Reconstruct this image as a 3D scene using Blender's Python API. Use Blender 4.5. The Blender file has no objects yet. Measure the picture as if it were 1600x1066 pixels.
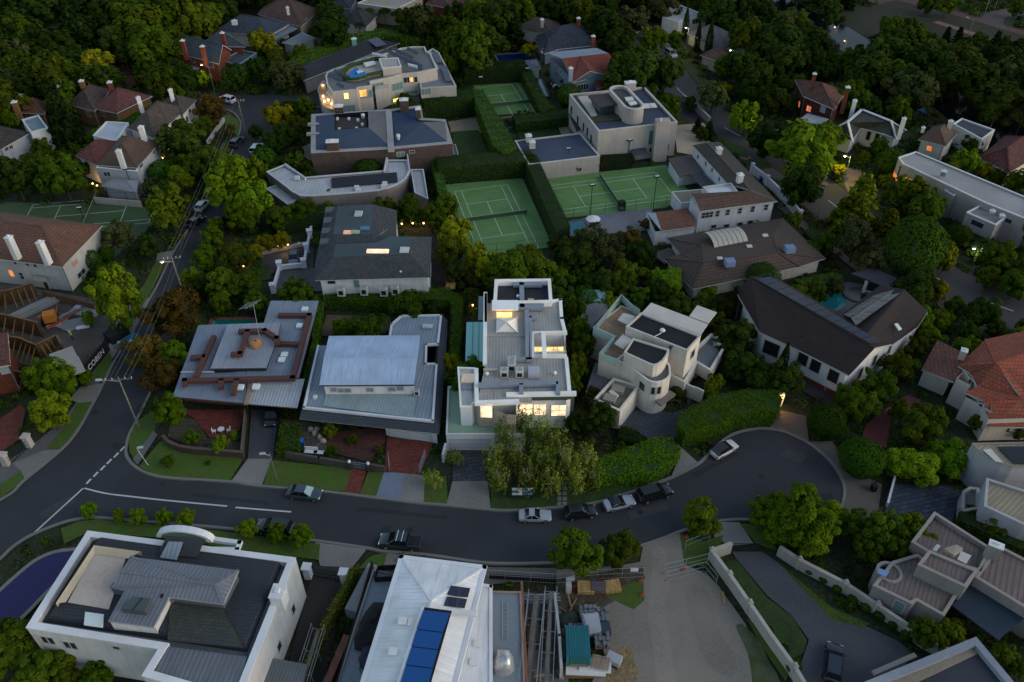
import bpy, math, random
import numpy as np
from mathutils import Vector, Matrix
from math import radians, sin, cos, pi
random.seed(7); RNG = np.random.default_rng(7)
SC = bpy.context.scene; COL = SC.collection
# ---------------------------------------------------------------- camera
F = 1300.0; TH = 0.6952; ROLL = -0.006; H = 84.215
cam = bpy.data.cameras.new('camera'); cam.sensor_width = 36; cam.lens = 36*F/1600; cam.clip_start = 1; cam.clip_end = 6000
camo = bpy.data.objects.new('camera', cam); COL.objects.link(camo)
camo.matrix_world = Matrix.Translation((0, 0, H)) @ Matrix.Rotation(pi/2-TH, 4, 'X') @ Matrix.Rotation(ROLL, 4, 'Z')
SC.camera = camo
# ---------------------------------------------------------------- sky, sun, exposure
w = bpy.data.worlds.new('World'); SC.world = w; w.use_nodes = True
nt = w.node_tree; bg = nt.nodes['Background']
sky = nt.nodes.new('ShaderNodeTexSky'); sky.sky_type = 'NISHITA'; sky.sun_disc = False
SUN_EL, SUN_AZ = radians(6.0), radians(110)
sky.sun_elevation = SUN_EL; sky.sun_rotation = SUN_AZ; sky.air_density = 1.0; sky.dust_density = 1.2; sky.ozone_density = 2.0
hsv = nt.nodes.new('ShaderNodeHueSaturation'); hsv.inputs['Saturation'].default_value = .72; nt.links.new(sky.outputs[0], hsv.inputs['Color']); nt.links.new(hsv.outputs[0], bg.inputs[0]); bg.inputs[1].default_value = 0.15
sl = bpy.data.lights.new('sun', 'SUN'); sl.energy = 0.28; sl.angle = radians(30); sl.color = (1.0, .97, .94)
so = bpy.data.objects.new('sun', sl); COL.objects.link(so)
_e = radians(38); _d = Vector((sin(SUN_AZ)*cos(_e), cos(SUN_AZ)*cos(_e), sin(_e)))
so.rotation_euler = _d.to_track_quat('Z', 'Y').to_euler(); so.location = (0, 0, 300)
SC.view_settings.view_transform = 'Standard'; SC.view_settings.look = 'None'; SC.view_settings.exposure = 1.36; SC.view_settings.gamma = 1
SC.cycles.max_bounces = 6; SC.cycles.diffuse_bounces = 3; SC.cycles.glossy_bounces = 3; SC.cycles.transmission_bounces = 3
SC.cycles.sample_clamp_indirect = 3.0
# ---------------------------------------------------------------- helpers
def P(px, py, z=0.0):
    dx, dy = px-800.0, py-533.0; c, s = cos(ROLL), sin(ROLL)
    u = c*dx+s*dy; v = -s*dx+c*dy
    Y = F*cos(TH)-v*sin(TH); Z = -F*sin(TH)-v*cos(TH)
    t = (z-H)/Z
    return Vector((u*t, Y*t, z))
def mpp(px, py, z=0.0):      # metres per photo pixel across
    return (P(px+1, py, z)-P(px, py, z)).length
def tag(o, label=None, cat=None, group=None, kind=None):
    if label: o['label'] = label
    if cat: o['category'] = cat
    if group: o['group'] = group
    if kind: o['kind'] = kind
    return o
def empty(name, loc, label=None, cat=None, group=None):
    o = bpy.data.objects.new(name, None); COL.objects.link(o); o.location = loc; o.empty_display_size = .5
    return tag(o, label, cat, group)
class MB:
    def __init__(s, ang=0.0): s.v=[]; s.k={}; s.f=[]; s.m=[]; s.uv=[]; s.ang=ang
    def vi(s, p):
        key=(round(p[0],4),round(p[1],4),round(p[2],4))
        if key not in s.k: s.k[key]=len(s.v); s.v.append(Vector(key))
        return s.k[key]
    def face(s, pts, mi=0):
        pts=[Vector(p) for p in pts]
        n=Vector((0,0,0))
        for i in range(len(pts)):
            a,b=pts[i],pts[(i+1)%len(pts)]; n+=Vector(((a.y-b.y)*(a.z+b.z),(a.z-b.z)*(a.x+b.x),(a.x-b.x)*(a.y+b.y)))
        if n.length<1e-9: return
        n.normalize(); idx=[]
        for p in pts:
            i=s.vi(p)
            if i not in idx: idx.append(i)
        if len(idx)<3: return
        if abs(n.z)>.985: u=Vector((cos(s.ang),sin(s.ang),0)); v=Vector((-sin(s.ang),cos(s.ang),0))
        else: u=Vector((0,0,1)).cross(n).normalized(); v=n.cross(u)
        s.f.append(idx); s.m.append(mi); s.uv.append([(s.v[i].dot(u),s.v[i].dot(v)) for i in idx])
    def box(s, c, sx, sy, sz, a=0.0, mi=0, z0=None):   # c = centre of base if z0 given, else box sits on c.z
        ca,sa=cos(a),sin(a); b=[]
        for dz in (0,sz):
            for dx,dy in ((-1,-1),(1,-1),(1,1),(-1,1)):
                x,y=dx*sx/2,dy*sy/2; b.append(Vector((c[0]+x*ca-y*sa,c[1]+x*sa+y*ca,c[2]+dz)))
        for q in ((3,2,1,0),(4,5,6,7),(0,1,5,4),(1,2,6,5),(2,3,7,6),(3,0,4,7)): s.face([b[i] for i in q],mi)
    def prism(s, pts, z0, z1, top=True, bottom=True, ms=0, mt=0):
        n=len(pts); A=[Vector((p[0],p[1],0)) for p in pts]
        if sum(A[i].x*A[(i+1)%n].y-A[(i+1)%n].x*A[i].y for i in range(n))<0: A.reverse()
        for i in range(n):
            a,b=A[i],A[(i+1)%n]
            s.face([(a.x,a.y,z0),(b.x,b.y,z0),(b.x,b.y,z1),(a.x,a.y,z1)],ms)
        if top: s.face([(a.x,a.y,z1) for a in A],mt)
        if bottom: s.face([(a.x,a.y,z0) for a in reversed(A)],ms)
    def beam(s, a, b, wd, h, mi=0):    # box running from a to b (base line), width wd, height h
        a=Vector(a); b=Vector(b); d=(b-a)
        if d.length<1e-6: return
        d.normalize(); sd=Vector((-d.y,d.x,0))
        if sd.length<1e-6: sd=Vector((1,0,0))
        sd.normalize(); sd*=wd/2; up=d.cross(sd).normalized()*h
        if up.z<0: up=-up
        q=[a-sd,a+sd,a+sd+up,a-sd+up]; r=[b-sd,b+sd,b+sd+up,b-sd+up]
        s.face(q[::-1],mi); s.face(r,mi)
        for i in range(4): s.face([q[i],q[(i+1)%4],r[(i+1)%4],r[i]],mi)
    def tube(s, a, b, r0, r1=None, n=6, mi=0, caps=True):
        a=Vector(a); b=Vector(b); r1=r0 if r1 is None else r1; d=(b-a).normalized()
        x=d.orthogonal().normalized(); y=d.cross(x)
        A=[a+(x*cos(2*pi*i/n)+y*sin(2*pi*i/n))*r0 for i in range(n)]
        B=[b+(x*cos(2*pi*i/n)+y*sin(2*pi*i/n))*r1 for i in range(n)]
        for i in range(n): s.face([A[i],A[(i+1)%n],B[(i+1)%n],B[i]],mi)
        if caps: s.face(A[::-1],mi); s.face(B,mi)
    def lathe(s, c, prof, n=16, mi=0, a0=0, a1=2*pi):
        full=abs(a1-a0-2*pi)<1e-6
        rg=[[Vector((c[0]+r*cos(a0+(a1-a0)*i/n),c[1]+r*sin(a0+(a1-a0)*i/n),c[2]+z)) for i in range(n+(0 if full else 1))] for r,z in prof]
        for j in range(len(prof)-1):
            for i in range(n):
                k=(i+1)%n if full else i+1
                s.face([rg[j][i],rg[j][k],rg[j+1][k],rg[j+1][i]],mi)
    def build(s, name, mats, parent=None, origin=None, smooth=False):
        if not isinstance(mats,(list,tuple)): mats=[mats]
        if origin is None: origin = Vector(parent['_o']) if parent is not None and '_o' in parent else Vector((0,0,0))
        me=bpy.data.meshes.new(name); me.from_pydata([tuple(v-origin) for v in s.v],[],s.f)
        ul=me.uv_layers.new(name='UVMap'); k=0; fl=[c for fu in s.uv for uvp in fu for c in uvp]
        if len(fl)==2*len(me.loops): ul.data.foreach_set('uv',fl)
        for m in mats: me.materials.append(m)
        me.polygons.foreach_set('material_index',s.m[:len(me.polygons)])
        if smooth: me.polygons.foreach_set('use_smooth',[True]*len(me.polygons))
        o=bpy.data.objects.new(name,me); COL.objects.link(o)
        if parent is not None: o.parent=parent; o['_o']=tuple(origin)
        else: o['_o']=tuple(origin)
        if parent is None and origin.length>0: o.location=origin
        return o
REG=[]   # plan outlines already built on, so that planting keeps clear of them
def ccw(A):
    n=len(A)
    return A if sum(A[i].x*A[(i+1)%n].y-A[(i+1)%n].x*A[i].y for i in range(n))>0 else A[::-1]
def inset(A, d):
    n=len(A); out=[]
    for i in range(n):
        p,q,r=A[i-1],A[i],A[(i+1)%n]
        e1=(q-p); e1.z=0; e1.normalize(); e2=(r-q); e2.z=0; e2.normalize()
        n1=Vector((-e1.y,e1.x,0)); n2=Vector((-e2.y,e2.x,0)); m=n1+n2
        k=max(.35,(1+n1.dot(n2)))
        out.append(Vector((q.x,q.y,q.z))+m*(d/k))
    return out
def arc(c, r, a0, a1, n): return [(c[0]+r[0]*cos(radians(a0+(a1-a0)*i/n)), c[1]+r[1]*sin(radians(a0+(a1-a0)*i/n))) for i in range(n+1)]
# ---------------------------------------------------------------- materials
_MC={}
def newmat(name):
    m=bpy.data.materials.new(name); m.use_nodes=True; t=m.node_tree; b=t.nodes['Principled BSDF']
    return m,t,b
def nd(t,k,**kw):
    n=t.nodes.new('ShaderNode'+k)
    for a,b in kw.items():
        if a.startswith('i_'): n.inputs[a[2:].replace('_',' ')].default_value=b
        else: setattr(n,a,b)
    return n
def mixc(t,fac,a,b,mode='MIX'):
    n=t.nodes.new('ShaderNodeMix'); n.data_type='RGBA'; n.blend_type=mode
    for i,x in ((0,fac),(6,a),(7,b)):
        if hasattr(x,'is_linked') or hasattr(x,'links'): t.links.new(x,n.inputs[i])
        else: n.inputs[i].default_value = x if i==0 else (x[0],x[1],x[2],1)
    return n.outputs[2]
def ramp(t,src,p0,p1):
    n=t.nodes.new('ShaderNodeMapRange'); n.inputs[1].default_value=p0; n.inputs[2].default_value=p1; t.links.new(src,n.inputs[0]); return n.outputs[0]
def sc(c,k): return (c[0]*k,c[1]*k,c[2]*k)
def M(kind, col, rough=.8, s=1.0, col2=None, metal=0.0, emit=0, bump=.3, spec=.3):
    key=(kind,tuple(col),rough,s,tuple(col2) if col2 else None,metal,emit)
    if key in _MC: return _MC[key]
    m,t,b=newmat(kind); _MC[key]=m; L=t.links.new
    b.inputs['Roughness'].default_value=rough; b.inputs['Metallic'].default_value=metal; b.inputs['Specular IOR Level'].default_value=spec
    uv=nd(t,'UVMap').outputs[0]; gp=nd(t,'NewGeometry').outputs['Position']
    def noise(scale,det=4,vec=gp):
        n=nd(t,'TexNoise'); n.inputs['Scale'].default_value=scale; n.inputs['Detail'].default_value=det; L(vec,n.inputs['Vector']); return n.outputs[0]
    big=ramp(t,noise(.35),.3,.7); fine=ramp(t,noise(3.0,6),.3,.7)
    def setbump(src,dist,st=1.0):
        bn=nd(t,'Bump'); bn.inputs['Strength'].default_value=st; bn.inputs['Distance'].default_value=dist; L(src,bn.inputs['Height']); L(bn.outputs[0],b.inputs['Normal'])
    c=mixc(t,big,sc(col,.82),sc(col,1.12)); c=mixc(t,fine,mixc(t,.0,c,c),c)
    if kind in ('render','plain','paint'):
        c=mixc(t,big,sc(col,.88),sc(col,1.06))
        if kind=='render':
            mp=nd(t,'Mapping'); mp.inputs['Scale'].default_value=(1.6,.12,1); L(uv,mp.inputs[0]); st=ramp(t,noise(1.0,5,mp.outputs[0]),.45,.8)
            k=t.nodes.new('ShaderNodeMath'); k.operation='MULTIPLY'; k.inputs[1].default_value=.5; L(st,k.inputs[0])
            c=mixc(t,k.outputs[0],c,sc(col,.62))
    elif kind in ('rib','standing','ribfine'):
        sx=nd(t,'SeparateXYZ'); L(uv,sx.inputs[0]); k=nd(t,'Math',operation='MULTIPLY'); k.inputs[1].default_value=2*pi/s; L(sx.outputs[0],k.inputs[0])
        si=nd(t,'Math',operation='SINE'); L(k.outputs[0],si.inputs[0]); h=ramp(t,si.outputs[0],-.2 if kind=='rib' else .7,1.0)
        c=mixc(t,big,sc(col,.8),sc(col,1.1)); mp=nd(t,'Mapping'); mp.inputs['Scale'].default_value=(2.5,.25,1); L(uv,mp.inputs[0])
        c=mixc(t,ramp(t,noise(1,6,mp.outputs[0]),.5,.75),c,sc(col,.7)); c=mixc(t,h,c,sc(col,{'rib':.74,'standing':1.2,'ribfine':.9}[kind])); setbump(h,.006 if kind=='ribfine' else .022)
    elif kind in ('tile','slate','brick','paver','solar','glassgrid'):
        br=nd(t,'TexBrick'); L(uv,br.inputs['Vector']); br.inputs['Scale'].default_value=1.0
        bw,rh,mo={'tile':(.55,.55,.05),'slate':(.5,.38,.02),'brick':(.45,.16,.02),'paver':(.6,.3,.03),'solar':(1.0,1.65,.035),'glassgrid':(.5,.5,.03)}[kind]
        br.inputs['Brick Width'].default_value=bw*s; br.inputs['Row Height'].default_value=rh*s; br.inputs['Mortar Size'].default_value=mo*s
        br.inputs['Mortar Smooth'].default_value=.3; br.offset=.5 if kind not in ('solar','glassgrid') else 0
        c2=col2 or sc(col,.6)
        br.inputs['Color1'].default_value=(*sc(col,1.1),1); br.inputs['Color2'].default_value=(*c2,1)
        br.inputs['Mortar'].default_value=(*(sc(col,.4) if kind not in('solar','glassgrid') else sc(col,3)),1)
        c=mixc(t,ramp(t,noise(.6,6),.35,.7),br.outputs[0],mixc(t,.45,br.outputs[0],sc(c2,.7)))
        if kind=='tile': c=mixc(t,ramp(t,noise(1.7,8),.55,.72),c,(.07,.065,.045))
        h=ramp(t,br.outputs['Fac'],1,0); setbump(h,.03)
    elif kind=='asphalt':
        c=mixc(t,fine,sc(col,.85),sc(col,1.15)); c=mixc(t,ramp(t,noise(.12,5),.42,.68),c,sc(col,1.35)); c=mixc(t,ramp(t,noise(14,2),.5,.8),c,sc(col,1.6)); setbump(noise(20,2),.02,.4)
    elif kind=='grass':
        c=mixc(t,ramp(t,noise(.5,6),.35,.65),col,col2 or sc(col,.55)); c=mixc(t,ramp(t,noise(5,4),.4,.7),c,sc(col,1.4)); setbump(noise(9,5),.15)
    elif kind=='earth':
        c=mixc(t,ramp(t,noise(.25,8),.35,.62),col,col2 or sc(col,.5)); c=mixc(t,ramp(t,noise(2.2,6),.45,.7),c,sc(col,1.6)); setbump(noise(4,6),.2)
    elif kind=='court':
        sx=nd(t,'SeparateXYZ'); L(uv,sx.inputs[0]); c=mixc(t,ramp(t,noise(.3,6),.3,.7),col,sc(col,.75)); mp=nd(t,'Mapping'); mp.inputs['Scale'].default_value=(.25,2.2,1); L(uv,mp.inputs[0]); c=mixc(t,ramp(t,noise(.8,4,mp.outputs[0]),.5,.75),c,sc(col,.72))
    elif kind=='wood':
        mp=nd(t,'Mapping'); mp.inputs['Scale'].default_value=(6,.5,1); L(uv,mp.inputs[0]); c=mixc(t,ramp(t,noise(1.2,5,mp.outputs[0]),.35,.65),sc(col,.65),sc(col,1.2))
    elif kind=='water':
        c=None; b.inputs['Base Color'].default_value=(*col,1); setbump(noise(1.2,3),.05,.35)
    elif kind=='leaf':
        g=nd(t,'NewGeometry'); oi=nd(t,'ObjectInfo'); tc=nd(t,'TexCoord')
        c=mixc(t,g.outputs['Random Per Island'],sc(col,.72),sc(col,1.25))
        n2=nd(t,'TexNoise'); n2.inputs['Scale'].default_value=2.2; n2.inputs['Detail'].default_value=2; L(tc.outputs['Object'],n2.inputs['Vector'])
        c=mixc(t,ramp(t,n2.outputs[0],.38,.62),c,mixc(t,.5,c,col2 or sc(col,.45)))
        hs=nd(t,'HueSaturation'); L(c,hs.inputs['Color']); mr=nd(t,'MapRange'); mr.inputs[3].default_value=.62; mr.inputs[4].default_value=1.3; L(oi.outputs['Random'],mr.inputs[0]); L(mr.outputs[0],hs.inputs['Value']); hx=nd(t,'Math',operation='MULTIPLY_ADD'); hx.inputs[1].default_value=37.3; hx.inputs[2].default_value=0; L(oi.outputs['Random'],hx.inputs[0]); fr=nd(t,'Math',operation='FRACT'); L(hx.outputs[0],fr.inputs[0]); m3=nd(t,'MapRange'); m3.inputs[3].default_value=.475; m3.inputs[4].default_value=.515; L(fr.outputs[0],m3.inputs[0]); L(m3.outputs[0],hs.inputs['Hue'])
        c=hs.outputs[0]; b.inputs['Specular IOR Level'].default_value=.03
    elif kind=='bark': c=mixc(t,fine,sc(col,.6),sc(col,1.2))
    elif kind in ('glass','metal','car'): c=None; b.inputs['Base Color'].default_value=(*col,1); b.inputs['Specular IOR Level'].default_value=.5
    if kind=='car': b.inputs['Coat Weight'].default_value=.6; b.inputs['Coat Roughness'].default_value=.08
    if emit:
        b.inputs['Emission Strength'].default_value=emit
        if kind=='glass':    # lit room behind a pane: brightness varies with curtains and fittings
            e=mixc(t,ramp(t,noise(1.1,3),.35,.65),sc(col,.45),col); L(e,b.inputs['Emission Color'])
        else: b.inputs['Emission Color'].default_value=(*col,1)
    if c is not None and not (kind=='lamp'): L(c,b.inputs['Base Color'])
    return m
WHITE=M('render',(.62,.62,.61)); CREAM=M('render',(.52,.49,.43)); BEIGE=M('render',(.36,.32,.29)); GREYW=M('render',(.36,.37,.38))
HEROW=M('paint',(.82,.81,.78)); COP=M('paint',(.62,.63,.64)); COPB=M('paint',(.5,.47,.43)); TIMB=M('wood',(.22,.12,.05))
GLASS=M('glass',(.02,.03,.04),.08); GLASSG=M('glass',(.12,.22,.21),.15); LIT=M('glass',(1,.60,.28),.4,emit=.8); LITY=M('glass',(1,.66,.25),.4,emit=.7)
LITP=M('glass',(1,.70,.42),.4,emit=.6); DARK=M('paint',(.02,.022,.026)); FRAME=M('paint',(.4,.4,.4)); BLACK=M('plain',(.01,.01,.012)); LITO=M('glass',(1,.25,.05),.4,emit=.4)
SOLAR=M('solar',(.022,.03,.055),.2,spec=.6); STEEL=M('metal',(.35,.38,.42),.35,metal=.6)
# ---------------------------------------------------------------- building helper
class B:
    def __init__(s, name, px, py, label, cat='house', ang=.24, group=None):
        o=P(px,py,0); s.r=empty(name,o,label,cat,group); s.r['_o']=tuple(o); s.o=o; s.ang=ang; s.poly=None; s.PL=[]
    def W(s, pts, z): return [P(p[0],p[1],z if len(p)<3 else p[2]) for p in pts]
    def part(s, name, mb, mat, parent=None): return mb.build(name,mat,parent or s.r,s.o)
    def walls(s, pts, z1, z0=0, mat=None, world=False, top=False):
        A=ccw(pts if world else s.W(pts,z1)); mb=MB(s.ang); mb.prism(A,z0,z1,top,False); s.poly=A; s.zt=z1; s.zb=z0; s.PL.append((A,z0,z1)); REG.append((A,.4))
        return s.part('wall',mb,mat or WHITE)
    def flat(s, pts, z, z0=0, par=.4, th=.25, wall=None, roof=None, cop=None, nm='roof', copw=None, world=False):
        zt=z+par; A=ccw(pts if world else s.W(pts,zt)); I=inset(A,th); mb=MB(s.ang); n=len(A)
        mb.prism(A,z0,zt,False,False)
        for i in range(n):
            a,b=I[i],I[(i+1)%n]; mb.face([(b.x,b.y,z-.02),(a.x,a.y,z-.02),(a.x,a.y,zt),(b.x,b.y,zt)])
        s.part('wall',mb,wall or WHITE); s.poly=A; s.zt=zt; s.zb=z0; s.PL.append((A,z0,zt)); REG.append((A,.4))
        o1=inset(A,-.04); i1=inset(A,th+.03); m2=MB(s.ang)
        for i in range(n):
            j=(i+1)%n
            for (q,zz) in ((0,0),):
                m2.face([(o1[i].x,o1[i].y,zt+.06),(o1[j].x,o1[j].y,zt+.06),(i1[j].x,i1[j].y,zt+.06),(i1[i].x,i1[i].y,zt+.06)])
                m2.face([(o1[i].x,o1[i].y,zt-.1),(o1[j].x,o1[j].y,zt-.1),(o1[j].x,o1[j].y,zt+.06),(o1[i].x,o1[i].y,zt+.06)])
                m2.face([(i1[j].x,i1[j].y,zt-.06),(i1[i].x,i1[i].y,zt-.06),(i1[i].x,i1[i].y,zt+.06),(i1[j].x,i1[j].y,zt+.06)])
        s.part('coping',m2,cop or COP)
        m3=MB(s.ang); m3.face([(p.x,p.y,z) for p in inset(A,th-.02)]); s.part(nm,m3,roof or M('asphalt',(.07,.08,.1)))
        return A
    def roof(s, V, Fs, mat, th=.22, trim=None, name='roof', over=0):
        P3={k:(P(*v) if not isinstance(v,Vector) else v) for k,v in V.items()}; mb=MB(s.ang); ed={}
        for f in Fs.split():
            pts=[P3[c] for c in f]; n=Vector((0,0,0))
            for i in range(len(pts)):
                a,b=pts[i],pts[(i+1)%len(pts)]; n+=a.cross(b)
            if n.z<0: pts=pts[::-1]; f=f[::-1]
            mb.face(pts,0); mb.face([p-Vector((0,0,th)) for p in pts[::-1]],0)
            for i in range(len(f)):
                a,b=f[i],f[(i+1)%len(f)]; k=(min(a,b),max(a,b))
                ed.setdefault(k,[]).append((a,b))
        for k,l in ed.items():
            if len(l)==1:
                a,b=P3[l[0][0]],P3[l[0][1]]; d=Vector((0,0,th)); mb.face([a-d,b-d,b,a],1)
            elif mat is not None and th>.1:   # ridge and hip cappings
                a,b=P3[k[0]],P3[k[1]]
                if (a-b).length>1.5 and max(a.z,b.z)-.02>min(p.z for p in P3.values()): mb.beam(a+Vector((0,0,-.04)),b+Vector((0,0,-.04)),.28,.1,2)
        return s.part(name,mb,[mat,trim or FRAME,mat])
    def slab(s, name, pts, z, th, mat, parent=None, world=False):
        mb=MB(s.ang); mb.prism(pts if world else s.W(pts,z),z-th,z); return s.part(name,mb,mat,parent)
    def beams(s, name, pts, z, wd, h, mat, parent=None):
        mb=MB(s.ang); W=s.W(pts,z)
        for a,b in zip(W,W[1:]):
            d=(b-a).normalized()*wd*.49; mb.beam(a-d-Vector((0,0,h)),b+d-Vector((0,0,h)),wd,h)
        return s.part(name,mb,mat,parent)
    def boxp(s, name, px, py, z, sx, sy, sz, mat, a=None, parent=None):   # centre of TOP at pixel
        c=P(px,py,z); mb=MB(s.ang); mb.box((c.x,c.y,z-sz),sx,sy,sz,s.ang if a is None else a); return s.part(name,mb,mat,parent)
    def win(s, i, t0, t1, z0, z1, kind=None, n=1, m=1, frame=None, proud=.03):
        A=s.poly; a,b=A[i],A[(i+1)%len(A)]; d=b-a; d.z=0; L=d.length; d.normalize(); nn=Vector((d.y,-d.x,0))
        if t1<=1.0: t0*=L; t1*=L
        def q(t,z,o): return Vector((a.x,a.y,0))+d*t+Vector((0,0,z))+nn*o
        mb=MB(); o=proud+.05; fw=.09
        def bx(ta,tb,za,zb):
            mb.face([q(ta,za,o),q(tb,za,o),q(tb,zb,o),q(ta,zb,o)]); mb.face([q(ta,zb,0),q(ta,zb,o),q(tb,zb,o),q(tb,zb,0)][::-1])
            mb.face([q(ta,za,0),q(ta,za,o),q(ta,zb,o),q(ta,zb,0)]); mb.face([q(tb,za,0),q(tb,za,o),q(tb,zb,o),q(tb,zb,0)][::-1]); mb.face([q(ta,za,0),q(tb,za,0),q(tb,za,o),q(ta,za,o)])
        bx(t0,t1,z1-fw,z1); bx(t0,t1,z0,z0+fw); bx(t0,t0+fw,z0+fw,z1-fw); bx(t1-fw,t1,z0+fw,z1-fw)
        for k in range(1,n): tt=t0+(t1-t0)*k/n; bx(tt-.035,tt+.035,z0+fw,z1-fw)
        for k in range(1,m): zz=z0+(z1-z0)*k/m; bx(t0+fw,t1-fw,zz-.03,zz+.03)
        f=s.part('window',mb,frame or FRAME); p=MB(); p.face([q(t0+.02,z0+.02,proud),q(t1-.02,z0+.02,proud),q(t1-.02,z1-.02,proud),q(t0+.02,z1-.02,proud)]); s.part('pane',p,kind or GLASS,f)
        return f

    def wp(s, px, py, w, h, kind=None, n=1, m=1, frame=None):     # window centred on the wall seen at this place
        O=Vector((0,0,H)); d=P(px,py,0)-O; best=None
        for A,z0,z1 in s.PL:
            for i in range(len(A)):
                a,b=A[i],A[(i+1)%len(A)]; e=b-a; e.z=0; L=e.length
                if L<.3: continue
                e.normalize(); nn=Vector((e.y,-e.x,0)); dn=d.dot(nn)
                if dn>=-1e-6: continue
                t=(Vector((a.x,a.y,0))-O).dot(nn)/dn; q=O+d*t; u=(q-a).dot(e)
                if -.2<u<L+.2 and z0-.3<q.z<z1+.3 and (best is None or t<best[0]): best=(t,A,i,u,q.z,L)
        if best is None: print('no wall for window',s.r.name,px,py); return
        t,A,i,u,z,L=best; old=s.poly; s.poly=A; w=min(w,L-.1); u=min(max(u,w/2+.02),L-w/2-.02); t0=u-w/2; t1=u+w/2
        if t1<=1.0: f=s.win(i,t0/L,t1/L,z-h/2,z+h/2,kind,n,m,frame)
        else: f=s.win(i,t0,t1,z-h/2,z+h/2,kind,n,m,frame)
        s.poly=old; return f
    def wps(s, L, w, h, kind=None, n=1, m=1, frame=None):
        for p in L: s.wp(p[0],p[1],w,h,kind,n,m,frame)
    def hip(s, c4, ze, rise, mat, wall=None, k=1.0, over=.5, z0=0, trim=None):   # c4: eave corners, ridge along the longer side
        A=ccw(s.W(c4,ze)) if not isinstance(c4[0],Vector) else ccw(c4)
        if (A[1]-A[0]).length<(A[2]-A[1]).length: A=A[1:]+A[:1]
        m1=(A[1]+A[2])/2; m2=(A[3]+A[0])/2; wd=((A[1]-A[2]).length+(A[3]-A[0]).length)/4; ax=(m1-m2); L=ax.length; ax.normalize(); kk=min(wd*k,L*.48)
        r1=m1-ax*kk+Vector((0,0,rise)); r2=m2+ax*kk+Vector((0,0,rise)); V=dict(a=A[0],b=A[1],c=A[2],d=A[3],p=r1,q=r2)
        s.roof(V,'abpq cdqp'+(' bcp daq' if k>0 else ''),mat,trim=trim)
        I=inset(A,over); I=[Vector((p.x,p.y,0)) for p in I]; s.walls(I,ze-.05,z0,wall,world=True)
        for p in (I[0],I[2],I[3]):
            mb=MB(s.ang); mb.tube((p.x,p.y,0),(p.x,p.y,ze-.05),.09,n=6); s.part('downpipe',mb,M('plain',(.16,.155,.15)))
        if k==0:
            mb=MB(s.ang)
            for (x,y,r) in ((I[1],I[2],r1),(I[3],I[0],r2)):
                x=Vector((x.x,x.y,ze-.05)); y=Vector((y.x,y.y,ze-.05)); t=(x+y)/2; t.z=ze+rise-.3; mb.face([x,y,t])
            s.part('gable',mb,wall or WHITE)
        return A
    def chimney(s, px, py, z, w=.9, d=.9, h=2.0, mat=None, cap=True):     # centre of its TOP at pixel
        c=P(px,py,z); mb=MB(s.ang); mb.box((c.x,c.y,z-h),w,d,h,s.ang); f=s.part('chimney',mb,mat or WHITE)
        if cap:
            m2=MB(s.ang); m2.box((c.x,c.y,z+.002),w+.16,d+.16,.14,s.ang); m2.box((c.x,c.y,z+.142),w*.35,d*.35,.3,s.ang); s.part('chimney_cap',m2,COP,f)
        return f
    def facet(s, name, pts, mat, th=.08, parent=None):      # panel lying on a sloped roof, each corner with its own height
        W=[P(*p) for p in pts]; mb=MB(s.ang); n=Vector((0,0,0))
        for i in range(len(W)): n+=W[i].cross(W[(i+1)%len(W)])
        if n.z<0: W=W[::-1]
        d=Vector((0,0,th)); mb.face([p+d for p in W]); mb.face([p for p in W[::-1]])
        for i in range(len(W)): j=(i+1)%len(W); mb.face([W[i],W[j],W[j]+d,W[i]+d])
        return s.part(name,mb,mat,parent)
    def ac(s, px, py, z, w=.95, d=.95, h=1.1):
        c=P(px,py,z); mb=MB(s.ang); mb.box((c.x,c.y,z-h),w,d,h,s.ang); f=s.part('air_conditioner',mb,M('plain',(.5,.5,.47)))
        m2=MB(); m2.lathe((c.x,c.y,z+.01),[(.01,0),(w*.32,0),(w*.36,.03),(w*.38,.0)],12); s.part('fan_grille',m2,M('plain',(.3,.31,.32)),f)
        m3=MB(s.ang); nn=Vector((sin(s.ang),-cos(s.ang),0))*(d/2+.01); m3.box((c.x+nn.x,c.y+nn.y,z-h*.8),w*.62,.03,h*.55,s.ang); s.part('coil',m3,BLACK,f)
    def pipe(s,name,pts,z,r,mat):
        mb=MB(); W=s.W(pts,z)
        for a,b in zip(W,W[1:]): mb.tube(a,b,r)
        return s.part(name,mb,mat)
# ================================================================ the setting
ASPH=M('asphalt',(.027,.029,.034)); CONC=M('asphalt',(.15,.145,.135)); CONCD=M('asphalt',(.085,.085,.085)); KERB=M('plain',(.17,.165,.15)); DRIVE=M('paver',(.05,.052,.058),s=1.0)
GRASS=M('grass',(.045,.098,.008),col2=(.075,.075,.018)); LAWN=M('grass',(.028,.058,.010),col2=(.02,.03,.01)); GRASSB=M('grass',(.045,.085,.008)); SOIL=M('earth',(.024,.030,.011),col2=(.012,.018,.006))
BRICKP=M('paver',(.20,.05,.035),s=.8); SLATEP=M('paver',(.045,.055,.07),s=1.6,col2=(.07,.08,.1)); REDG=M('asphalt',(.11,.032,.03)); GRAVEL=M('asphalt',(.165,.145,.122)); SAND=M('earth',(.24,.14,.04),col2=(.17,.11,.05)); TAN=M('paver',(.32,.26,.19),s=1.2,col2=(.26,.21,.15))
LINE=M('plain',(.5,.5,.48)); COURT=M('court',(.125,.25,.08)); COURTD=M('court',(.09,.19,.05)); DIRT=M('earth',(.06,.05,.035),col2=(.035,.035,.02))
OPEN=[]; SHN=[0]
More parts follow.
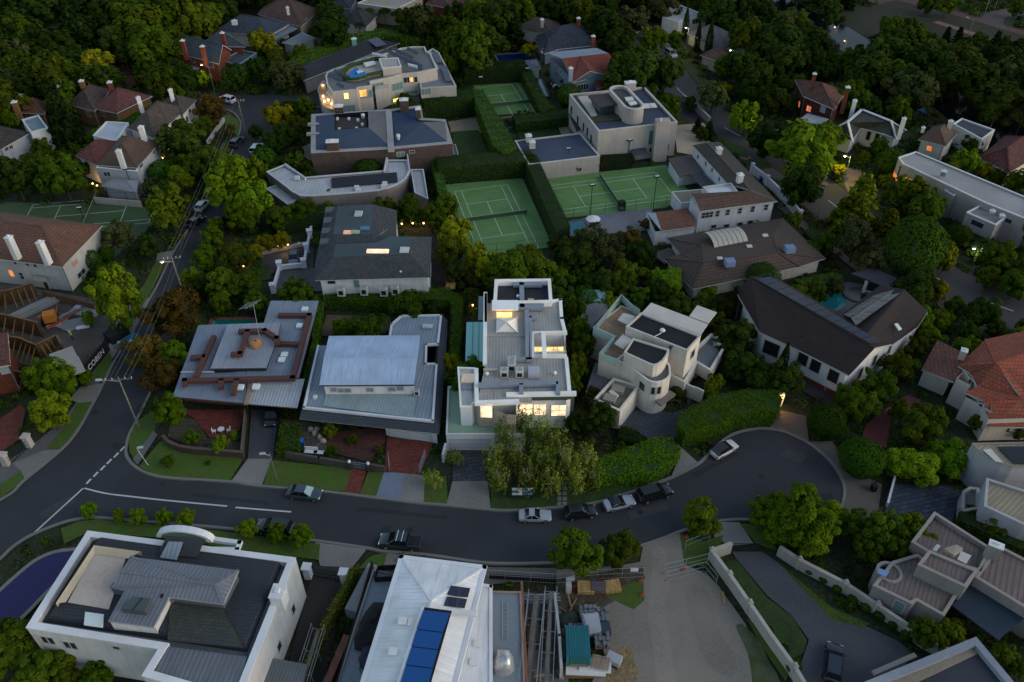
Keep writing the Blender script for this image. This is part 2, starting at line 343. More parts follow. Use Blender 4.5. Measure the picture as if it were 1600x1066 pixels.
def sheet(name, pts, z, mat, ang=.24, world=False, thick=0):
    SHN[0]+=1; z=z+(SHN[0]%9)*.0017 if name in('lawn','driveway','footpath','terrace','forecourt','garden_bed') else z
    A=ccw(pts if world else [P(x,y,z) for x,y in pts]); mb=MB(ang); REG.append((A,.3))
    if name in('tennis_court','lawn'): OPEN.append(A)
    if thick: mb.prism(A,z-thick,z,True,False)
    else: mb.face([(a.x,a.y,z) for a in A])
    o=mb.build(name,mat); return tag(o,kind='structure')
mb=MB(); mb.face([(-2500,-900,-.1),(2500,-900,-.1),(2500,4200,-.1),(-2500,4200,-.1)]); tag(mb.build('ground',SOIL),kind='structure')
def smooth(pts,n=4):
    out=[]; L=len(pts)
    for i in range(L-1):
        p0,p1,p2,p3=pts[max(i-1,0)],pts[i],pts[i+1],pts[min(i+2,L-1)]
        for k in range(n):
            t=k/n; out.append(tuple(.5*(2*p1[j]+(p2[j]-p0[j])*t+(2*p0[j]-5*p1[j]+4*p2[j]-p3[j])*t*t+(3*p1[j]-p0[j]-3*p2[j]+p3[j])*t**3) for j in (0,1)))
    out.append(pts[-1]); return out
WEST=smooth([(-160,860),(0,782),(38,751),(97,702),(122,672),(142,637),(162,599),(175,572),(205,520),(235,466),(250,438),(272,393),(295,356),(322,300),(345,268),(364,234),(376,200),(372,184),(354,172),(300,166),(230,160)])
EAST=smooth([(500,168),(452,172),(434,190),(428,215),(414,245),(400,264),(385,292),(362,335),(345,365),(325,405),(305,450),(285,500),(262,555),(238,607),(212,660),(202,680),(197,702),(200,717),(215,732),(240,743),(275,748),(360,753),(400,759),(505,768),(587,778),(662,787),(700,790),(760,796),(800,798),(870,793),(925,787),(990,768),(1045,748),(1075,734),(1095,722),(1110,707),(1132,687),(1150,677),(1175,671),(1200,670),(1230,677),(1262,692),(1282,707),(1300,724),(1312,742),(1319,760),(1319,777),(1312,797),(1290,812),(1250,822),(1200,818),(1167,812),(1127,814),(1095,822),(1065,830),(1035,842),(1005,852),(960,864),(915,873),(870,879),(800,881),(750,879),(665,867),(600,862),(575,857),(492,845),(400,831),(312,822),(225,815),(150,809),(125,811),(95,818),(50,836),(20,855),(0,874),(-60,930),(-160,1010)])
sheet('road',WEST+[(230,145),(500,150)]+EAST,0,ASPH)
def ribbon(pts,wd):
    A=[];Bq=[]
    for i,p in enumerate(pts):
        a=pts[max(i-1,0)]; b=pts[min(i+1,len(pts)-1)]; d=(b-a); d.z=0; d.normalize(); nn=Vector((-d.y,d.x,0))*wd/2; A.append(p+nn); Bq.append(p-nn)
    return A,Bq
def strip(name,pxs,wd,z,mat,kind='structure'):
    A,Bq=ribbon([P(x,y,z) for x,y in pxs],wd); mb=MB()
    for i in range(len(A)-1): mb.face([A[i+1],A[i],Bq[i],Bq[i+1]]); REG.append(([A[i+1],A[i],Bq[i],Bq[i+1]],.3))
    return tag(mb.build(name,mat),kind=kind)
def kerb(pxs,wd=.35,h=.13):
    mb=MB(); A,Bq=ribbon([P(x,y,0) for x,y in pxs],wd)
    for i in range(len(A)-1):
        a,b,c,d=A[i],A[i+1],Bq[i+1],Bq[i]; u=Vector((0,0,h))
        mb.face([b+u,a+u,d+u,c+u]); mb.face([a,a+u,b+u,b][::-1]); mb.face([d,d+u,c+u,c])
    return tag(mb.build('kerb',KERB),kind='structure')
kerb(WEST); kerb(EAST)
# gutter channel of paler concrete beside the kerbs
strip('gutter',EAST[60:],.55,.004,CONCD)
AV=smooth([(990,10),(1008,50),(1030,95),(1062,142),(1133,200),(1198,232),(1251,277),(1303,320),(1400,392),(1490,449),(1600,492),(1760,545)])
strip('road',AV,11.5,0,M('asphalt',(.036,.035,.038)))
AL,AR=ribbon([P(x,y,0) for x,y in AV],11.5); AL2,AR2=ribbon([P(x,y,0) for x,y in AV],18.5)
for (p,q) in ((AL,AL2),(AR,AR2)):
    mb=MB()
    for i in range(len(p)-1):
        f=[p[i],p[i+1],q[i+1],q[i]]; mb.face([v+Vector((0,0,.1)) for v in (f if p is AL else f[::-1])][::-1])
    tag(mb.build('verge',M('grass',(.03,.045,.012),col2=(.04,.03,.018))),kind='structure')
AL3,AR3=ribbon([P(x,y,0) for x,y in AV],22); mb=MB()
for i in range(8,len(AR3)-1): mb.face([v+Vector((0,0,.1)) for v in (AR2[i],AR2[i+1],AR3[i+1],AR3[i])])
tag(mb.build('footpath',M('asphalt',(.11,.085,.07))),kind='structure')
def ws(pts): return [P(x,y,0) for x,y in pts]
def linem(name,segs,wd,z=.006,mat=None):    # painted lines given as world segments
    mb=MB()
    for a,b in segs:
        d=(b-a); d.z=0; d.normalize(); nn=Vector((-d.y,d.x,0))*wd/2; mb.face([Vector((q.x,q.y,z)) for q in (a-nn,b-nn,b+nn,a+nn)])
    return tag(mb.build(name,mat or LINE),kind='structure')
segs=[]
tot=[(P(*AV[i]),P(*AV[i+1])) for i in range(len(AV)-1)]; dd=0
for a,b in tot:
    L=(b-a).length; t=0
    while t<L:
        if int((dd+t)/6)%2==0: segs.append((a+(b-a)*(t/L),a+(b-a)*min(1,(t+1.5)/L)))
        t+=1.5
    dd+=L
linem('road_markings',segs,.16)
gl=ws(smooth([(132,763),(165,771),(205,776),(260,782),(355,791)])); linem('road_markings',list(zip(gl,gl[1:]))+[(P(368,793),P(455,800)),(P(130,763),P(51,835))],.22)
linem('road_markings',[(P(x,y),P(x+7.2,y-7.5)) for x,y in ((135,756),(146,745),(157,735),(167,725),(178,715),(188,705))],.28)
G1=.1
def lawn(pts,z=.115,mat=None,name='lawn'): return sheet(name,pts,z,mat or GRASS)
for pts in ([(70,702),(96,701),(121,671),(141,637),(144,627),(120,630),(100,668)],[(146,590),(160,598),(176,570),(172,552),(152,566)],[(180,520),(192,532),(215,492),(232,462),(220,450),(213,470)],
            [(206,468),(232,462),(252,425),(262,403),(243,408),(225,445)],[(0,757),(33,736),(39,750),(0,779)],[(212,660),(240,640),(243,668),(209,716),(203,708),(200,690)],
            [(217,729),(250,690),(262,688),(300,706),(380,717),(360,751),(275,746),(240,741)],[(422,719),(550,732),(539,768),(412,757)],[(575,737),(600,738),(587,776),(562,773)],[(664,744),(697,744),(700,787),(662,785)],
            [(350,180),(357,179),(372,187),(377,200),(366,228),(354,240),(343,237),(354,215)],[(582,868),(605,863),(600,884),(560,889),(572,875)],
            [(95,826),(125,814),(150,812),(312,826),(500,850),(498,875),(400,862),(250,840),(137,832),(100,850)],[(940,925),(1005,905),(1007,938),(990,952),(960,938)],
            [(1062,834),(1100,846),(1130,836),(1125,858),(1104,885),(1070,882)],[(1155,818),(1200,822),(1215,862),(1182,850)]): lawn(pts)
lawn([(767,800-40),(880,762),(930,752),(1000,742),(1043,748),(990,766),(925,785),(870,791),(800,796),(767,795)],mat=LAWN)
for pts in ([(1150,873),(1198,933),(1238,964),(1261,1000),(1256,1020),(1235,1030),(1190,985),(1138,910),(1126,882)],[(1215,878),(1300,950),(1360,975),(1345,980),(1300,968),(1252,918)],
            [(1122,213),(1165,232),(1170,248),(1135,240)],[(1168,249),(1198,252),(1207,262),(1185,266)],[(1205,279),(1240,285),(1262,310),(1240,320)]): lawn(pts,mat=GRASSB if pts[0][0]>1190 else LAWN)
for pts,mt in (([(705,206),(748,203),(762,240),(712,243)],M('grass',(.03,.06,.012))),([(800,195),(860,188),(875,212),(815,222)],M('grass',(.012,.045,.012))),([(398,418),(420,412),(424,436),(402,440)],LAWN)): lawn(pts,mat=mt)
def pave(name,pts,mat,z=.108): return sheet(name,pts,z,mat)
pave('footpath',[(0,725),(25,712),(60,688),(100,655),(120,628),(108,624),(150,575),(172,540),(205,480),(240,420),(250,423),(213,492),(160,590),(142,629),(122,632),(100,668),(70,702),(96,702),(39,750),(33,736),(0,757)],CONCD,.103)
pave('driveway',[(108,624),(125,605),(160,599),(142,637)],CONC); pave('driveway',[(20,724),(67,704),(96,702),(39,750),(33,736)],CONC)
pave('driveway',[(192,470),(214,462),(235,466),(214,498),(196,530),(176,560),(168,545)],CONC); pave('driveway',[(246,396),(272,391),(262,407),(244,407)],CONC)
pave('driveway',[(0,655),(33,632),(40,642),(30,687),(0,707)],BRICKP)
pave('footpath',[(240,672),(246,680),(215,727),(207,717)],CONCD,.112)
pave('driveway',[(387,717),(424,717),(410,757),(361,752)],CONC); pave('driveway',[(393,640),(436,640),(426,717),(387,717)],M('asphalt',(.05,.052,.06)))
pave('terrace',[(280,640),(385,640),(374,672),(360,683),(327,684),(305,655)],BRICKP); pave('footpath',[(550,729),(574,731),(562,773),(539,769)],BRICKP)
pave('driveway',[(600,738),(632,739),(624,782),(587,777)],M('asphalt',(.13,.15,.20))); pave('driveway',[(632,739),(664,743),(662,786),(624,782)],CONC)
pave('driveway',[(605,684),(678,690),(656,742),(600,737)],BRICKP); pave('terrace',[(495,678),(604,666),(602,690),(578,722),(520,708)],M('paver',(.10,.04,.032),s=.8))
pave('driveway',[(708,703),(757,703),(760,752),(707,752)],M('paver',(.075,.08,.09),s=2.0)); pave('driveway',[(707,752),(762,752),(767,796),(697,790)],CONC)
pave('forecourt',[(966,672),(990,640),(1052,645),(1092,628),(1066,650),(1056,690),(1012,686)],SLATEP); pave('driveway',[(1055,688),(1070,704),(1090,722),(1048,747),(1062,712)],CONC)
pave('driveway',[(1215,640),(1259,650),(1264,690),(1230,678),(1202,670)],M('asphalt',(.10,.085,.07))); pave('footpath',[(1262,690),(1300,690),(1335,735),(1378,757),(1372,802),(1330,830),(1314,797),(1320,760),(1300,722)],M('asphalt',(.09,.08,.07)))
pave('driveway',[(1417,617),(1375,645),(1352,665),(1345,690),(1385,700),(1392,657),(1440,625)],REDG); pave('forecourt',[(1392,756),(1495,760),(1500,772),(1480,840),(1405,835),(1383,800)],M('paver',(.055,.07,.1),s=2.0))
sheet('gravel_yard',[(1005,852),(1062,832),(1070,882),(1104,897),(1122,915),(1165,975),(1215,1110),(900,1110),(945,1030),(935,960),(905,930),(870,915),(868,890),(960,885),(1000,878)],.09,GRAVEL)
sheet('sand_patch',smooth([(968,1014),(978,1010),(988,1018),(990,1034),(998,1048),(994,1072),(1002,1110),(940,1110),(950,1080),(946,1056),(956,1040),(958,1022),(968,1014)],4)[:-1],.1,M('earth',(.19,.125,.05),col2=(.15,.125,.09)))
sheet('worn_track',smooth([(1020,860),(1038,856),(1046,900),(1040,960),(1050,1020),(1060,1110),(1030,1110),(1022,1020),(1012,960),(1018,900),(1020,860)],3)[:-1],.096,M('asphalt',(.185,.162,.136)))
sheet('damp_patch',smooth([(1080,910),(1110,930),(1120,980),(1150,1030),(1140,1060),(1100,1030),(1085,980),(1070,940),(1080,910)],3)[:-1],.096,M('asphalt',(.145,.13,.112)))
lawn([(1166,965),(1178,975),(1232,1050),(1228,1066),(1190,1010)],mat=GRASS)
sheet('weedy_ground',smooth([(1160,975),(1185,1000),(1200,1030),(1220,1066),(1225,1110),(1180,1110),(1175,1060),(1168,1020),(1150,980),(1160,975)],3)[:-1],.1,M('grass',(.04,.06,.015),col2=(.12,.11,.09)))
sheet('dirt_patch',[(868,905),(1005,885),(1008,905),(940,925),(960,940),(930,955),(880,960),(868,930)],.096,DIRT)
pave('driveway',[(1127,816),(1155,816),(1178,850),(1140,853),(1115,838)],CONC)
pave('driveway',[(1143,862),(1190,862),(1217,880),(1254,918),(1302,967),(1352,978),(1400,1000),(1425,1018),(1380,1110),(1235,1110),(1254,1030),(1264,1000),(1238,963),(1198,930),(1150,872)],M('asphalt',(.055,.058,.066)),.104)
pave('driveway',[(492,847),(573,858),(548,890),(500,884)],CONC); pave('driveway',[(490,884),(540,886),(500,1110),(430,1110),(455,1020)],M('asphalt',(.025,.022,.02)))
pave('footpath',[(600,864),(628,866),(618,884),(598,883)],CONC); pave('footpath',[(745,886),(870,888),(868,905),(745,915)],M('asphalt',(.085,.082,.075)),.11)
pave('driveway',[(395,392),(420,380),(482,377),(490,388),(488,455),(430,455),(438,420),(410,436),(400,425)],M('asphalt',(.045,.045,.05)))
pave('driveway',[(433,425),(500,418),(505,455),(428,457)],M('asphalt',(.075,.075,.078)),.112); pave('terrace',[(674,372),(740,390),(760,445),(672,450)],M('earth',(.035,.03,.028)))
pave('terrace',[(1053,196),(1100,192),(1107,207),(1118,215),(1085,243),(1058,238)],M('asphalt',(.33,.28,.20))); pave('terrace',[(868,190),(884,188),(893,210),(878,212)],TAN)
pave('terrace',[(700,190),(745,183),(752,208),(705,209)],TAN); pave('driveway',[(450,238),(490,222),(492,255),(452,262)],M('asphalt',(.2,.18,.14)))
pave('footpath',[(340,262),(352,258),(358,228),(349,222),(335,250)],CONCD); pave('driveway',[(188,100),(205,97),(215,132),(200,140)],M('asphalt',(.11,.05,.035)))
pave('footpath',[(1130,235),(1152,236),(1175,247),(1165,250)],M('asphalt',(.2,.13,.1))); pave('driveway',[(1180,265),(1207,262),(1235,283),(1198,282)],CONCD)
pave('driveway',[(1010,60),(1030,40),(1052,50),(1060,110),(1040,110)],M('asphalt',(.14,.13,.11))); pave('footpath',[(885,350),(930,335),(1020,325),(1012,360),(955,365),(905,370)],M('asphalt',(.13,.135,.15)))
pave('driveway',[(1245,555),(1330,610),(1320,650),(1236,600)],M('asphalt',(.045,.035,.035))); pave('terrace',[(1255,465),(1325,440),(1350,445),(1335,500),(1310,500)],M('asphalt',(.09,.09,.1)))
pave('driveway',[(1205,200),(1255,205),(1300,290),(1240,290)],M('asphalt',(.07,.06,.055))); pave('driveway',[(1310,260),(1345,265),(1360,320),(1330,315)],M('asphalt',(.16,.11,.08)))
sheet('site_floor',[(0,440),(160,470),(175,500),(150,560),(100,585),(0,560)],.05,M('earth',(.05,.042,.034),col2=(.09,.085,.08)))
sheet('garden_bed',[(268,650),(305,655),(325,685),(372,686),(378,706),(300,700),(262,682)],.09,DIRT); sheet('garden_bed',[(510,492),(610,495),(612,522),(500,525)],.09,M('earth',(.05,.045,.03),col2=(.16,.1,.07)))
sheet('garden_bed',[(450,655),(500,662),(520,708),(448,703)],.09,M('earth',(.08,.075,.06),col2=(.05,.045,.035)))
for k in range(5): tag(sheet('stepping_stone',[(871,752+k*8),(877,752+k*8),(877,758+k*8),(871,758+k*8)],.13,CONC,thick=.04),kind='structure'); tag(sheet('stepping_stone',[(879,752+k*8),(886,752+k*8),(886,758+k*8),(879,758+k*8)],.13,CONC,thick=.04),kind='structure')
pave('grass_bank',[(1355,60),(1300,25),(1400,0),(1480,20),(1600,55),(1600,70)],M('grass',(.016,.020,.007),col2=(.030,.019,.010)),.02)
# river and far bank
RV=[(1150,-30),(1235,22),(1320,60),(1420,105),(1500,160),(1580,225),(1680,290)]
strip('river',smooth(RV),15,-.03,M('water',(.004,.005,.006),.12,spec=.12))
FB=smooth([(1330,-25),(1400,2),(1480,28),(1540,45),(1600,64),(1720,100)]); strip('road',FB,15,0,M('asphalt',(.075,.036,.030)))
strip('footpath',[(1462,34),(1500,46),(1566,69),(1640,92)],2.5,.06,M('asphalt',(.15,.09,.07))); strip('road',smooth([(1600,80),(1575,60),(1553,42),(1552,28),(1565,22),(1600,18),(1700,20)]),6,.008,M('asphalt',(.06,.05,.05)))
linem('road_markings',[(P(x,y),P(x+4,y+1.2)) for x,y in ((1530,36),(1536,38),(1542,40),(1549,41),(1556,43),(1563,45),(1570,47))],.8,.014)
# ------------------------------------------------ courts
def court(o,ang,flip,mat,edge,border=None,vis=True):
    L,Wd=23.77,10.97; ca,sa=cos(ang),sin(ang)
    def q(x,y): return Vector((o[0]+x*ca+y*sa,o[1]+x*sa-y*ca,0)) if not flip else Vector((o[0]+y*ca+x*sa,o[1]+y*sa-x*ca,0))
    sheet('tennis_court',edge,.02,mat,ang)
    a,b,c=1.37,Wd-1.37,L/2; S=[((0,0),(L,0)),((0,Wd),(L,Wd)),((0,0),(0,Wd)),((L,0),(L,Wd)),((0,a),(L,a)),((0,b),(L,b)),((c-6.4,a),(c-6.4,b)),((c+6.4,a),(c+6.4,b)),((c-6.4,Wd/2),(c+6.4,Wd/2))]
    linem('court_lines',[(q(*u),q(*v)) for u,v in S],.13,.028,M('plain',(.45,.5,.42)))
    return q
def net(q,label):
    c=23.77/2; r=empty('tennis_net',q(c,10.97/2),label,'net','tennis nets'); r['_o']=tuple(r.location); mb=MB(); a,b=q(c,-.9),q(c,11.87)
    mb.beam(a+Vector((0,0,.08)),b+Vector((0,0,.08)),.03,.82); mb.build('mesh',M('plain',(.05,.09,.05)),r); m2=MB(); m2.beam(a+Vector((0,0,.9)),b+Vector((0,0,.9)),.06,.08); m2.build('tape',M('plain',(.3,.32,.3)),r)
    for p in (a,b): m3=MB(); m3.tube(p,p+Vector((0,0,1.07)),.05); m3.build('post',BLACK,r)
q1=court((-11.3958,148.0516),.2423,True,COURT,[(683,281),(811,266),(864,386),(745,402)]); net(q1,'dark net across the green court in the middle of the picture')
q2=court((6.9743,149.9498),.236,False,COURT,[(841,279),(1040,258),(1078,300),(1040,325),(872,342)]); net(q2,'dark net across the green court behind the teal pool')
c3=P(738,138); q3=court((c3.x+.5,c3.y),.24,True,COURTD,[(733,126),(812,122),(845,175),(772,180)]); net(q3,'dark net across the small dark green court nearest the top')
c4=P(52,320); q4=court((c4.x,c4.y),.16,False,M('court',(.055,.10,.04)),[(10,316),(226,322),(240,352),(170,410),(-30,410),(-30,330)]); net(q4,'dark net across the green court behind the tiled villa')
# ------------------------------------------------ pools
def pool(pts,col,label,rim=CONCD,z=.22):
    A=ccw([P(x,y,z) for x,y in pts]); o=A[0]*0+sum(A,Vector((0,0,0)))/len(A); REG.append((A,.8)); OPEN.append(A); r=empty('swimming_pool',Vector((o.x,o.y,0)),label,'swimming pool'); r['_o']=tuple(r.location)
    mb=MB(); mb.face([(a.x,a.y,z-.05) for a in A]); mb.build('water',M('water',col,.05,spec=.5),r); O=inset(A,-.5); m2=MB(); n=len(A)
    for i in range(n): j=(i+1)%n; m2.face([(O[i].x,O[i].y,z),(O[j].x,O[j].y,z),(A[j].x,A[j].y,z),(A[i].x,A[i].y,z)]); m2.face([(A[i].x,A[i].y,z),(A[j].x,A[j].y,z),(A[j].x,A[j].y,z-.08),(A[i].x,A[i].y,z-.08)])
    m2.build('coping',rim,r)
pool([(874,350),(911,344),(917,356),(905,366),(886,368)],(.01,.16,.22),'turquoise pool beside the fenced tennis court')
pool([(826,125),(845,123),(856,150),(832,152)],(.01,.12,.2),'blue pool beside the blue rendered house with red roof')
pool(smooth([(1266,461),(1282,457),(1300,456),(1312,459),(1320,465),(1323,473),(1317,480),(1307,485),(1290,478),(1275,470),(1266,461)],3)[:-1],(.01,.15,.17),'kidney shaped turquoise pool behind the dark shingle roof')
pool([(332,499),(397,499),(398,515),(330,515)],(.01,.12,.09),'green pool just behind the low house with brown roof ducts',rim=M('plain',(.16,.05,.04)))
pool(smooth([(-40,965),(0,925),(43,887),(64,873),(84,865),(103,862),(118,863),(105,890),(85,910),(60,935),(30,965),(0,985)],3)[:-1],(.008,.003,.075),'long curved navy blue pool beside the white parapet house',rim=M('plain',(.22,.2,.16)))
pool([(775,86),(830,82),(842,98),(783,103)],(.005,.02,.09),'dark blue pool behind the small upper tennis court')

# wear on the carriageway: trench repairs, covers and drains
PATCH=M('asphalt',(.019,.020,.022)); PATCH2=M('asphalt',(.040,.040,.042))
for pts,m_ in (([(250,640),(262,642),(228,700),(214,698)],PATCH2),([(180,690),(230,700),(220,712),(172,700)],PATCH),([(560,792),(700,806),(698,812),(556,798)],PATCH),([(600,820),(612,821),(596,858),(584,856)],PATCH),([(980,800),(1040,785),(1046,796),(985,812)],PATCH2),([(1230,700),(1262,712),(1250,724),(1220,712)],PATCH2),([(1080,740),(1150,706),(1154,711),(1085,747)],PATCH),([(60,800),(110,775),(118,784),(66,812)],PATCH2),([(300,770),(420,784),(419,789),(298,775)],PATCH),([(330,400),(318,398),(290,455),(303,458)],PATCH2),([(1240,780),(1300,770),(1302,784),(1246,796)],PATCH)): sheet('road_patch',pts,.004,m_)
for x,y in ((149,644),(640,828),(905,832),(1190,745),(300,430),(255,716+40),(1000,800)):
    c=P(x,y,0); mb=MB(); mb.lathe((c.x,c.y,0),[(.01,.012),(.42,.012)],14); tag(mb.build('manhole_cover',M('plain',(.02,.02,.021))),kind='structure')
for x,y in ((520,769),(310,751),(1108,711),(1240,817),(720,878)):
    c=P(x,y,0); mb=MB(); mb.box((c.x,c.y,.0),1.0,.5,.02,.1); tag(mb.build('storm_drain',M('plain',(.03,.03,.03))),kind='structure')

OPEN.append([P(x,y,0) for x,y in ((1150,235),(1185,240),(1215,275),(1262,318),(1262,352),(1235,340),(1190,300),(1160,265))]); OPEN.append([P(x,y,0) for x,y in ((1005,345),(1025,330),(1095,360),(1040,380))]); OPEN.append([P(x,y,0) for x,y in ((1285,395),(1300,405),(1250,425),(1240,412))])

OPEN.append([P(x,y,0) for x,y in ((1440,-5),(1600,10),(1600,85),(1500,48))])
# ================================================================ buildings, near
RIBG=M('rib',(.23,.28,.34),s=.5); RIBL=M('rib',(.38,.41,.45),s=.45); RIBW=M('rib',(.72,.72,.71),s=.5); RIBB=M('rib',(.17,.20,.25),s=.45); RIBD=M('rib',(.14,.13,.12),s=.3)
SLATE=M('slate',(.03,.045,.075),col2=(.055,.06,.065)); SLATEG=M('slate',(.085,.085,.095)); FLATB=M('asphalt',(.03,.04,.06)); FLATD=M('asphalt',(.03,.032,.04)); FLATG=M('asphalt',(.12,.14,.16)); MEMB=M('asphalt',(.14,.17,.20))
TILEB=M('tile',(.10,.058,.042),col2=(.06,.045,.035)); TILER=M('tile',(.22,.055,.035),col2=(.16,.045,.03)); TILED=M('tile',(.062,.048,.042),col2=(.085,.055,.045)); TILEO=M('tile',(.30,.075,.04),col2=(.24,.06,.035)); BRICK=M('brick',(.20,.07,.045)); BRICKB=M('brick',(.10,.068,.055))
DUCT=M('paint',(.085,.038,.032)); AQUA=M('glass',(.22,.48,.46),.3); FROST=M('glass',(.30,.42,.40),.3); DECK=M('wood',(.30,.21,.13)); SKYW=M('paint',(.62,.68,.68)); MOSS=M('asphalt',(.16,.24,.17))
DUCTB=M('paint',(.22,.26,.32)); GUT=M('plain',(.55,.57,.6))
# --- big white parapet house, lower left
b=B('parapet_house',250,950,'large white parapet house with grey ribbed T-shaped roof and barrel dormer','house',ang=-.12)
A=b.flat([(137,830),(462,872),(372,1100),(222,1056),(248,1014),(41,981)],6.6,par=.9,th=.7,wall=M('render',(.55,.54,.53)),roof=FLATG,cop=M('paint',(.66,.67,.69)),nm='gutter_roof')
T1=dict(a=(148,862,6.7),b=(182,842,6.7),c=(436,880,6.7),d=(372,1017,6.7),e=(262,998,6.7),f=(172,986,6.7),g=(75,972,6.7),h=(146,851,6.7),p=(160,848,8.0),q=(425,890,8.0),r=(365,1000,8.0),s=(260,985,8.0),t=(85,948,8.0))
b.roof(dict(a=(148,838,6.65),b=(443,879,6.65),c=(386,1020,6.65),d=(65,972,6.65),p=(158,840,7.75),q=(432,878,7.75),r=(382,1005,7.75),s=(83,962,7.75)),'abqp bcrq cdsr dasp pqrs',M('slate',(.03,.036,.05),col2=(.04,.045,.05)),th=.05)
tb=M('plain',(.50,.42,.30))
b.slab('terrace_floor',[(146,866),(196,872),(170,952),(106,941)],7.85,.08,M('asphalt',(.40,.33,.28)))
mb=MB(b.ang)
ro=[P(147,852,8.5),P(220,862,8.5),P(167,956,7.9),P(87,943,8.3)]; ri=[P(148,866,7.9),P(200,873,7.9),P(168,952,7.86),P(103,941,7.9)]
for i,j in ((3,0),(0,1)): mb.face([ro[i],ro[j],ri[j],ri[i]]); mb.face([ro[i],ro[j],ro[j]-Vector((0,0,.9)),ro[i]-Vector((0,0,.9))][::-1])
b.part('terrace_parapet',mb,tb)
V=dict(a=(204,870,9.3),b=(373,891,9.3),c=(349,944,9.2),d=(265,933,9.2),e=(240,980,9.2),f=(169,970,9.2),g=(195,922,9.2),h=(174,917,9.2),k=(188,893,9.75),l=(336,914,9.75))
b.roof(V,'abl alk lbc lcdgh lhk defg',M('rib',(.17,.185,.215),s=.45),th=.25,trim=M('plain',(.28,.3,.33)))
b.walls([(172,917,9.1),(206,874,9.1),(370,895,9.1),(346,940,9.1),(268,930,9.1),(262,933,9.1)],9.1,6.8,M('paint',(.09,.1,.12)))
b.walls([(196,922,8.95),(263,934,8.95),(241,977,8.95),(170,968,8.95)],8.95,3,M('render',(.55,.55,.56)))
sk=b.slab('skylight_box',[(208,932),(236,935),(226,955),(190,951)],10.0,.9,M('glass',(.06,.075,.08),.15)); b.beams('bar',[(222,934),(207,953)],10.05,.12,.06,DARK,sk)
b.slab('skylight',[(133,956),(162,960),(160,980),(131,976)],7.95,.16,SKYW)
b.slab('flat_roof',[(250,1009),(385,1026),(372,1100),(234,1052)],7.35,.3,M('rib',(.15,.165,.19),s=.5)); b.slab('lichen_roof',[(266,936),(345,945),(380,1012),(262,1000)],7.9,.1,M('slate',(.035,.042,.05),col2=(.06,.065,.045)))
mb=MB(); c=P(291,838,8.0); dx=Vector((cos(b.ang),sin(b.ang),0)); dy=Vector((-dx.y,dx.x,0)); R=2.9
def apt(a,r,dep,h0=8.0): return c+dx*(r*cos(a))+dy*dep+Vector((0,0,r*.48*sin(a)))
for i in range(12):
    a0,a1=pi*i/12,pi*(i+1)/12
    for (ro_,ri_) in ((3.25,2.75),):
        mb.face([apt(a0,ro_,-.5),apt(a1,ro_,-.5),apt(a1,ri_,-.5),apt(a0,ri_,-.5)]); mb.face([apt(a0,ro_,-.5),apt(a0,ro_,.3),apt(a1,ro_,.3),apt(a1,ro_,-.5)]); mb.face([apt(a0,ri_,-.5),apt(a1,ri_,-.5),apt(a1,ri_,.3),apt(a0,ri_,.3)])
b.part('barrel_arch',mb,M('paint',(.6,.62,.65))); mb=MB()
for i in range(12):
    a0,a1=pi*i/12,pi*(i+1)/12; mb.face([c+Vector((0,0,0)),apt(a0,2.75,-.2),apt(a1,2.75,-.2)])
b.part('arch_window',mb,GLASSG); b.facet('dormer_roof',[(262,838,8.9),(320,843,8.9),(308,872,8.0),(246,866,8.0)],FLATD,.1); b.facet('dormer_sheet',[(264,847,8.95),(286,848,8.95),(276,876,8.15),(250,872,8.15)],RIBG,.12)
b.beams('balcony_rail',[(325,840),(374,847),(370,858),(328,857)],7.4,.5,.5,M('paint',(.6,.62,.65)))
c2=b.chimney(434,925,9.0,1.3,1.6,2.2); b.slab('cap_glass',[(426,917),(444,919),(439,934),(427,932)],9.1,.05,M('glass',(.03,.08,.2),.1))
b.slab('side_awning',[(425,1028),(480,1038),(470,1085),(405,1080)],3.2,.3,M('rib',(.14,.16,.17),s=.35))
b.wp(182,1012,.9,.7,GLASS); b.wp(458,952,.9,1.5,GLASS); b.wp(436,1010,1.0,1.4,GLASS); b.wps([(75,1000),(110,1008)],1.6,1.4,GLASS,n=2); b.facet('vent_fins',[(252,928,9.6),(256,929,9.6),(254,935,9.4),(250,934,9.4)],BLACK,.1)
# --- white ribbed roof house under construction, lower middle
b=B('ribbed_roof_house',680,985,'white ribbed metal roof house with a row of blue skylights','house',ang=-.13)
W2=M('ribfine',(.70,.72,.75),s=.42)
V=dict(a=(627,870,8.0),b=(757,886,8.0),c=(700,1110,8.0),d=(553,1110,8.0),p=(674,938,9.5),q=(618,1120,9.6))
b.roof(V,'abp bcqp daqp'.replace('daqp','adqp'),W2,th=.3,trim=M('paint',(.68,.70,.74)))
b.beams('gutter',[(627,870),(757,886),(700,1110)],8.12,.5,.3,M('paint',(.66,.68,.72))); b.beams('gutter',[(627,870),(553,1110)],8.12,.5,.3,M('paint',(.66,.68,.72)))
b.walls([(630,876),(752,890),(698,1105),(560,1100)],7.7,3.4,M('render',(.5,.51,.53)))
bs=M('glass',(.006,.065,.24),.3)
ys=[(662,953,703,958),(651,984,692,989),(643,1011,684,1016),(634,1040,676,1045),(622,1080,666,1084)]
for k in range(4):
    x0,y0,x1,y1=ys[k]; x2,y2,x3,y3=ys[k+1]; b.facet('skylight',[(x0,y0+.8,9.75),(x1,y1+.8,9.75),(x3,y3-.8,9.75),(x2,y2-.8,9.75)],bs,.08)
b.facet('skylight_kerb',[(661,949,9.7),(706,955,9.7),(667,1090,9.68),(618,1084,9.68)],BLACK,.05); b.facet('skylight_upstand',[(659,951,9.45),(664,950,9.45),(621,1085,9.45),(615,1085,9.45)],M('paint',(.6,.6,.58)),.3)
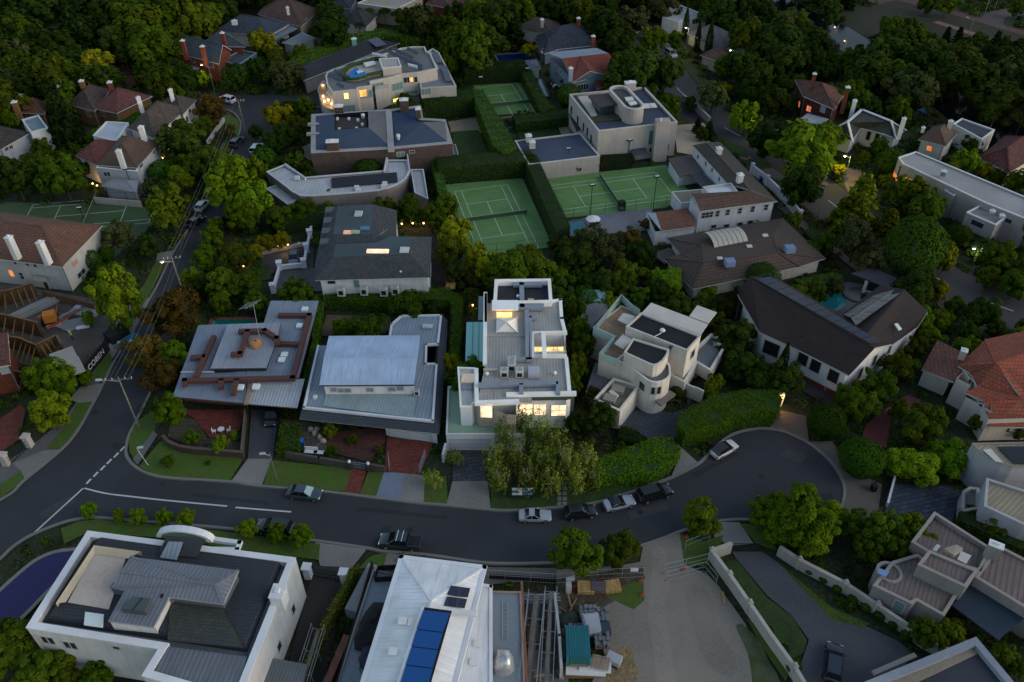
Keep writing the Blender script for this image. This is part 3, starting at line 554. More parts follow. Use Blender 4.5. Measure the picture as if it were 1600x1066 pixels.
for k,(x,y) in enumerate(((704,916),(699,933))): b.facet('solar_panel',[(x,y,9.0),(x+31,y+4,8.7),(x+27,y+18,8.7),(x-5,y+14,9.0)],SOLAR,.12)
b.beams('skylight_beam',[(706,954),(741,958)],9.55,.5,.35,M('paint',(.66,.66,.65)))
for x,y in ((630,970),(645,972),(615,1018),(634,1022)): b.facet('roof_sheet',[(x-6,y-6,9.1),(x+7,y-5,9.1),(x+5,y+7,9.1),(x-9,y+6,9.1)],M('paint',(.72,.72,.70)),.1)
b.roof(dict(a=(745,920,6.3),b=(766,915,6.3),c=(767,1110,6.3),d=(700,1110,6.6)),'abcd',W2,th=.3,trim=M('paint',(.66,.68,.72))); b.beams('gutter',[(752,913),(767,916),(767,1110)],6.45,.35,.3,M('paint',(.66,.68,.72)))
b.walls([(745,922),(764,918),(764,1105),(700,1105)],6.1,3.4,M('render',(.5,.51,.53))); b.facet('roof_sheet',[(741,1000,6.55),(752,1001,6.55),(751,1012,6.55),(739,1010,6.55)],M('paint',(.7,.7,.68)),.1); b.facet('roof_sheet',[(735,1028,6.55),(747,1029,6.55),(745,1041,6.55),(733,1039,6.55)],M('paint',(.7,.7,.68)),.1)
b.flat([(583,890),(622,898),(560,1110),(512,1110)],3.2,par=.12,th=.15,wall=M('render',(.3,.31,.32)),roof=MEMB,nm='deck',cop=M('plain',(.25,.22,.2)))
b.flat([(766,924),(814,925),(822,1110),(766,1110)],3.2,par=.12,th=.15,wall=M('render',(.3,.31,.32)),roof=MEMB,nm='deck',cop=M('plain',(.3,.2,.15)))
b.walls([(620,882),(590,884),(584,902),(616,900)],4.2,3.2,BLACK)
mb=MB()
for i in range(9): a_,c_=P(785,945+i*6.2,3.3),P(793,945+i*6.2,3.3); mb.tube(a_,c_,.03)
mb.tube(P(785,940,3.32),P(785,1000,3.32),.04); mb.tube(P(793,940,3.32),P(793,1000,3.32),.04); lad=mb.build('ladder',STEEL); tag(lad,'aluminium ladder lying on the grey deck right of the white ribbed roof','ladder')
def soft(name,px,py,z,sx,sy,sz,mat,label,cat,ang=0,seed=1,parent=None):   # lumpy covered heap
    c=P(px,py,z); r=random.Random(seed); mb=MB(); n=14; m=6; prof=[]
    for j in range(m+1):
        t=j/m; row=[]
        for i in range(n):
            a=2*pi*i/n; rr=(1-.25*t-.6*t**4)*(1+r.uniform(-.12,.12)) if j<m else 0
            sq=1/max(abs(cos(a)),abs(sin(a)))**.6; x=cos(a)*rr*sq*sx/2; y=sin(a)*rr*sq*sy/2; zz=sz*min(1,t*1.25)*(1+r.uniform(-.1,.1)); row.append(Vector((c.x+x*cos(ang)-y*sin(ang),c.y+x*sin(ang)+y*cos(ang),z+zz if j else z)))
        prof.append(row)
    for j in range(m):
        for i in range(n): k=(i+1)%n; mb.face([prof[j][i],prof[j][k],prof[j+1][k],prof[j+1][i]])
    o=mb.build(name,mat,None,Vector((c.x,c.y,z)) if parent is None else None,smooth=True); return tag(o,label,cat) if label else o
soft('tarpaulin_heap',588,985,3.2,3.6,6.0,1.9,BLACK,'black tarpaulin over a heap on the deck left of the white roof','tarpaulin',-.25,2)
soft('tarpaulin_heap',579,1030,3.2,2.2,2.6,1.4,M('plain',(.02,.03,.05)),'smaller dark tarpaulin heap with pale straps below the large black one','tarpaulin',-.25,5)
soft('covered_unit',787,1040,3.2,2.2,2.4,1.9,M('metal',(.55,.58,.6),.35,metal=.7),'silver foil wrapped unit on the grey deck beside the scaffold','covered unit',0,9)
mb=MB()
for k in range(3): mb.lathe(tuple(P(571,1030+k*7,3.3)),[(.45+.05*k,0),(.5+.05*k,.06),(.55+.05*k,0)],14)
tag(mb.build('hose_coil',M('plain',(.01,.10,.07))),'coiled green hoses on the deck below the black tarpaulin','hose')
# --- low house with brown ducts
b=B('low_metal_roof_house',390,600,'low grey metal roof house with brown ducts running over its roof','house',ang=-.03)
RB=M('rib',(.21,.25,.32),s=.38)
b.roof(dict(a=(310,508,3.8),b=(412,505,3.9),c=(423,470,4.0),d=(498,470,4.0),e=(467,590,3.7),f=(384,592,3.7),g=(385,630,3.3),h=(269.5,620,3.3)),'abfgh bcdef',RB,th=.3,trim=M('plain',(.10,.07,.06)))
b.roof(dict(a=(386,594,3.4),b=(476,592,3.4),c=(464.5,637.5,3.1),d=(385,631,3.1)),'abcd',RIBL,th=.2,trim=M('plain',(.10,.09,.09)),name='carport_roof')
b.walls([(316,512),(408,509),(427,474),(492,474),(462,586),(384,590),(379,612),(279,604)],3.0,0,BRICK)
b.roof(dict(a=(355.5,506.5,4.9),b=(438.6,504,4.9),c=(434,526,4.8),d=(416,575,4.6),e=(329,576,4.6)),'abcde',M('rib',(.27,.305,.36),s=.38),th=.25,trim=M('plain',(.05,.045,.05)),name='raised_roof')
b.walls([(358,508),(436,506),(414,573),(332,574)],4.55,3.3,DARK)
for pts,z in (([(438,491),(483,491),(457,589),(288,593),(288,598)],4.6),([(434,535),(465,536)],4.5),([(333,526),(306,586)],4.6),([(301,557),(317,556)],4.6),([(376,516),(413,515),(432,527),(432,533)],5.7),([(386,517),(375,551),(364,552)],5.7),([(345,594),(345,602)],4.6),([(369,594),(364,612)],4.6)):
    b.beams('duct',pts,z,.72,.6,DUCT)
mb=MB(); cc=P(400,540,4.7); mb.lathe(cc,[(.95,-.1),(1.0,.3),(.85,.75),(.5,.95),(.28,.98),(.24,.6)],12); b.part('chimney_pot',mb,M('plain',(.36,.17,.07)))
for x,y in ((476,482),(468,508),(444,553),(440,561),(375,604),(400,603)): b.boxp('skylight',x,y,4.25,.95,.95,.3,SKYW)
b.beams('gutter_pipe',[(283,581),(334,581)],4.1,.12,.1,GUT); b.beams('roof_beam',[(391,600),(384,629)],3.75,.45,.3,M('plain',(.25,.17,.12)))
b.pipe('aerial_mast',[(408,541,4.8),(396,476,9.2)],0,.04,STEEL)
mb=MB()
for k in range(5): a_=P(384+k*3.2,481-k*2.4,9.1); mb.tube(a_-Vector((1.0,.4,0)),a_+Vector((1.0,.4,0)),.025)
mb.tube(P(383,483,9.1),P(402,472,9.1),.03); b.part('aerial',mb,STEEL)
b.wps([(308,637)],2.0,1.9,GLASSG,n=2); b.wps([(338,640)],3.2,1.9,GLASS,n=3); b.wp(367,640,1.1,1.8,GLASS)
for x,y in ((387,640),(462,642)): b.pipe('carport_post',[(x,y,0),(x,y,3.1)] if 0 else [(x,y+8,0.1),(x-1,y-10,2.9)],0,.08,DARK)
# --- light metal roof house with slate skirt
b=B('metal_roof_house',580,610,'two storey house with pale blue metal roof and dark slate skirt','house',ang=-.1)
b.slab('low_roof',[(497,540),(516,540),(609,527),(612,506),(627,493),(689,492),(684,537),(666,538),(665,568),(682,568),(676,657),(475,636)],3.7,.2,RIBG)
b.beams('gutter',[(497,540),(475,636),(676,657),(682,568),(665,568),(666,538),(684,537),(689,492),(627,493),(612,506),(609,525)],3.95,.3,.35,M('paint',(.55,.58,.62)))
b.facet('valley_sheet',[(512,603,3.8),(505,635,3.8),(647,653,3.8),(650,621,3.8)],M('rib',(.27,.34,.36),s=.4),.05)
V=dict(a=(475,637,3.65),b=(677,658,3.65),c=(683,568,3.65),d=(690,492,3.65),e=(467.5,655,2.6),f=(686,678,2.6),g=(696,570,2.6),h=(699,500,2.6),k=(497,538,3.65),l=(489,548,2.6))
b.roof(V,'abfe bcgf cdhg akle'.replace('akle','keal'[0:0]+'aelk'),SLATE,th=.06)
b.walls([(500,545),(620,530),(632,500),(684,500),(674,640),(484,628)],2.9,0,WHITE)
W4=M('ribfine',(.34,.44,.60),s=.33)
b.roof(dict(a=(514,525,6.1),b=(657,524,6.1),c=(653,558,6.9),d=(506,559,6.9),e=(499,602,5.9),f=(647,601,5.9)),'abcd dcfe',W4,th=.28,trim=M('plain',(.04,.05,.07)))
b.walls([(516,535),(652,534),(644,600),(506,601)],5.7,3.6,WHITE)
b.wps([(522,609),(532,610),(543,610),(578,609),(612,608),(625,607)],1.1,.85,M('glass',(.18,.22,.24),.2))
mb=MB(b.ang); a_,c_=P(601,667,2.6),P(679,690,0); b.walls([(601,660),(682,673),(680,650),(604,640)],2.55,0,WHITE); b.wp(641,681,6.2,2.0,M('paint',(.58,.58,.57)),m=4); b.wps([(535,672)],1.6,1.1,M('glass',(.2,.22,.22),.3),n=3,m=2); b.wp(565,670,1.1,1.8,M('paint',(.6,.6,.6)))
b.boxp('skylight',668,509,4.1,1.6,.9,.3,M('paint',(.4,.43,.47))); b.boxp('vent',492,619,4.1,.5,.5,.4,GUT)
b.ac(651,609,4.8,.7,.5,1.0)
# --- bright white three level house in the middle
b=B('white_modern_house',820,590,'bright white flat roofed house with warm lit windows behind birch trees','house',ang=-.02)
RM=M('standing',(.33,.32,.30),s=.45)
b.flat([(773.4,437),(860.3,436),(863,472),(771,474)],7.2,par=.9,th=.45,wall=HEROW,roof=M('rib',(.035,.035,.045),s=.4),cop=HEROW)
for q in ([(761,474),(831,474),(831,627),(746,627),(759,566),(760,525)],[(831,472),(875.5,468),(877.6,497),(883,519),(831,520)],[(831,560),(886,560),(889.5,613),(831,614)]): b.slab('roof_deck',q,7.2,.25,RM)
b.beams('coping',[(862,470),(875.5,468),(877.6,497),(883,519)],7.55,.5,.4,HEROW); b.beams('coping',[(885,560),(890,614)],7.55,.5,.4,HEROW); b.beams('coping',[(794,615),(897.5,613)],7.65,.55,.5,HEROW)
b.beams('coping',[(744.5,577),(745,627)],7.5,.5,.4,HEROW); b.beams('coping',[(745,628),(808,626)],7.45,.6,.5,HEROW); b.beams('coping',[(758.5,458),(757.5,566)],7.6,.55,.5,HEROW); b.slab('side_balcony',[(862,470),(874,468),(877,494),(863,495)],6.9,.2,M('paint',(.55,.55,.53)))
b.walls([(761,474),(874,470),(886,560),(889,612),(812,613),(806,626),(748,627),(759,566)],6.95,0,HEROW)
b.walls([(793,617,7.1),(897,615,7.1),(897,608,7.1),(793,610,7.1)],7.1,5.9,M('paint',(.06,.08,.085))); b.walls([(889,612),(898,612),(898,606),(889,606)],7.0,0,M('paint',(.06,.08,.085))); b.walls([(885,625,6.1),(891.5,624,6.1),(891.5,621,6.1),(885,621,6.1)],6.1,0,HEROW)
b.walls([(808,622,5.95),(891,620,5.95),(890,612,5.95),(808,614,5.95)],5.95,2.9,HEROW)
b.wps([(817,640),(873.5,641)],2.3,2.2,LITP,n=2,m=2,frame=HEROW); b.wps([(843,640)],1.9,2.2,LITP,n=2,m=2,frame=HEROW)
# sunken lit court
b.walls([(833,520,7.2),(883,519,7.2),(883.5,522,7.2),(833,523,7.2)],7.25,2.9,HEROW); b.wps([(843,546),(862,546),(876,546)],1.7,1.3,LITY,frame=HEROW)
b.slab('court_floor',[(832,524),(884,523),(886,568),(832,568)],3.0,.1,M('plain',(.4,.36,.3))); b.walls([(833,552,7.2),(885,551,7.2),(885,555,7.2),(833,556,7.2)],7.5,6.2,HEROW); b.beams('court_post',[(849,520),(851,553)],8.0,.6,.6,HEROW)
b.beams('coping',[(832,520),(832,554)],7.6,.45,.45,HEROW); b.beams('coping',[(832,519),(884,518)],7.7,.4,.5,HEROW); b.walls([(831,556,6.9),(886,555,6.9),(887,574,6.9),(831,575,6.9)],6.9,6.3,HEROW,top=True)
# glass block bay and green terrace
GB=M('glassgrid',(.42,.36,.27),s=.5,rough=.3); ar=[(738,622),(737,634),(738.5,646),(743,655),(749,661),(770,662),(783,668),(792,672),(806,672),(807,622)]
b.walls([(x,y-24,6.6) for x,y in ar],6.6,3.1,GB); b.walls([(749,631,6.1),(770,631,6.1),(770,627,6.1),(749,627,6.1)],6.1,3.2,HEROW); b.wp(760,643,2.0,2.3,LITP,frame=HEROW)
b.flat([(700,604),(820,604),(820,679),(697,679)],3.0,par=.2,th=.18,wall=M('render',(.6,.61,.63)),roof=MOSS,cop=M('paint',(.5,.52,.5)),nm='terrace'); b.wp(735,694,5.6,2.2,M('paint',(.42,.43,.47)),m=3)
b.flat([(715,574),(743,575),(743,627),(736,636),(719,636)],6.2,par=.35,th=.2,wall=M('paint',(.66,.67,.7)),roof=M('paint',(.55,.54,.52)),cop=HEROW,z0=3); b.boxp('skylight',732.5,590,6.6,2.0,1.6,.3,M('glass',(.55,.45,.35),.3,emit=.15)); b.boxp('roof_sheet',732.5,604,6.35,2.0,1.2,.1,M('paint',(.3,.32,.34)))
b.slab('glass_canopy',[(729,503.5),(758,503),(759,565),(727,565)],4.6,.1,AQUA)
for x0,x1 in ((739,737.5),(748.5,747.5)): b.beams('canopy_bar',[(x0,503.5),(x1,565)],4.66,.07,.06,M('plain',(.08,.2,.2)))
b.slab('glass_side',[(748,463),(761,463),(761,500),(747,500)],4.2,.1,M('glass',(.14,.2,.22),.2)); b.walls([(757,458,7.6),(761,458,7.6),(761,503,7.6),(757,503,7.6)],7.6,0,HEROW,top=True)
b.slab('roof_light',[(768.6,469),(810,469),(810,483.5),(768.6,483.5)],8.6,.25,M('paint',(.82,.83,.84))); b.walls([(776,474,8.3),(800,474,8.3),(800,488,8.3),(776,488,8.3)],8.3,7.1,LITY)
V=dict(a=(775.5,497,7.5),b=(808.6,496.5,7.5),c=(809,519,7.5),d=(775.5,519,7.5),p=(792,503,9.1)); b.roof(V,'abp bcp cdp dap',M('paint',(.72,.70,.66)),th=.15,name='pyramid_light')
b.slab('paved_roof',[(761,487),(821,487),(821,526),(760,526)],7.3,.08,M('asphalt',(.25,.24,.22)))
for pts,wd in (([(806,443),(843,443)],1.0),([(815,443),(816,478)],.9),([(811,478),(844,478)],1.4),([(823,486),(825,560)],.8),([(829,494),(829,560)],.5),([(829,495),(837,495)],.5),([(806,560),(829,560)],.6),([(750,600),(869,598)],.7),([(814.5,601),(814.5,612)],.7),([(872,598),(872,612)],.7)): b.beams('duct',pts,7.95,wd*.8,.5,DUCTB)
for x,y in ((800,560),(799.5,567),(788,577),(812,577)): b.ac(x,y,8.5,1.1,1.0,1.2)
b.boxp('plant_box',834.5,578,8.3,1.6,1.5,1.0,M('paint',(.36,.39,.44))); b.boxp('roof_hatch',829.5,468.5,7.9,.9,.7,.5,M('plain',(.6,.42,.2))); b.boxp('curb',766,577,7.5,1.9,.3,.25,M('plain',(.5,.45,.33)))
for x,y in ((809.5,463),(761,584),(867,583)): mb=MB(); mb.lathe(P(x,y,7.6),[(.01,.3),(.22,.2),(.28,0),(.15,-.3)],10); b.part('vent_cowl',mb,M('plain',(.7,.7,.68)))
# --- cream cubist house
b=B('cubist_house',1030,560,'cream cubist house with black roofs and curved corner tower','house',ang=-.42)
CR=M('render',(.56,.52,.46)); BR=M('asphalt',(.013,.013,.016))
b.flat([(1002,489),(1095,525),(1074,548),(978,510.5)],8.2,par=.25,th=.2,wall=CR,roof=BR,cop=COPB)
C2=[(989,529),(1045.7,546.5),(1042,556),(1036,564),(1028,569.5),(1021,571),(1012,568),(975,551)]; b.flat(C2,8.0,par=.2,th=.2,wall=CR,roof=BR,cop=COPB,z0=5)
C3=[(963,562),(985,574),(1000,585),(1010,593.5),(1018,597),(1027,598),(1036,596),(1043,592),(1048,585.7),(1047,572),(1040,560),(1022,556),(985,545)]; b.flat(C3,5.9,par=.25,th=.2,wall=CR,roof=M('asphalt',(.10,.10,.105)),cop=M('paint',(.62,.6,.56)))
b.flat([(971,478),(1000,489),(1000,515),(1000,560),(963,562),(936,553),(960,526),(927,511)],5.9,par=.15,th=.15,wall=CR,roof=M('paver',(.36,.26,.17),s=1.2,col2=(.32,.22,.15)),cop=COPB,nm='terrace')
mb=MB()
for q in ([(932,507),(971,460),(989,477),(1000,484)],[(927,511),(960,524.6)],[(960,525),(937,551)],[(937.6,551),(964,562)]):
    for u,v in zip(q,q[1:]): a_,c_=P(*u,7.3),P(*v,7.3); mb.beam(a_-Vector((0,0,1.3)),c_-Vector((0,0,1.3)),.06,1.3)
b.part('glass_screen',mb,FROST)
for pts in ([(1017.5,473),(1106,506.6),(1095,523),(1003,488.6)],[(1089.5,477),(1120,488),(1107,505),(1077,494)]): b.slab('awning',pts,8.3,.15,M('plain',(.50,.47,.43)))
for pts in ([(965,500),(974,489),(992,494),(982,508)],[(960,537),(973,522),(988,530),(974,545)]): b.slab('awning',pts,7.0,.1,M('plain',(.52,.5,.46)))
b.flat([(1111,521.5),(1123,524.6),(1118.5,534),(1134,541),(1110.7,580),(1089.5,567),(1070,598),(1048,586),(1052,572),(1085,545)],2.7,par=.6,th=.3,wall=CR,roof=M('asphalt',(.12,.135,.15)),cop=M('paint',(.58,.55,.5)),nm='balcony',z0=1.2)
b.walls([(1106,526,2.2),(1120,538,2.2),(1104,566,2.2),(1068,584,2.2),(1080,548,2.2)],2.2,0,CR)
b.flat([(958.7,591),(1000,603),(969,643),(928,624)],2.9,par=.8,th=.3,wall=CR,roof=M('rib',(.30,.25,.17),s=.5),cop=M('paint',(.62,.58,.52))); b.wp(982,655,4.0,1.6,M('glass',(.2,.24,.27),.2),n=4)
for x,y in ((966,606),(953,621)): b.boxp('plant_unit',x,y,3.9,1.7,1.4,1.0,M('plain',(.26,.24,.21)))
b.slab('plant_duct',[(951,612),(955,608),(967,617),(962,622)],3.8,.4,M('plain',(.5,.48,.43)))
b.wps([(1006,606),(1015,610),(1024,611)],1.5,1.5,GLASS); b.slab('door_canopy',[(1024.5,626.6),(1047,610),(1056,615.6),(1033,633)],2.9,.35,M('asphalt',(.13,.11,.10))); b.wp(1082,553,1.3,1.6,GLASS)
b.facet('arched_window',[(1045,541,8.3),(1051,541,8.3),(1057,565,4.8),(1046,565,4.8)],M('glass',(.02,.10,.13),.2),.1)
mb=MB(); mb.lathe(P(1035,517,8.4),[(.01,.35),(.3,.3),(.42,.1),(.4,0)],10); b.part('vent_dome',mb,GUT); b.pipe('roof_pipe',[(1021,527,8.4),(1034,520,8.4)],0,.06,GUT)
b.slab('side_roof',[(912,474),(960,471),(930,505),(918,520),(905,510)],3.2,.2,M('standing',(.15,.15,.16),s=.5)); b.slab('glass_roof',[(909,453),(945,453),(948,470),(912,471)],3.4,.1,M('solar',(.2,.38,.38),s=.55))
b.slab('plant_deck',[(930,566),(958,575),(955,600),(922,628),(915,612)],2.0,.2,M('standing',(.14,.14,.15),s=.4))
mb=MB(); G5=[(1073,599),(1080,603),(1090,606),(1100,611)]
for u,v in zip(G5,G5[1:]): a_,c_=P(*u,2.4),P(*v,2.4); mb.beam((a_.x,a_.y,0),(c_.x,c_.y,0),.3,2.4)
w_=mb.build('garden_wall',CR); tag(w_,'curved cream garden wall at the right foot of the cubist house','wall')

b_r=[o for o in bpy.data.objects if o.name=='parapet_house'][0]
for x,y,z0 in ((41,981,5.9),(246,1013,5.9)):
    q=P(x,y+3,7.2); mb=MB(); mb.tube((q.x+.6,q.y-.25,0),(q.x+.6,q.y-.25,6.4),.09,n=6); mb.build('downpipe',M('plain',(.3,.3,.3)),b_r,Vector(b_r['_o']))
# ================================================================ buildings, middle distance and far
# --- dark shingle house with solar panels
b=B('shingle_roof_house',1300,540,'long dark brown shingle roofed white house with a ridge of solar panels','house',ang=-.55)
SH=M('slate',(.030,.019,.019),col2=(.024,.016,.016))
b.roof(dict(a=(1149,454,5.3),b=(1187,519,5.3),c=(1246,546,5.3),d=(1327,587,5.3),p=(1173,432,8.2),q=(1367,544,8.2),e=(1215,435,6.0),f=(1393,538,5.5)),'abcdqp pqfe',SH,th=.25)
b.roof(dict(k=(1346,531,7.4),l=(1413,452,7.4),e=(1312,494,5.2),f=(1375,446,5.2),g=(1394,539,5.2),h=(1434,511,5.2),i=(1450,487,5.2)),'ekl'.replace('ekl','eklf')+' kghil',SH,th=.25)
b.walls([(1161,461,5.2),(1193,519,5.2),(1250,543,5.2),(1324,580,5.2),(1387,540,5.2),(1440,493,5.2),(1405,460,5.2),(1372,452,5.2),(1320,495,5.2),(1212,443,5.2)],5.2,0,WHITE)
mb=MB(); mb.face([P(1327,583,5.2),P(1391,538.5,5.2),P(1366,546,7.9)]); b.part('gable',mb,WHITE)
for x,y in ((1252,560),(1274,572),(1302,588)): b.wp(x,y,1.7,2.3,BLACK)
for x,y in ((1344,583),(1366,563),(1390,545)): b.wp(x,y,1.0,2.2,BLACK)
b.wp(1205,545,2.6,2.6,BLACK); b.wp(1280,607,6.5,2.0,M('wood',(.13,.035,.018))); b.wp(1303,618,2.2,1.8,M('wood',(.13,.035,.018)))
def strip_panels(P0,P1,Q0,Q1,n,m,nm='solar_panel',mt=SOLAR,gap=.03):
    for i in range(n):
        for j in range(m):
            def L(u,v): return tuple((P0[k]*(1-u)+P1[k]*u)*(1-v)+(Q0[k]*(1-u)+Q1[k]*u)*v for k in range(3))
            u0,u1,v0,v1=(i+gap)/n,(i+1-gap)/n,(j+gap)/m,(j+1-gap)/m; b.facet(nm,[L(u0,v0),L(u1,v0),L(u1,v1),L(u0,v1)],mt,.06)
strip_panels((1181,437,8.3),(1360,538,8.3),(1204,432,7.6),(1377,534,7.5),12,1,mt=M('solar',(.012,.02,.045),.45,spec=.25)); 
for q in ([(1318,492.5,5.6),(1386,448,5.6),(1400,451,6.6),(1330,497.5,6.6)],[(1330,498,6.6),(1400,451,6.6),(1413,454,7.3),(1337,509,7.3)]): b.facet('solar_panel',q,M('solar',(.13,.115,.12),.35,s=1.4,spec=.4),.08)
b.facet('skylight',[(1397,507,6.6),(1402,506,6.6),(1409,515,6.2),(1404,517,6.2)],SKYW,.12)
b.walls([(1210,453,5.0),(1214,450,5.0),(1216,452,5.0)],5.0,0,WHITE)
b=B('pool_house',1370,445,'small dark flat roofed pool house behind the kidney pool','pool house',ang=-.4)
b.slab('roof',[(1329.6,427),(1365.6,418),(1401.5,435),(1387,449.6)],2.9,.25,FLATD); b.walls([(1352,438),(1366,423),(1398,436),(1386,447)],2.6,0,WHITE); b.wp(1370,450,3,2,BLACK)
# --- terracotta house right
b=B('terracotta_house',1540,600,'rambling pale house with bright terracotta tiled roofs','house',ang=-.5)
b.roof(dict(a=(1465,531,3.8),b=(1515,556,5.2),c=(1490,597,4.2),d=(1440,577,3.0)),'abcd',M('tile',(.20,.075,.05),col2=(.13,.06,.045)),th=.25)
b.roof(dict(a=(1497,572,5.0),b=(1540,530,5.6),c=(1680,500,6.2),p=(1555,566,7.6),q=(1700,520,8.6),e=(1597,622,5.0),f=(1720,640,5.0),g=(1516,583,5.0),h=(1527,604,4.8)),'abp bcqp pqfe',TILEO,th=.25)
b.roof(dict(g=(1516,583,5.0),p=(1557,566.5,7.65),e=(1597.5,621,4.9),h=(1527.5,604.5,4.8),a=(1497,572,5.0)),'gpeh agp',M('tile',(.25,.06,.035),col2=(.19,.05,.03)),th=.2)
b.roof(dict(a=(1507.5,613,4.6),b=(1527,605,4.9),c=(1597,621,5.2),d=(1700,620,5.2),e=(1700,668,3.2),f=(1547.5,667,3.2),g=(1537.5,627,4.4)),'abcg gcdef',TILEO,th=.25)
b.walls([(1470,536,3.6),(1508,556,3.6),(1486,590,3.6),(1446,573,3.6)],3.2,0,CREAM); b.walls([(1502,574,4.8),(1600,540,4.8),(1700,560,4.8),(1700,630,4.8),(1530,606,4.8)],4.8,0,CREAM)
b.walls([(1541,664,3.1),(1512,613,3.1),(1600,600,3.1),(1700,660,3.1)],4.2,0,CREAM); b.walls([(1494,592,4.6),(1504,582,4.6),(1520,588,4.6),(1516,604,4.6)],4.8,0,M('render',(.5,.44,.38))); b.walls([(1501,637,2.2),(1510,617,2.2),(1537,625,2.2),(1541,660,2.2)],4.3,0,M('render',(.50,.46,.42)))
b.wp(1518,598,1.2,.9,GLASS); b.wp(1533,633,.6,.6,GLASS); b.chimney(1507,548,6.6,.8,.8,1.5,M('plain',(.35,.3,.26)))
# --- tan ribbed house cut by the right edge
b=B('curved_tan_house',1570,740,'curved grey walled house with tan ribbed roof at the right edge','house',ang=-.9)
RT=M('rib',(.30,.25,.18),s=.5); GW=M('render',(.30,.31,.34))
b.flat([(1519,693),(1528,703),(1543,716),(1566,725),(1583,729),(1680,735),(1680,690)],6.0,par=.1,th=.12,wall=GW,roof=RT,cop=M('plain',(.25,.22,.19)))
b.slab('pool_panel',[(1559,698),(1640,697),(1640,724),(1585,724)],6.25,.1,M('glass',(.008,.012,.016),.2)); b.slab('roof_vent',[(1536,703),(1548,701),(1567,722),(1556,721)],6.3,.1,M('paint',(.5,.5,.47)))
b.walls([(1502,700),(1502,712),(1514,727),(1535,735),(1560,738),(1640,740),(1640,700)],2.6,0,GW,top=True)
b.flat([(1541.5,747.5),(1640,779),(1640,830),(1600,820),(1538,791)],4.6,par=.3,th=.25,wall=GW,roof=RT,cop=M('plain',(.36,.37,.39))); b.flat([(1504,768),(1515,761),(1530,763),(1530,795),(1502,800)],1.6,par=.5,th=.3,wall=GW,roof=M('plain',(.2,.17,.16)),cop=M('plain',(.3,.29,.28)))
# --- brown ribbed cluster
b=B('brown_ribbed_house',1480,910,'rambling brown house with stepped ribbed roofs and round corner turret','house',ang=-.55)
RBn=M('rib',(.155,.125,.115),s=.48); WB=M('render',(.24,.22,.21)); CB=M('plain',(.27,.24,.22))
b.flat([(1460,800),(1549,857),(1532,893),(1470,875),(1424,847)],3.9,par=.6,th=.3,wall=WB,roof=RBn,cop=CB)
b.flat([(1364,915),(1393.6,878),(1434,866),(1505,915),(1475,963),(1433,939),(1424,944)],3.4,par=.25,th=.3,wall=WB,roof=RBn,cop=CB)
b.flat([(1452,860),(1528.5,892),(1509,918),(1434,882.6)],5.2,par=.25,th=.3,wall=WB,roof=RBn,cop=CB,z0=3)
b.flat([(1560,852),(1700,925),(1700,1010),(1523.6,902)],4.3,par=.2,th=.3,wall=WB,roof=M('rib',(.16,.12,.115),s=.6),cop=CB)
b.slab('glass_roof',[(1518,908),(1605,962),(1560,1000),(1488,946)],3.0,.15,M('slate',(.02,.035,.055),col2=(.025,.045,.07))); b.beams('roof_beam',[(1519,900),(1600,946)],4.0,.3,.4,CB)
b.facet('skylight_hood',[(1473,861,5.4),(1492,855,5.9),(1503,861,5.6),(1488,872,5.0)],M('plain',(.27,.25,.22)),.5); b.slab('roof_panel',[(1502,861),(1518,868),(1510,881),(1496,874)],5.3,.1,M('paint',(.5,.5,.49))); b.slab('roof_panel',[(1464,850),(1470,853),(1463,862),(1457,859)],5.0,.1,M('paint',(.5,.5,.49)))
mb=MB(); mb.lathe(P(1376,922,0),[(1.45,0),(1.45,3.6),(1.1,3.6),(1.1,3.0)],16); b.part('turret',mb,WB); b.slab('solar_hatch',[(1374,888),(1390,893),(1384,902),(1371,895)],4.2,.1,M('glass',(.15,.25,.45),.2)); b.chimney(1557,852,6.6,1.4,.8,2.2,WB); b.wp(1404,948,1.2,2,GLASSG)
b=B('flat_roofed_house',1500,1050,'grey edged flat roofed house cut by the bottom right corner','house',ang=.55)
b.flat([(1525,996),(1620,1110),(1480,1190),(1352,1066)],4.6,par=.6,th=.7,wall=M('render',(.25,.27,.3)),roof=M('asphalt',(.03,.035,.045)),cop=M('asphalt',(.18,.20,.24)))
b.slab('roof_edge',[(1522,1004),(1535,1018),(1400,1082),(1385,1068)],4.75,.1,M('asphalt',(.2,.17,.13))); b.beams('pergola_beam',[(1368,1050),(1428,1024)],2.6,.5,.3,M('plain',(.3,.26,.22)))
# --- mansion with slate roofs and skylights
b=B('slate_mansion',585,385,'cream mansion with dark slate hipped roofs and lit skylights','house',ang=-.03)
SL=M('slate',(.024,.033,.048),col2=(.055,.06,.062)); SLF=M('asphalt',(.042,.06,.07))
V=dict(a=(527.5,322,8.2),b=(584,319.5,8.2),c=(579,366,8.2),d=(521,366,8.2),e=(620,328.5,6.2),f=(619.5,372,6.2),g=(588,379,7.9),h=(508,330,6.2),i=(492,416,6.0),j=(525,382,7.9))
b.roof({k:V[k] for k in 'abcd'},'abcd',SLF,th=.05,name='flat_roof'); b.roof(V,'befgc cgjd dhad'.replace('dhad','adjih'),SL,th=.1)
V=dict(a=(521,401,8.2),b=(641,397,8.2),c=(642.5,370,8.2),d=(610,369,8.2),e=(588,379,8.2),f=(525,382,8.2),g=(492,438.5,6.0),h=(672.5,433.5,6.0),i=(674,370,6.0),j=(492,416,6.0))
b.roof({k:V[k] for k in 'abcdef'},'abcdef',SLF,th=.05,name='flat_roof'); b.roof(V,'abhg bhic afjg',SL,th=.1)
b.walls([(514,332,6),(618,330,6),(617,372,6),(671,372,6),(668,430,6),(500,434,6),(500,417,6)],5.9,0,WHITE)
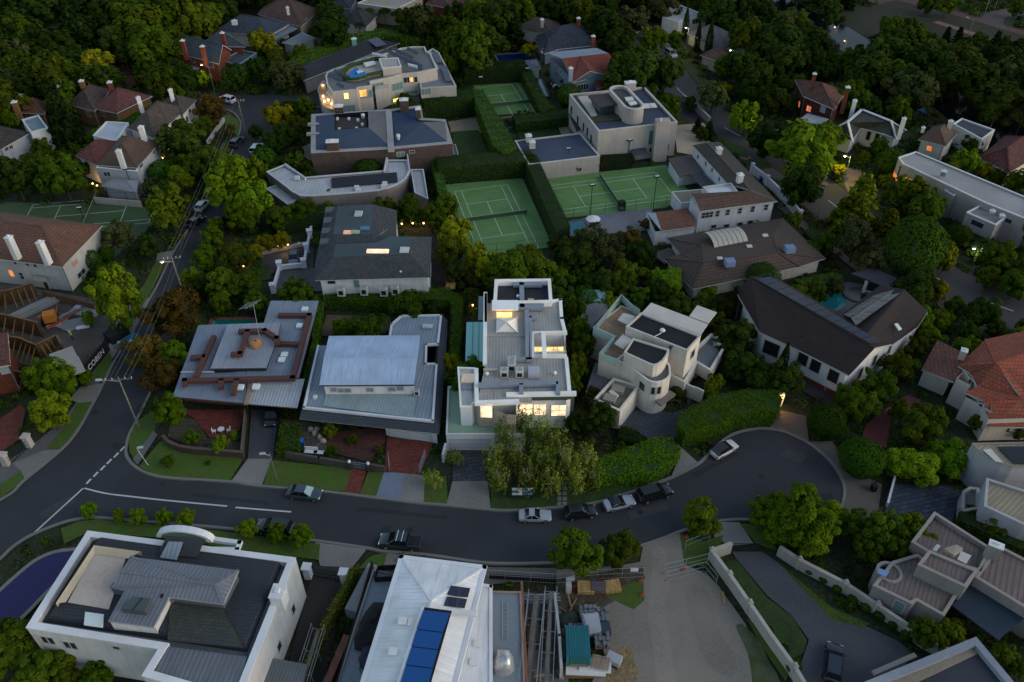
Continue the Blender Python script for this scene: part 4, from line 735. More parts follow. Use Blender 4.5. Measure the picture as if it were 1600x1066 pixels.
for k in range(4): b.facet('dormer_vent',[(510-k*2.6,327+k*16.5,7.0),(525-k*2.6,327+k*16.5,7.2),(524-k*2.6,335+k*16.5,6.9),(508-k*2.8,335+k*16.5,6.7)],M('paint',(.10,.12,.13)),.5)
LS=M('glass',(1,.62,.42),.3,emit=.5)
b.boxp('skylight',560,333,8.5,1.3,1.6,.25,M('paint',(.38,.42,.45))); b.boxp('skylight',543,362,8.5,1.4,.9,.25,M('glass',(.6,.33,.2),.3,emit=.25)); b.boxp('skylight',555,361.5,8.5,1.4,.9,.25,M('glass',(.3,.36,.25),.3)); b.boxp('skylight',570,356,8.6,1.6,.9,.3,M('glass',(.06,.15,.24),.2))
b.boxp('skylight',590,391.5,8.45,3.6,.9,.25,LS); b.boxp('skylight',632,389.5,8.5,1.5,1.4,.25,M('glass',(.5,.5,.5),.3)); 
for x,y in ((532,450),(568,448.5),(599,450),(617,448)): b.ac(x,y,4.5,1.2,.7,1.5)
b.wp(518,441,1.4,.8,GLASS); b.wp(557,443,1.0,1.6,GLASSG); b.pipe('flue',[(626,443,2),(626,424,6.8)],0,.16,GUT); b.pipe('aerial',[(599,368,8),(599,357,10.2)],0,.04,STEEL); b.pipe('aerial_arm',[(591,368,9.2),(606,358,9.2)],0,.03,STEEL)
# --- curved metal roof house
b=B('curved_metal_house',555,285,'curved low house with pale ribbed roof and long black panel','house',ang=.06)
GR=M('render',(.17,.155,.15)); RC=M('rib',(.42,.44,.47),s=.5)
b.flat([(416,268.5),(447,292),(456,299.4),(469,306),(488,306.5),(509,305),(540,302.5),(569,300),(590,298),(606,294),(617,290),(625,286),(634,279),(638,273),(641,266),(637,250),(604,250),(600,266.6),(477,277),(445,257)],4.6,par=.35,th=.35,wall=GR,roof=RC,cop=M('paint',(.42,.44,.48)))
b.slab('solar_mat',[(518,278),(620,269),(621,284),(518,293)],4.9,.12,M('rib',(.018,.022,.03),s=.4)); b.walls([(634.5,236),(637,236),(641,266),(639,266)],5.2,0,M('paint',(.42,.44,.48)),top=True); b.walls([(603,246),(606,246),(601,267),(599,267)],5.2,0,M('paint',(.42,.44,.48)),top=True)
b.walls([(444,256),(446,255),(478,277),(476,278)],5.2,0,M('paint',(.42,.44,.48)),top=True); b.flat([(415,294.7),(437,288),(467.5,309.7),(449.7,320)],3.3,par=.2,th=.2,wall=GR,roof=RC,cop=M('paint',(.42,.44,.48)))
b.flat([(642,265),(661.7,264.7),(669,311),(648,301)],4.2,par=.3,th=.2,wall=GR,roof=M('asphalt',(.22,.23,.25)),cop=M('paint',(.4,.42,.46)))
for x,y in ((464,276),(557,291),(559,295),(599,289),(601,285)): b.boxp('roof_vent',x,y,5.4,.9,.8,.6,M('plain',(.5,.5,.5)))
# --- slate blue brick mansion
b=B('brick_mansion',595,225,'wide brown brick mansion with slate blue roofs and sunken roof court','house',ang=.08)
SB=M('slate',(.035,.058,.105),col2=(.045,.07,.12)); SB_LIT=M('slate',(.105,.11,.125),col2=(.12,.125,.14)); BB=M('brick',(.115,.082,.072),s=.8); CS=M('plain',(.30,.29,.29))  # right-hand hips get a paler slate: their light side painted into the colour
b.flat([(486.5,179),(606,171),(609,171),(657,165),(661,185),(696,187),(707,224),(610,233),(486,239)],6.3,par=.3,th=.9,wall=BB,roof=M('asphalt',(.02,.04,.085)),cop=CS)
b.roof(dict(a=(492,182,6.6),b=(606,174,6.6),c=(609,228,6.6),d=(492,236,6.6),p=(522,178,8.0),q=(575,174,8.0),r=(576,199,8.6),s=(523,203,8.0)),'abqp dasp dcrs',SB,th=.05); b.roof(dict(b=(606,174,6.6),c=(609,228,6.6),r=(576,199,8.6),q=(575,174,8.0)),'bcrq',SB_LIT,th=.05)
b.slab('sunken_court',[(523,185),(573,182),(573,199),(524,202)],7.3,.05,M('asphalt',(.035,.03,.03)))
for x,y in ((527,184),(545,184),(559,186),(557,199),(530,200),(566,193)): b.boxp('vent_cap',x,y,8.0,.5,.5,.5,M('plain',(.55,.55,.55)))
for x,y in ((567,180),(622,212)): mb=MB(); mb.lathe(P(x,y,8.0),[(.01,.3),(.35,.25),(.45,0),(.2,-.9)],10); b.part('dish',mb,M('plain',(.55,.56,.58)))
b.roof(dict(a=(616,195,6.7),b=(661,191,8.6),d=(616,229,6.6),e=(700,222,6.6)),'abed',SB,th=.05); b.roof(dict(b=(661,191,8.6),c=(695,190,6.7),e=(700,222,6.6)),'bce',SB_LIT,th=.05)
b.beams('parapet',[(607,173),(611,232)],6.9,1.3,.5,CS); b.beams('parapet',[(484,193),(505,193)],6.9,.8,.5,CS); b.beams('parapet',[(482,208),(505,208)],6.9,.8,.5,CS)
b.chimney(519,221,8.4,2.4,1.4,6.5,BB); b.chimney(631,156,9.0,1.8,1.4,3,BB); b.chimney(653,170,8.6,1.0,1.4,2.5,BB); b.chimney(529,166,8.6,1.8,1.4,3,BB)
b.wp(626,241,1.7,1.1,GLASSG,n=2); b.wp(644,237,1.2,.7,GLASS,n=2); b.flat([(706,226),(712,226),(717,244),(708,246)],2.6,par=.2,th=.2,wall=BB,roof=FLATG,cop=CS)
# --- curved apartment block
b=B('apartment_block',610,120,'curved pale apartment block with roof garden, blue sofa and solar panels','apartment block',ang=.1)
AP=M('render',(.42,.385,.35)); RO=[(508.4,118.5),(511,113.6),(519,108.5),(533.6,104.7),(548,100.6),(558,95),(577,89),(592,87.6),(608,81),(626,75.4),(644,73),(663.6,73),(667,81),(673,84),(683,107),(652,113.6),(628,116),(610,121),(579,127.4),(581,134),(559.6,137),(558,140),(519,144.5),(511,133)]
b.flat(RO,8.8,par=.35,th=.3,wall=AP,roof=M('asphalt',(.11,.12,.12)),cop=M('paint',(.45,.43,.4)))
b.flat([(667,81),(676,76),(686,82),(698,105),(713,135),(673,137),(657,139),(655,118),(683,107),(673,84)],6.4,par=.3,th=.3,wall=AP,roof=FLATG,cop=M('paint',(.45,.43,.4)))
mb=MB(); rg=smooth([(536,117),(540,110),(552,103),(575,97),(596,92),(606,100),(601,113),(580,118),(560,124),(543,124),(536,117)],3)[:-1]; b.slab('roof_garden_floor',rg,9.3,.4,M('asphalt',(.3,.27,.23))); 
GH=M('grass',(.03,.06,.012)); ri=[P(x,y,9.4) for x,y in rg]
for u,v in zip(ri,ri[1:]+ri[:1]): mb.beam(u,v,.9,.55)
b.part('roof_hedge',mb,GH)
for pts in ([(545,118),(549,111),(556,105),(561,108),(556,112),(553,117)],[(545,118),(553,117),(570,112),(572,116),(558,120),(547,121)]): b.slab('sofa',pts,10.1,.6,M('plain',(.01,.14,.42)))
b.slab('sofa_table',[(556,111),(562,109),(567,111),(560,116)],10.0,.4,M('plain',(.6,.6,.6))); b.slab('dining_table',[(568,98),(584,95),(587,98),(571,102)],10.1,.5,M('plain',(.65,.65,.65)))
b.flat([(592,92),(622,90.5),(627,104),(598,107)],10.6,par=.15,th=.2,wall=AP,roof=M('rib',(.4,.38,.35),s=.8),cop=COP,z0=8.8)
b.facet('umbrella',[(582,84,10.5),(605,89,10.3),(604,92,10.3),(581,87,10.5)],M('paint',(.35,.4,.45)),.4); b.facet('umbrella',[(637,101,10.2),(652,105,10),(653,108,10),(638,104,10.2)],M('paint',(.4,.45,.5)),.4)
for x,y,l in ((524,117,22),(532,131,12),(527,110,9),(615,81,30),(629,80,34),(645,77,18),(600,87,26),(640,92,40),(646,100,30)): b.facet('solar_panel',[(x-l*.45,y-l*.18,9.6),(x+l*.5,y+l*.24,9.6),(x+l*.5-2,y+l*.24+4,9.2),(x-l*.45-2,y-l*.18+4,9.2)],SOLAR,.08)
for x,y,l in ((694,115,24),(680,90,16)): b.facet('solar_panel',[(x-5,y-l*.5,7.2),(x+4,y-l*.5,7.2),(x+12,y+l*.5,7.0),(x+2,y+l*.5,7.0)],SOLAR,.08)
AT=smooth([(498,146),(501,138),(508,132),(512,150),(528,160),(524,170),(512,169),(503,162),(498,146)],3)[:-1]
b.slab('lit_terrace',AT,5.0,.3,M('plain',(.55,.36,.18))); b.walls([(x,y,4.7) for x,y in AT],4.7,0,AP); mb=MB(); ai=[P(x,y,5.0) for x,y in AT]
for u,v in zip(ai[:9],ai[1:10]): mb.beam(u,v,.25,.9)
b.part('terrace_rail',mb,AP)
LO=M('glass',(1,.42,.08),.4,emit=.8)
b.wps([(566,146)],1.9,1.7,LO,n=2); b.wps([(616,159)],3.6,1.5,M('glass',(1,.70,.10),.4,emit=.9),n=4); b.wps([(636,125),(651,124)],1.6,1.4,GLASS,n=2); b.wps([(643,124.5)],1.0,1.2,LO); b.wps([(541,150)],1.2,1.5,LITY)
for x,y in ((575,147),(586,159),(590,135),(643,147),(621,135),(588,170),(545,170),(668,142)): b.wp(x,y,3.0,1.8,GLASSG,n=3)
b.beams('ledge',[(559,139),(581,136),(610,124),(628,119),(652,116)],7.6,.35,.2,AP); b.beams('ledge',[(558,161),(582,158),(612,152),(655,146)],4.2,.5,.25,AP); b.walls([(586,140,8.0),(608,137,8.0),(608,132,8.0),(586,134,8.0)],8.0,0,AP,top=True)
b.slab('balcony',[(555,150),(582,148),(583,155),(556,157)],5.0,.8,AP); b.slab('balcony',[(633,130),(656,128),(657,133),(634,135)],6.0,.7,AQUA); b.slab('balcony',[(607,160),(634,158),(635,165),(608,167)],3.2,.8,AP)
for x,y,c in ((505,135,(1,.6,.2)),(505,152,(1,.8,.6)),(513,158,(1,.7,.4)),(518,164,(1,.6,.2)),(507,160,(1,.8,.5))):
    mb=MB(); mb.lathe(P(x,y,5.3),[(.01,.5),(.22,.4),(.22,.1),(.01,0)],8); b.part('terrace_lamp',mb,M('lamp',c,emit=2.5))
def lamp(x,y,z,e,c=(1,.6,.25),r=.15):
    l=bpy.data.lights.new('lamp_light','POINT'); l.energy=e; l.color=c; l.shadow_soft_size=r; o=bpy.data.objects.new('lamp_light',l); COL.objects.link(o); o.location=P(x,y,z); return o
for x,y in ((505,146),(515,160),(530,156)): lamp(x,y,6.4,25,(1,.62,.3))
# --- beige cube mansion
b=B('cube_mansion',975,190,'large beige cube mansion with oval roof drum and dark roof terrace','house',ang=.13)
BG=M('render',(.37,.335,.31))
b.flat([(889.5,147.5),(1007.5,136),(1059,191),(935,205)],7.2,par=.45,th=.35,wall=BG,roof=M('asphalt',(.035,.045,.07)),cop=M('plain',(.46,.43,.41)))
b.slab('roof_terrace',[(901,151),(920,149),(933,180),(922,186)],7.32,.08,M('asphalt',(.42,.36,.31))); b.slab('planter',[(895,150),(901,149),(924,182),(970,178),(972,186),(922,190)],7.5,.2,M('grass',(.05,.05,.025)))
b.slab('pavilion_roof',[(919,150),(960,145),(973,161),(936,167)],9.6,.3,M('plain',(.05,.045,.045))); b.walls([(925,151,9.2),(960,147,9.2),(971,160,9.2),(938,165,9.2)],9.2,7.2,M('glass',(.04,.06,.07),.1))
def caps(c0,c1,r,n=10):
    d=(c1-c0).normalized(); a=math.atan2(d.y,d.x); L=[]
    for i in range(n+1): t=a-pi/2+pi*i/n; L.append(c1+Vector((cos(t),sin(t),0))*r)
    for i in range(n+1): t=a+pi/2+pi*i/n; L.append(c0+Vector((cos(t),sin(t),0))*r)
    return L
CP=caps(P(968,140,10.6),P(990,164,10.6),2.2); b.flat(CP,10.0,par=.6,th=.45,wall=BG,roof=M('asphalt',(.06,.06,.06)),cop=M('plain',(.48,.45,.43)),world=True,z0=7.2)
for q in ([(976,152),(988,151),(991,156),(979,157.5)],[(981,159),(993,157.5),(996,162),(985,164)]): b.slab('skylight',q,10.5,.2,M('paint',(.62,.62,.6)))
for q in ([(1003,162),(1013,161.5),(1017,167),(1006,168)],[(1014,161.5),(1023,161),(1027,166.5),(1018,167)]): b.slab('skylight',q,7.7,.3,M('paint',(.62,.62,.6)))
mb=MB(); c=P(995,180,9.0); mb.lathe((c.x,c.y-.0,8.2),[(.01,.0)],3) if 0 else None
for i in range(14):
    a0,a1=2*pi*i/14,2*pi*(i+1)/14; q=c+Vector((0,-.12,0)); mb.face([q,q+Vector((cos(a0)*.7,0,sin(a0)*.7)),q+Vector((cos(a1)*.7,0,sin(a1)*.7))])
b.part('porthole',mb,BLACK); b.chimney(1036,187,9.2,3.0,1.6,9.2,BG,cap=False); b.chimney(985,129,9.0,2.4,1.2,1.8,BG); b.boxp('roof_vent',1033,185,9.8,.5,.5,.6,M('plain',(.55,.55,.55)))
b.wp(1017,215,1.2,3.4,M('glass',(.06,.12,.13),.1)); b.wp(1017,234,.9,1.2,GLASS); b.wp(1043,230,.7,1.5,GLASS); b.wps([(893,172),(903,188),(912,199),(918,206),(924,217)],1.3,2.2,GLASS); b.facet('awning',[(886,236,2.9),(908,232,2.9),(913,240,2.6),(887,245,2.6)],M('plain',(.045,.05,.07)),.08) if 0 else b.facet('awning',[(986,234,2.6),(1008,231,2.6),(1013,240,2.2),(989,244,2.2)],M('plain',(.045,.05,.07)),.08)
b.slab('side_balcony',[(886,172),(892,171),(907,200),(901,204)],3.4,.3,DARK)
b=B('garage_wing',870,232,'low flat garage with blue-black roof beside the beige cube mansion','garage',ang=.13)
b.flat([(804.5,220),(907,208),(937.5,244),(826,257.5)],3.5,par=.25,th=.25,wall=BG,roof=M('asphalt',(.04,.052,.085)),cop=M('plain',(.48,.46,.44))); b.chimney(826,212,5.0,1.2,1.2,1.3,M('plain',(.45,.43,.4))); b.chimney(831.5,222,5.0,1.2,1.2,1.3,M('plain',(.45,.43,.4)))
# --- white L shaped house with tiled roof
b=B('white_tiled_house',1140,290,'white two storey L-shaped house with mossy brown tiled roof','house',ang=.2)
TG=M('tile',(.085,.065,.055),col2=(.07,.06,.05)); WL=M('render',(.5,.51,.54))
b.roof(dict(a=(1082.5,227,5.2),b=(1137,287,5.2),c=(1104,223,6.6),d=(1172,297,6.6),e=(1125,221.6,5.2),f=(1213,313,5.2)),'abdc cdfe',TG,th=.2)
b.roof(dict(a=(1094,330,5.2),b=(1215,314.4,5.2),c=(1086,310.6,6.8),d=(1172,298,6.8),e=(1078,303,5.4)),'abdc ecd',M('tile',(.11,.055,.042),col2=(.07,.05,.042)),th=.2)
b.walls([(1084,229,5.1),(1122,224,5.1),(1210,312,5.1),(1093,328,5.1),(1079,309,5.1),(1140,292,5.1)],5.1,0,WL); mb=MB(); mb.face([P(1079,308,5.1),P(1093,328,5.1),P(1086,311,6.6)]); b.part('gable',mb,WL)
for x in (1105,1121,1137,1156,1176,1197): b.wp(x,336-(x-1105)*.13,.9 if x>1105 else 2.4,1.3,GLASS,n=1 if x>1105 else 3,m=2)
for x,y in ((1115,354),(1135,353),(1156,350),(1172,347)): b.wp(x,y,1.2,.9,GLASS)
for x,y in ((1091,245),(1103,256),(1113,266),(1124,280)): b.wp(x,y,.7,1.0,GLASS)
b.flat([(1098.5,292),(1142.6,286),(1153,299.4),(1110.7,307)],5.3,par=.4,th=.25,wall=WL,roof=M('plain',(.6,.62,.66)),cop=M('paint',(.5,.47,.42))); b.flat([(1050,300),(1097,296),(1100,312),(1064,318)],2.8,par=.1,th=.1,wall=WL,roof=M('asphalt',(.18,.15,.12)),cop=COP)
b.chimney(1157,273,8.0,1.0,1.0,1.6,WL); b.chimney(1124,232,7.6,1.0,1.0,1.4,WL); b.roof(dict(a=(1024.5,332,4.2),b=(1075,325,4.2),c=(1089,356,2.8),d=(1034,363,2.8)),'abcd',M('tile',(.17,.075,.05),col2=(.12,.06,.045)),th=.2)
b.walls([(1010,331,3),(1026,332,3),(1073,326,3),(1086,354,3),(1034,361,3),(1024,362,3)],3.0,0,WL); mb=MB(); mb.face([P(1010,332,2.9),P(1034,362,2.9),P(1025,333,4.1)]); b.part('gable',mb,WL)
b.slab('shed_roof',[(1044,248),(1080,241),(1098,268),(1062,276)],2.9,.2,M('asphalt',(.075,.06,.055))); b.walls([(1046,250,2.7),(1078,244,2.7),(1094,267,2.7),(1062,273,2.7)],2.7,0,WL); b.slab('verandah_roof',[(1078,272),(1096,269),(1117,288),(1100,297)],2.9,.15,M('plain',(.05,.055,.07)))
# --- broad brown tile roof
b=B('brown_tiled_house',1160,400,'broad low brown tiled house with pale barrel skylight','house',ang=.12)
V=dict(a=(1042,372,3.0),h=(1092,363,3.0),b=(1223,341,3.0),c=(1290,403.5,3.0),d=(1249,417,3.0),e=(1082,452,3.0),f=(1037,403.5,3.0),g=(1063,397,3.6),p=(1098,383,5.2),q=(1207,368,5.4),r=(1100,410,5.4),s=(1216,395,5.4),t=(1072,405,4.0))
b.roof(V,'ahbqp bcsq cds rsde refg'.replace('refg','ref')+' pqsr apg gpr grf',TILED,th=.2); b.walls([(1052,374,2.9),(1222,345,2.9),(1281,403,2.9),(1246,412,2.9),(1086,446,2.9),(1046,404,2.9),(1066,398,2.9)],2.9,0,CREAM)
a0,a1=P(1105,381,4.6),P(1158,370,4.8); d=(a1-a0); d.z=0; d.normalize(); n_=Vector((-d.y,d.x,0)); L=(a1-a0).length; BM=M('plain',(.36,.34,.30))
for k in range(7):
    mb=MB(); s0=a0+d*(L*k/7+.05); s1=a0+d*(L*(k+1)/7-.05)
    for i in range(8):
        t0,t1=pi*i/8,pi*(i+1)/8; f_=lambda s,t:s+n_*cos(t)*2.6+Vector((0,0,sin(t)*1.7)); mb.face([f_(s0,t0),f_(s1,t0),f_(s1,t1),f_(s0,t1)])
    mb.face([f_(s1,pi*i/8) for i in range(9)]) if k==6 else None
    b.part('barrel_skylight',mb,BM)
for x,y,c in ((1141,406,(.16,.22,.36)),(1235,385,(.16,.22,.36))): b.boxp('cooler',x,y,6.2,1.6,1.3,1.1,M('plain',c))
for x,y in ((1171,384),(1196,367),(1125,403)): b.boxp('roof_vent',x,y,5.6,.9,.7,.4,M('plain',(.5,.5,.5)))
b.slab('timber_deck',[(1020,396),(1045,387),(1063,397),(1038,412)],1.0,.3,M('wood',(.12,.11,.10)))
# --- simple hipped and flat houses: name, px, py, label, ang, parts
BLU=M('render',(.13,.18,.24)); RRED=M('tile',(.24,.055,.038),col2=(.18,.045,.032)); SBL=M('slate',(.04,.052,.075)); TBR=M('tile',(.115,.068,.05),col2=(.085,.055,.045)); REDB=M('brick',(.22,.055,.032)); OCH=M('brick',(.26,.13,.05))
b=B('blue_house',925,110,'blue rendered house with orange-red tiled gabled roof','house',ang=.1)
b.roof(dict(a=(879,91,8.2),b=(952,83,8.2),c=(964,111,5.4),d=(896,129,5.4),m=(930,120,5.4)),'abcmd',RRED,th=.2); b.roof(dict(g=(907,88,8.3),f=(922,111,7.7),e=(950,118,5.35),d=(893,130,5.35)),'gfe gfd',RRED,th=.15); b.roof(dict(a=(856,83,7.6),b=(875,80,7.8),c=(932,75,7.8),d=(950,83,8.1),e=(879,91,8.1)),'abcde',M('rib',(.22,.27,.33),s=.5),th=.2)
b.walls([(860,90,5.3),(950,83,5.3),(962,112,5.3),(946,119,5.3),(897,127,5.3)],5.3,0,BLU); mb=MB(); mb.face([P(896,128.5,5.2),P(948,119,5.2),P(922,112,7.4)]); b.part('gable',mb,BLU); b.wp(911,136,3.0,1.6,GLASS,n=4); b.wps([(876,112),(870,106)],.9,1.5,GLASS); b.wps([(882,148)],2,1.5,M('plain',(.3,.33,.36)))
b.roof(dict(a=(926,120,5.0),b=(986,114,5.0),c=(991,125,3.6),d=(932,139,3.6)),'abcd',RRED,th=.2); b.walls([(928,123,3.4),(985,118,3.4),(989,126,3.4),(933,137,3.4)],3.4,0,BLU); b.chimney(892,107,9.0,.9,.9,3,M('render',(.25,.3,.35))); b.slab('balcony',[(866,113),(872,111),(882,122),(875,126)],3.2,.8,M('plain',(.1,.1,.11)))
def simple(nm,lab,px,py,hips=(),flats=(),chim=(),wins=(),ang=.2,cat='house'):
    global b
    b=B(nm,px,py,lab,cat,ang=ang)
    for h in hips: b.hip(h[0],h[1],h[2],h[3],h[4],k=h[5] if len(h)>5 else 1.0,trim=h[6] if len(h)>6 else None)
    for f in flats: b.flat(f[0],f[1],par=.3,th=.25,wall=f[3],roof=f[2],cop=f[4] if len(f)>4 else COP)
    for c in chim: b.chimney(*c[:3],w=c[4],d=c[5],h=c[6],mat=c[3])
    for q in wins: b.wp(*q)
simple('slate_roofed_house','dark slate blue hipped house behind the blue rendered one',885,60,hips=[([(843,80),(838,57),(915,36),(937,70)],3.4,3.6,SBL,BLU),([(836,62),(860,52),(872,78),(850,84)],3.2,2.0,SBL,BLU)],chim=[(904,29,8.0,REDB,.9,.9,3),(927,57,7.2,REDB,.9,.9,3)],wins=[(848,80,1.0,1.2,LITO)])
simple('old_tiled_house','grey-brown tiled house nearest the top left of the slate blue one',835,45,hips=[([(803,46),(822,30),(876,36),(862,54)],3,2.6,M('tile',(.085,.07,.06)),CREAM)],chim=[(847,31,6.6,M('plain',(.3,.28,.25)),.9,.9,2)])
simple('grey_roofed_pavilion','small blue-grey roof between the dark pool and the small court',822,100,hips=[([(797,96),(838,93),(846,107),(800,112)],2.8,.8,M('asphalt',(.07,.09,.12)),CREAM)],cat='pavilion')
simple('flat_white_house','pale flat roofed house by the avenue near the top edge',1070,25,flats=[([(1035,27),(1052,4),(1104,24),(1060,34)],3.6,M('asphalt',(.3,.31,.33)),WHITE)],wins=[(1088,33,3,1.4,GLASS,3)])
simple('grey_hipped_house','grey hipped house behind the cypresses on the avenue',1115,60,hips=[([(1073,52),(1105,40),(1158,60),(1130,76)],3,2.6,M('asphalt',(.085,.085,.095)),CREAM)])
simple('garage_house','tan walled house with small red and grey roofs right of the avenue',1140,92,hips=[([(1094,86),(1122,72),(1152,84),(1128,98)],3.2,1.6,M('tile',(.11,.06,.05)),M('render',(.35,.29,.2))),([(1130,76),(1170,68),(1205,84),(1165,98)],3.2,2.2,M('asphalt',(.10,.095,.095)),CREAM)])
simple('long_dark_roof_house','very long dark roofed house behind the curved apartment block',550,95,hips=[([(466,104),(575,60),(625,67),(474,126)],3.6,1.4,M('asphalt',(.022,.024,.03)),M('render',(.16,.16,.17)))])
b.facet('solar_panel',[(574,63,5.0),(590,59,5.2),(604,70,4.8),(588,74,4.7)],SOLAR,.1); b.chimney(553,61,6.4,1.2,1.0,2.4,M('plain',(.12,.3,.3)))
simple('long_beige_house','long pale flat roofed house on the far side of the avenue',1500,290,flats=[([(1431,237),(1610,311),(1610,345),(1540,317),(1457,278),(1411,256),(1404,246)],5.6,M('asphalt',(.25,.24,.24)),M('render',(.33,.30,.28))),([(1539,317),(1580,333.5),(1556,352),(1510,332)],4.6,M('asphalt',(.2,.19,.19)),M('render',(.33,.30,.28))),([(1476,297),(1490,291),(1502,299),(1490,306)],4.6,M('asphalt',(.25,.24,.24)),M('render',(.33,.3,.28)))],ang=-.5,
 wins=[(1427,284,4.2,.7,LITO,3),(1407,270,.9,2.6,GLASS),(1400,277,2.6,1.2,LITO),(1527,350,2.4,1.2,GLASS),(1575,345,1.6,1.0,GLASS)],chim=[(1475,268,6.9,M('plain',(.12,.2,.2)),.9,.7,.9),(1551,330,5.6,M('plain',(.5,.5,.5)),.8,.6,.4),(1566,337,5.6,M('plain',(.5,.5,.5)),.8,.6,.4)])
b=B('white_ridged_house',1355,205,'white courtyard house with dark green-grey roof and white ridge lines','house',ang=-.3)
b.roof(dict(a=(1294,206,3.6),b=(1331,220,3.6),p=(1325,190,6.6),q=(1347,171,6.6),r=(1392.5,189,6.6),c=(1400,216,3.6),d=(1416,202,3.6),e=(1345,200,4.6),f=(1378,208,4.6)),'abp aqp'.replace('aqp','apq')+' bpqrcfe rcd',M('slate',(.055,.058,.05)),th=.2,trim=M('paint',(.5,.52,.55)))
b.beams('ridge_capping',[(1294,205,3.8),(1325,189.5,6.8),(1347,170.5,6.8),(1392.5,188.5,6.8),(1415,202,3.8)],0,.55,.2,M('paint',(.5,.53,.58))); b.beams('hip_capping',[(1325,190,6.8),(1332,219,3.8)],0,.5,.2,M('paint',(.5,.53,.58))); b.beams('hip_capping',[(1392.5,189,6.8),(1401,216,3.8)],0,.5,.2,M('paint',(.5,.53,.58)))
b.walls([(1300,206,3.5),(1330,216,3.5),(1345,202,3.5),(1376,210,3.5),(1398,213,3.5),(1410,203,3.5),(1352,182,3.5)],3.5,0,WHITE); b.wps([(1357,212),(1375,217)],1.0,2.2,BLACK); b.chimney(1336,158,8.4,.8,.8,4,WHITE); b.chimney(1413,186,8.0,.8,.8,4.5,WHITE)
simple('red_brick_villa','red brick villa with lit upstairs windows and brown tiled roof','0' and 1285,160,hips=[([(1242,124),(1322,143),(1304,171),(1255,150)],5.4,2.6,M('tile',(.14,.06,.045)),M('brick',(.12,.03,.022)),1.0)],wins=[(1249,163,1.5,1.4,LITO,2),(1264,170,1.3,1.4,LITO,2),(1286,171,1.4,1.5,M('glass',(.25,.28,.32),.2),2)],chim=[(1273,116,10,REDB,.8,.8,4),(1325,137,9.5,REDB,.9,.9,6)],ang=-.3)
b.slab('porch_roof',[(1247,188),(1262,177),(1295,186),(1280,195)],2.8,.2,M('plain',(.3,.33,.36)))
simple('cream_hipped_house','cream house with brown hipped roof and white parapet wing',1465,215,hips=[([(1435,218),(1458,197),(1497,208),(1478,228)],4.6,2.2,TBR,CREAM)],flats=[([(1489,193.5),(1503,185),(1554.5,203),(1534.5,218)],4.2,M('asphalt',(.05,.06,.07)),CREAM)],chim=[(1486,190,7.4,CREAM,.9,.7,3),(1443,200,6.4,M('plain',(.5,.5,.5)),.6,.6,1)],wins=[(1452,232,1.2,1.2,LITO)],ang=-.4)
simple('dark_red_roof_house','dark red tiled house beyond the yellow-green tree at the right edge',1570,240,hips=[([(1529,247),(1570,212),(1640,232),(1577,270)],3.6,2.6,M('tile',(.11,.03,.03)),CREAM)],ang=-.4)
simple('tiled_villa','white villa with brown tiled hip roof and tall white chimneys, left of the street',70,390,hips=[([(-60,398),(-8,330),(160,352),(97.5,417)],5.5,3.0,M('tile',(.17,.075,.05),col2=(.12,.06,.04)),M('render',(.40,.39,.38)))],chim=[(13,371,10.0,WHITE,.9,1.0,4.2),(62,379,10,WHITE,.9,1.0,4.2)],wins=[(18,427,1.0,1.5,LITO,1),(34,431,.9,1.5,GLASS,1,2),(24,411,.7,.7,GLASS),(43,413,.7,.7,GLASS),(55,415,.7,.8,GLASS),(117,411,1.6,1.0,M('glass',(.5,.2,.12),.3),2),(127,427,2.4,1.1,GLASS,2),(72,445,1.0,1.9,M('plain',(.05,.02,.02)))],ang=-.25)
b.slab('porch_roof',[(50,430),(70,433),(74,440),(52,438)],2.9,.2,M('plain',(.24,.22,.19)))
simple('paired_roof_villa','white villa with red and brown tiled roofs beside the upper street',195,240,hips=[([(117.5,243),(147.5,219),(185,221),(152,258)],5.0,1.8,M('tile',(.18,.05,.045)),WHITE),([(150,258),(190,212),(251,221),(214,262)],5.4,2.6,TBR,WHITE)],flats=[([(145,212),(166,190),(201,192),(181,221)],4.6,M('asphalt',(.32,.35,.4)),WHITE)],
 chim=[(185,236,9.0,WHITE,.9,.9,4),(220,199,9.4,WHITE,1.0,.9,4)],wins=[(240,238,.8,.8,GLASS,2),(245,234,.7,.8,GLASS),(220,257,1.4,1.2,GLASS,2),(168,265,1.6,1.0,GLASS,2)],ang=.1)
simple('brown_roof_villa','white villa with grey-brown hipped roof above the upper street bend',255,180,hips=[([(199,200),(245,157),(292,170),(240,215)],5.2,2.6,M('tile',(.10,.075,.06)),WHITE),([(255,156),(270,149),(307,156),(285,180)],5.2,1.6,M('tile',(.10,.075,.06)),WHITE)],chim=[(216,153,8.8,WHITE,.9,.8,3.4),(266,141,8.4,WHITE,.9,.8,2.6)],wins=[(296,172,1,1.4,BLACK),(292,186,1,1.4,BLACK)],ang=.4)
simple('ochre_brick_house','ochre brick house with red-brown tiled roofs and brick chimneys',160,155,hips=[([(105,163),(135,133),(172,140),(148,174)],4.2,2.4,M('tile',(.085,.06,.055)),OCH),([(145,169),(184,136),(238,150),(182,177)],4.2,2.6,M('tile',(.17,.06,.05)),OCH)],chim=[(127,127,8.0,OCH,1.0,1.0,3.2),(171,129,8.0,REDB,1.0,1.0,3.4),(91,136,7.6,OCH,1.0,1.0,3.4)],wins=[(121,172,1.1,1.1,GLASS,2),(139,178,1.1,1.3,GLASS,2),(161,178,1.3,1.1,GLASS,2)],ang=.2)
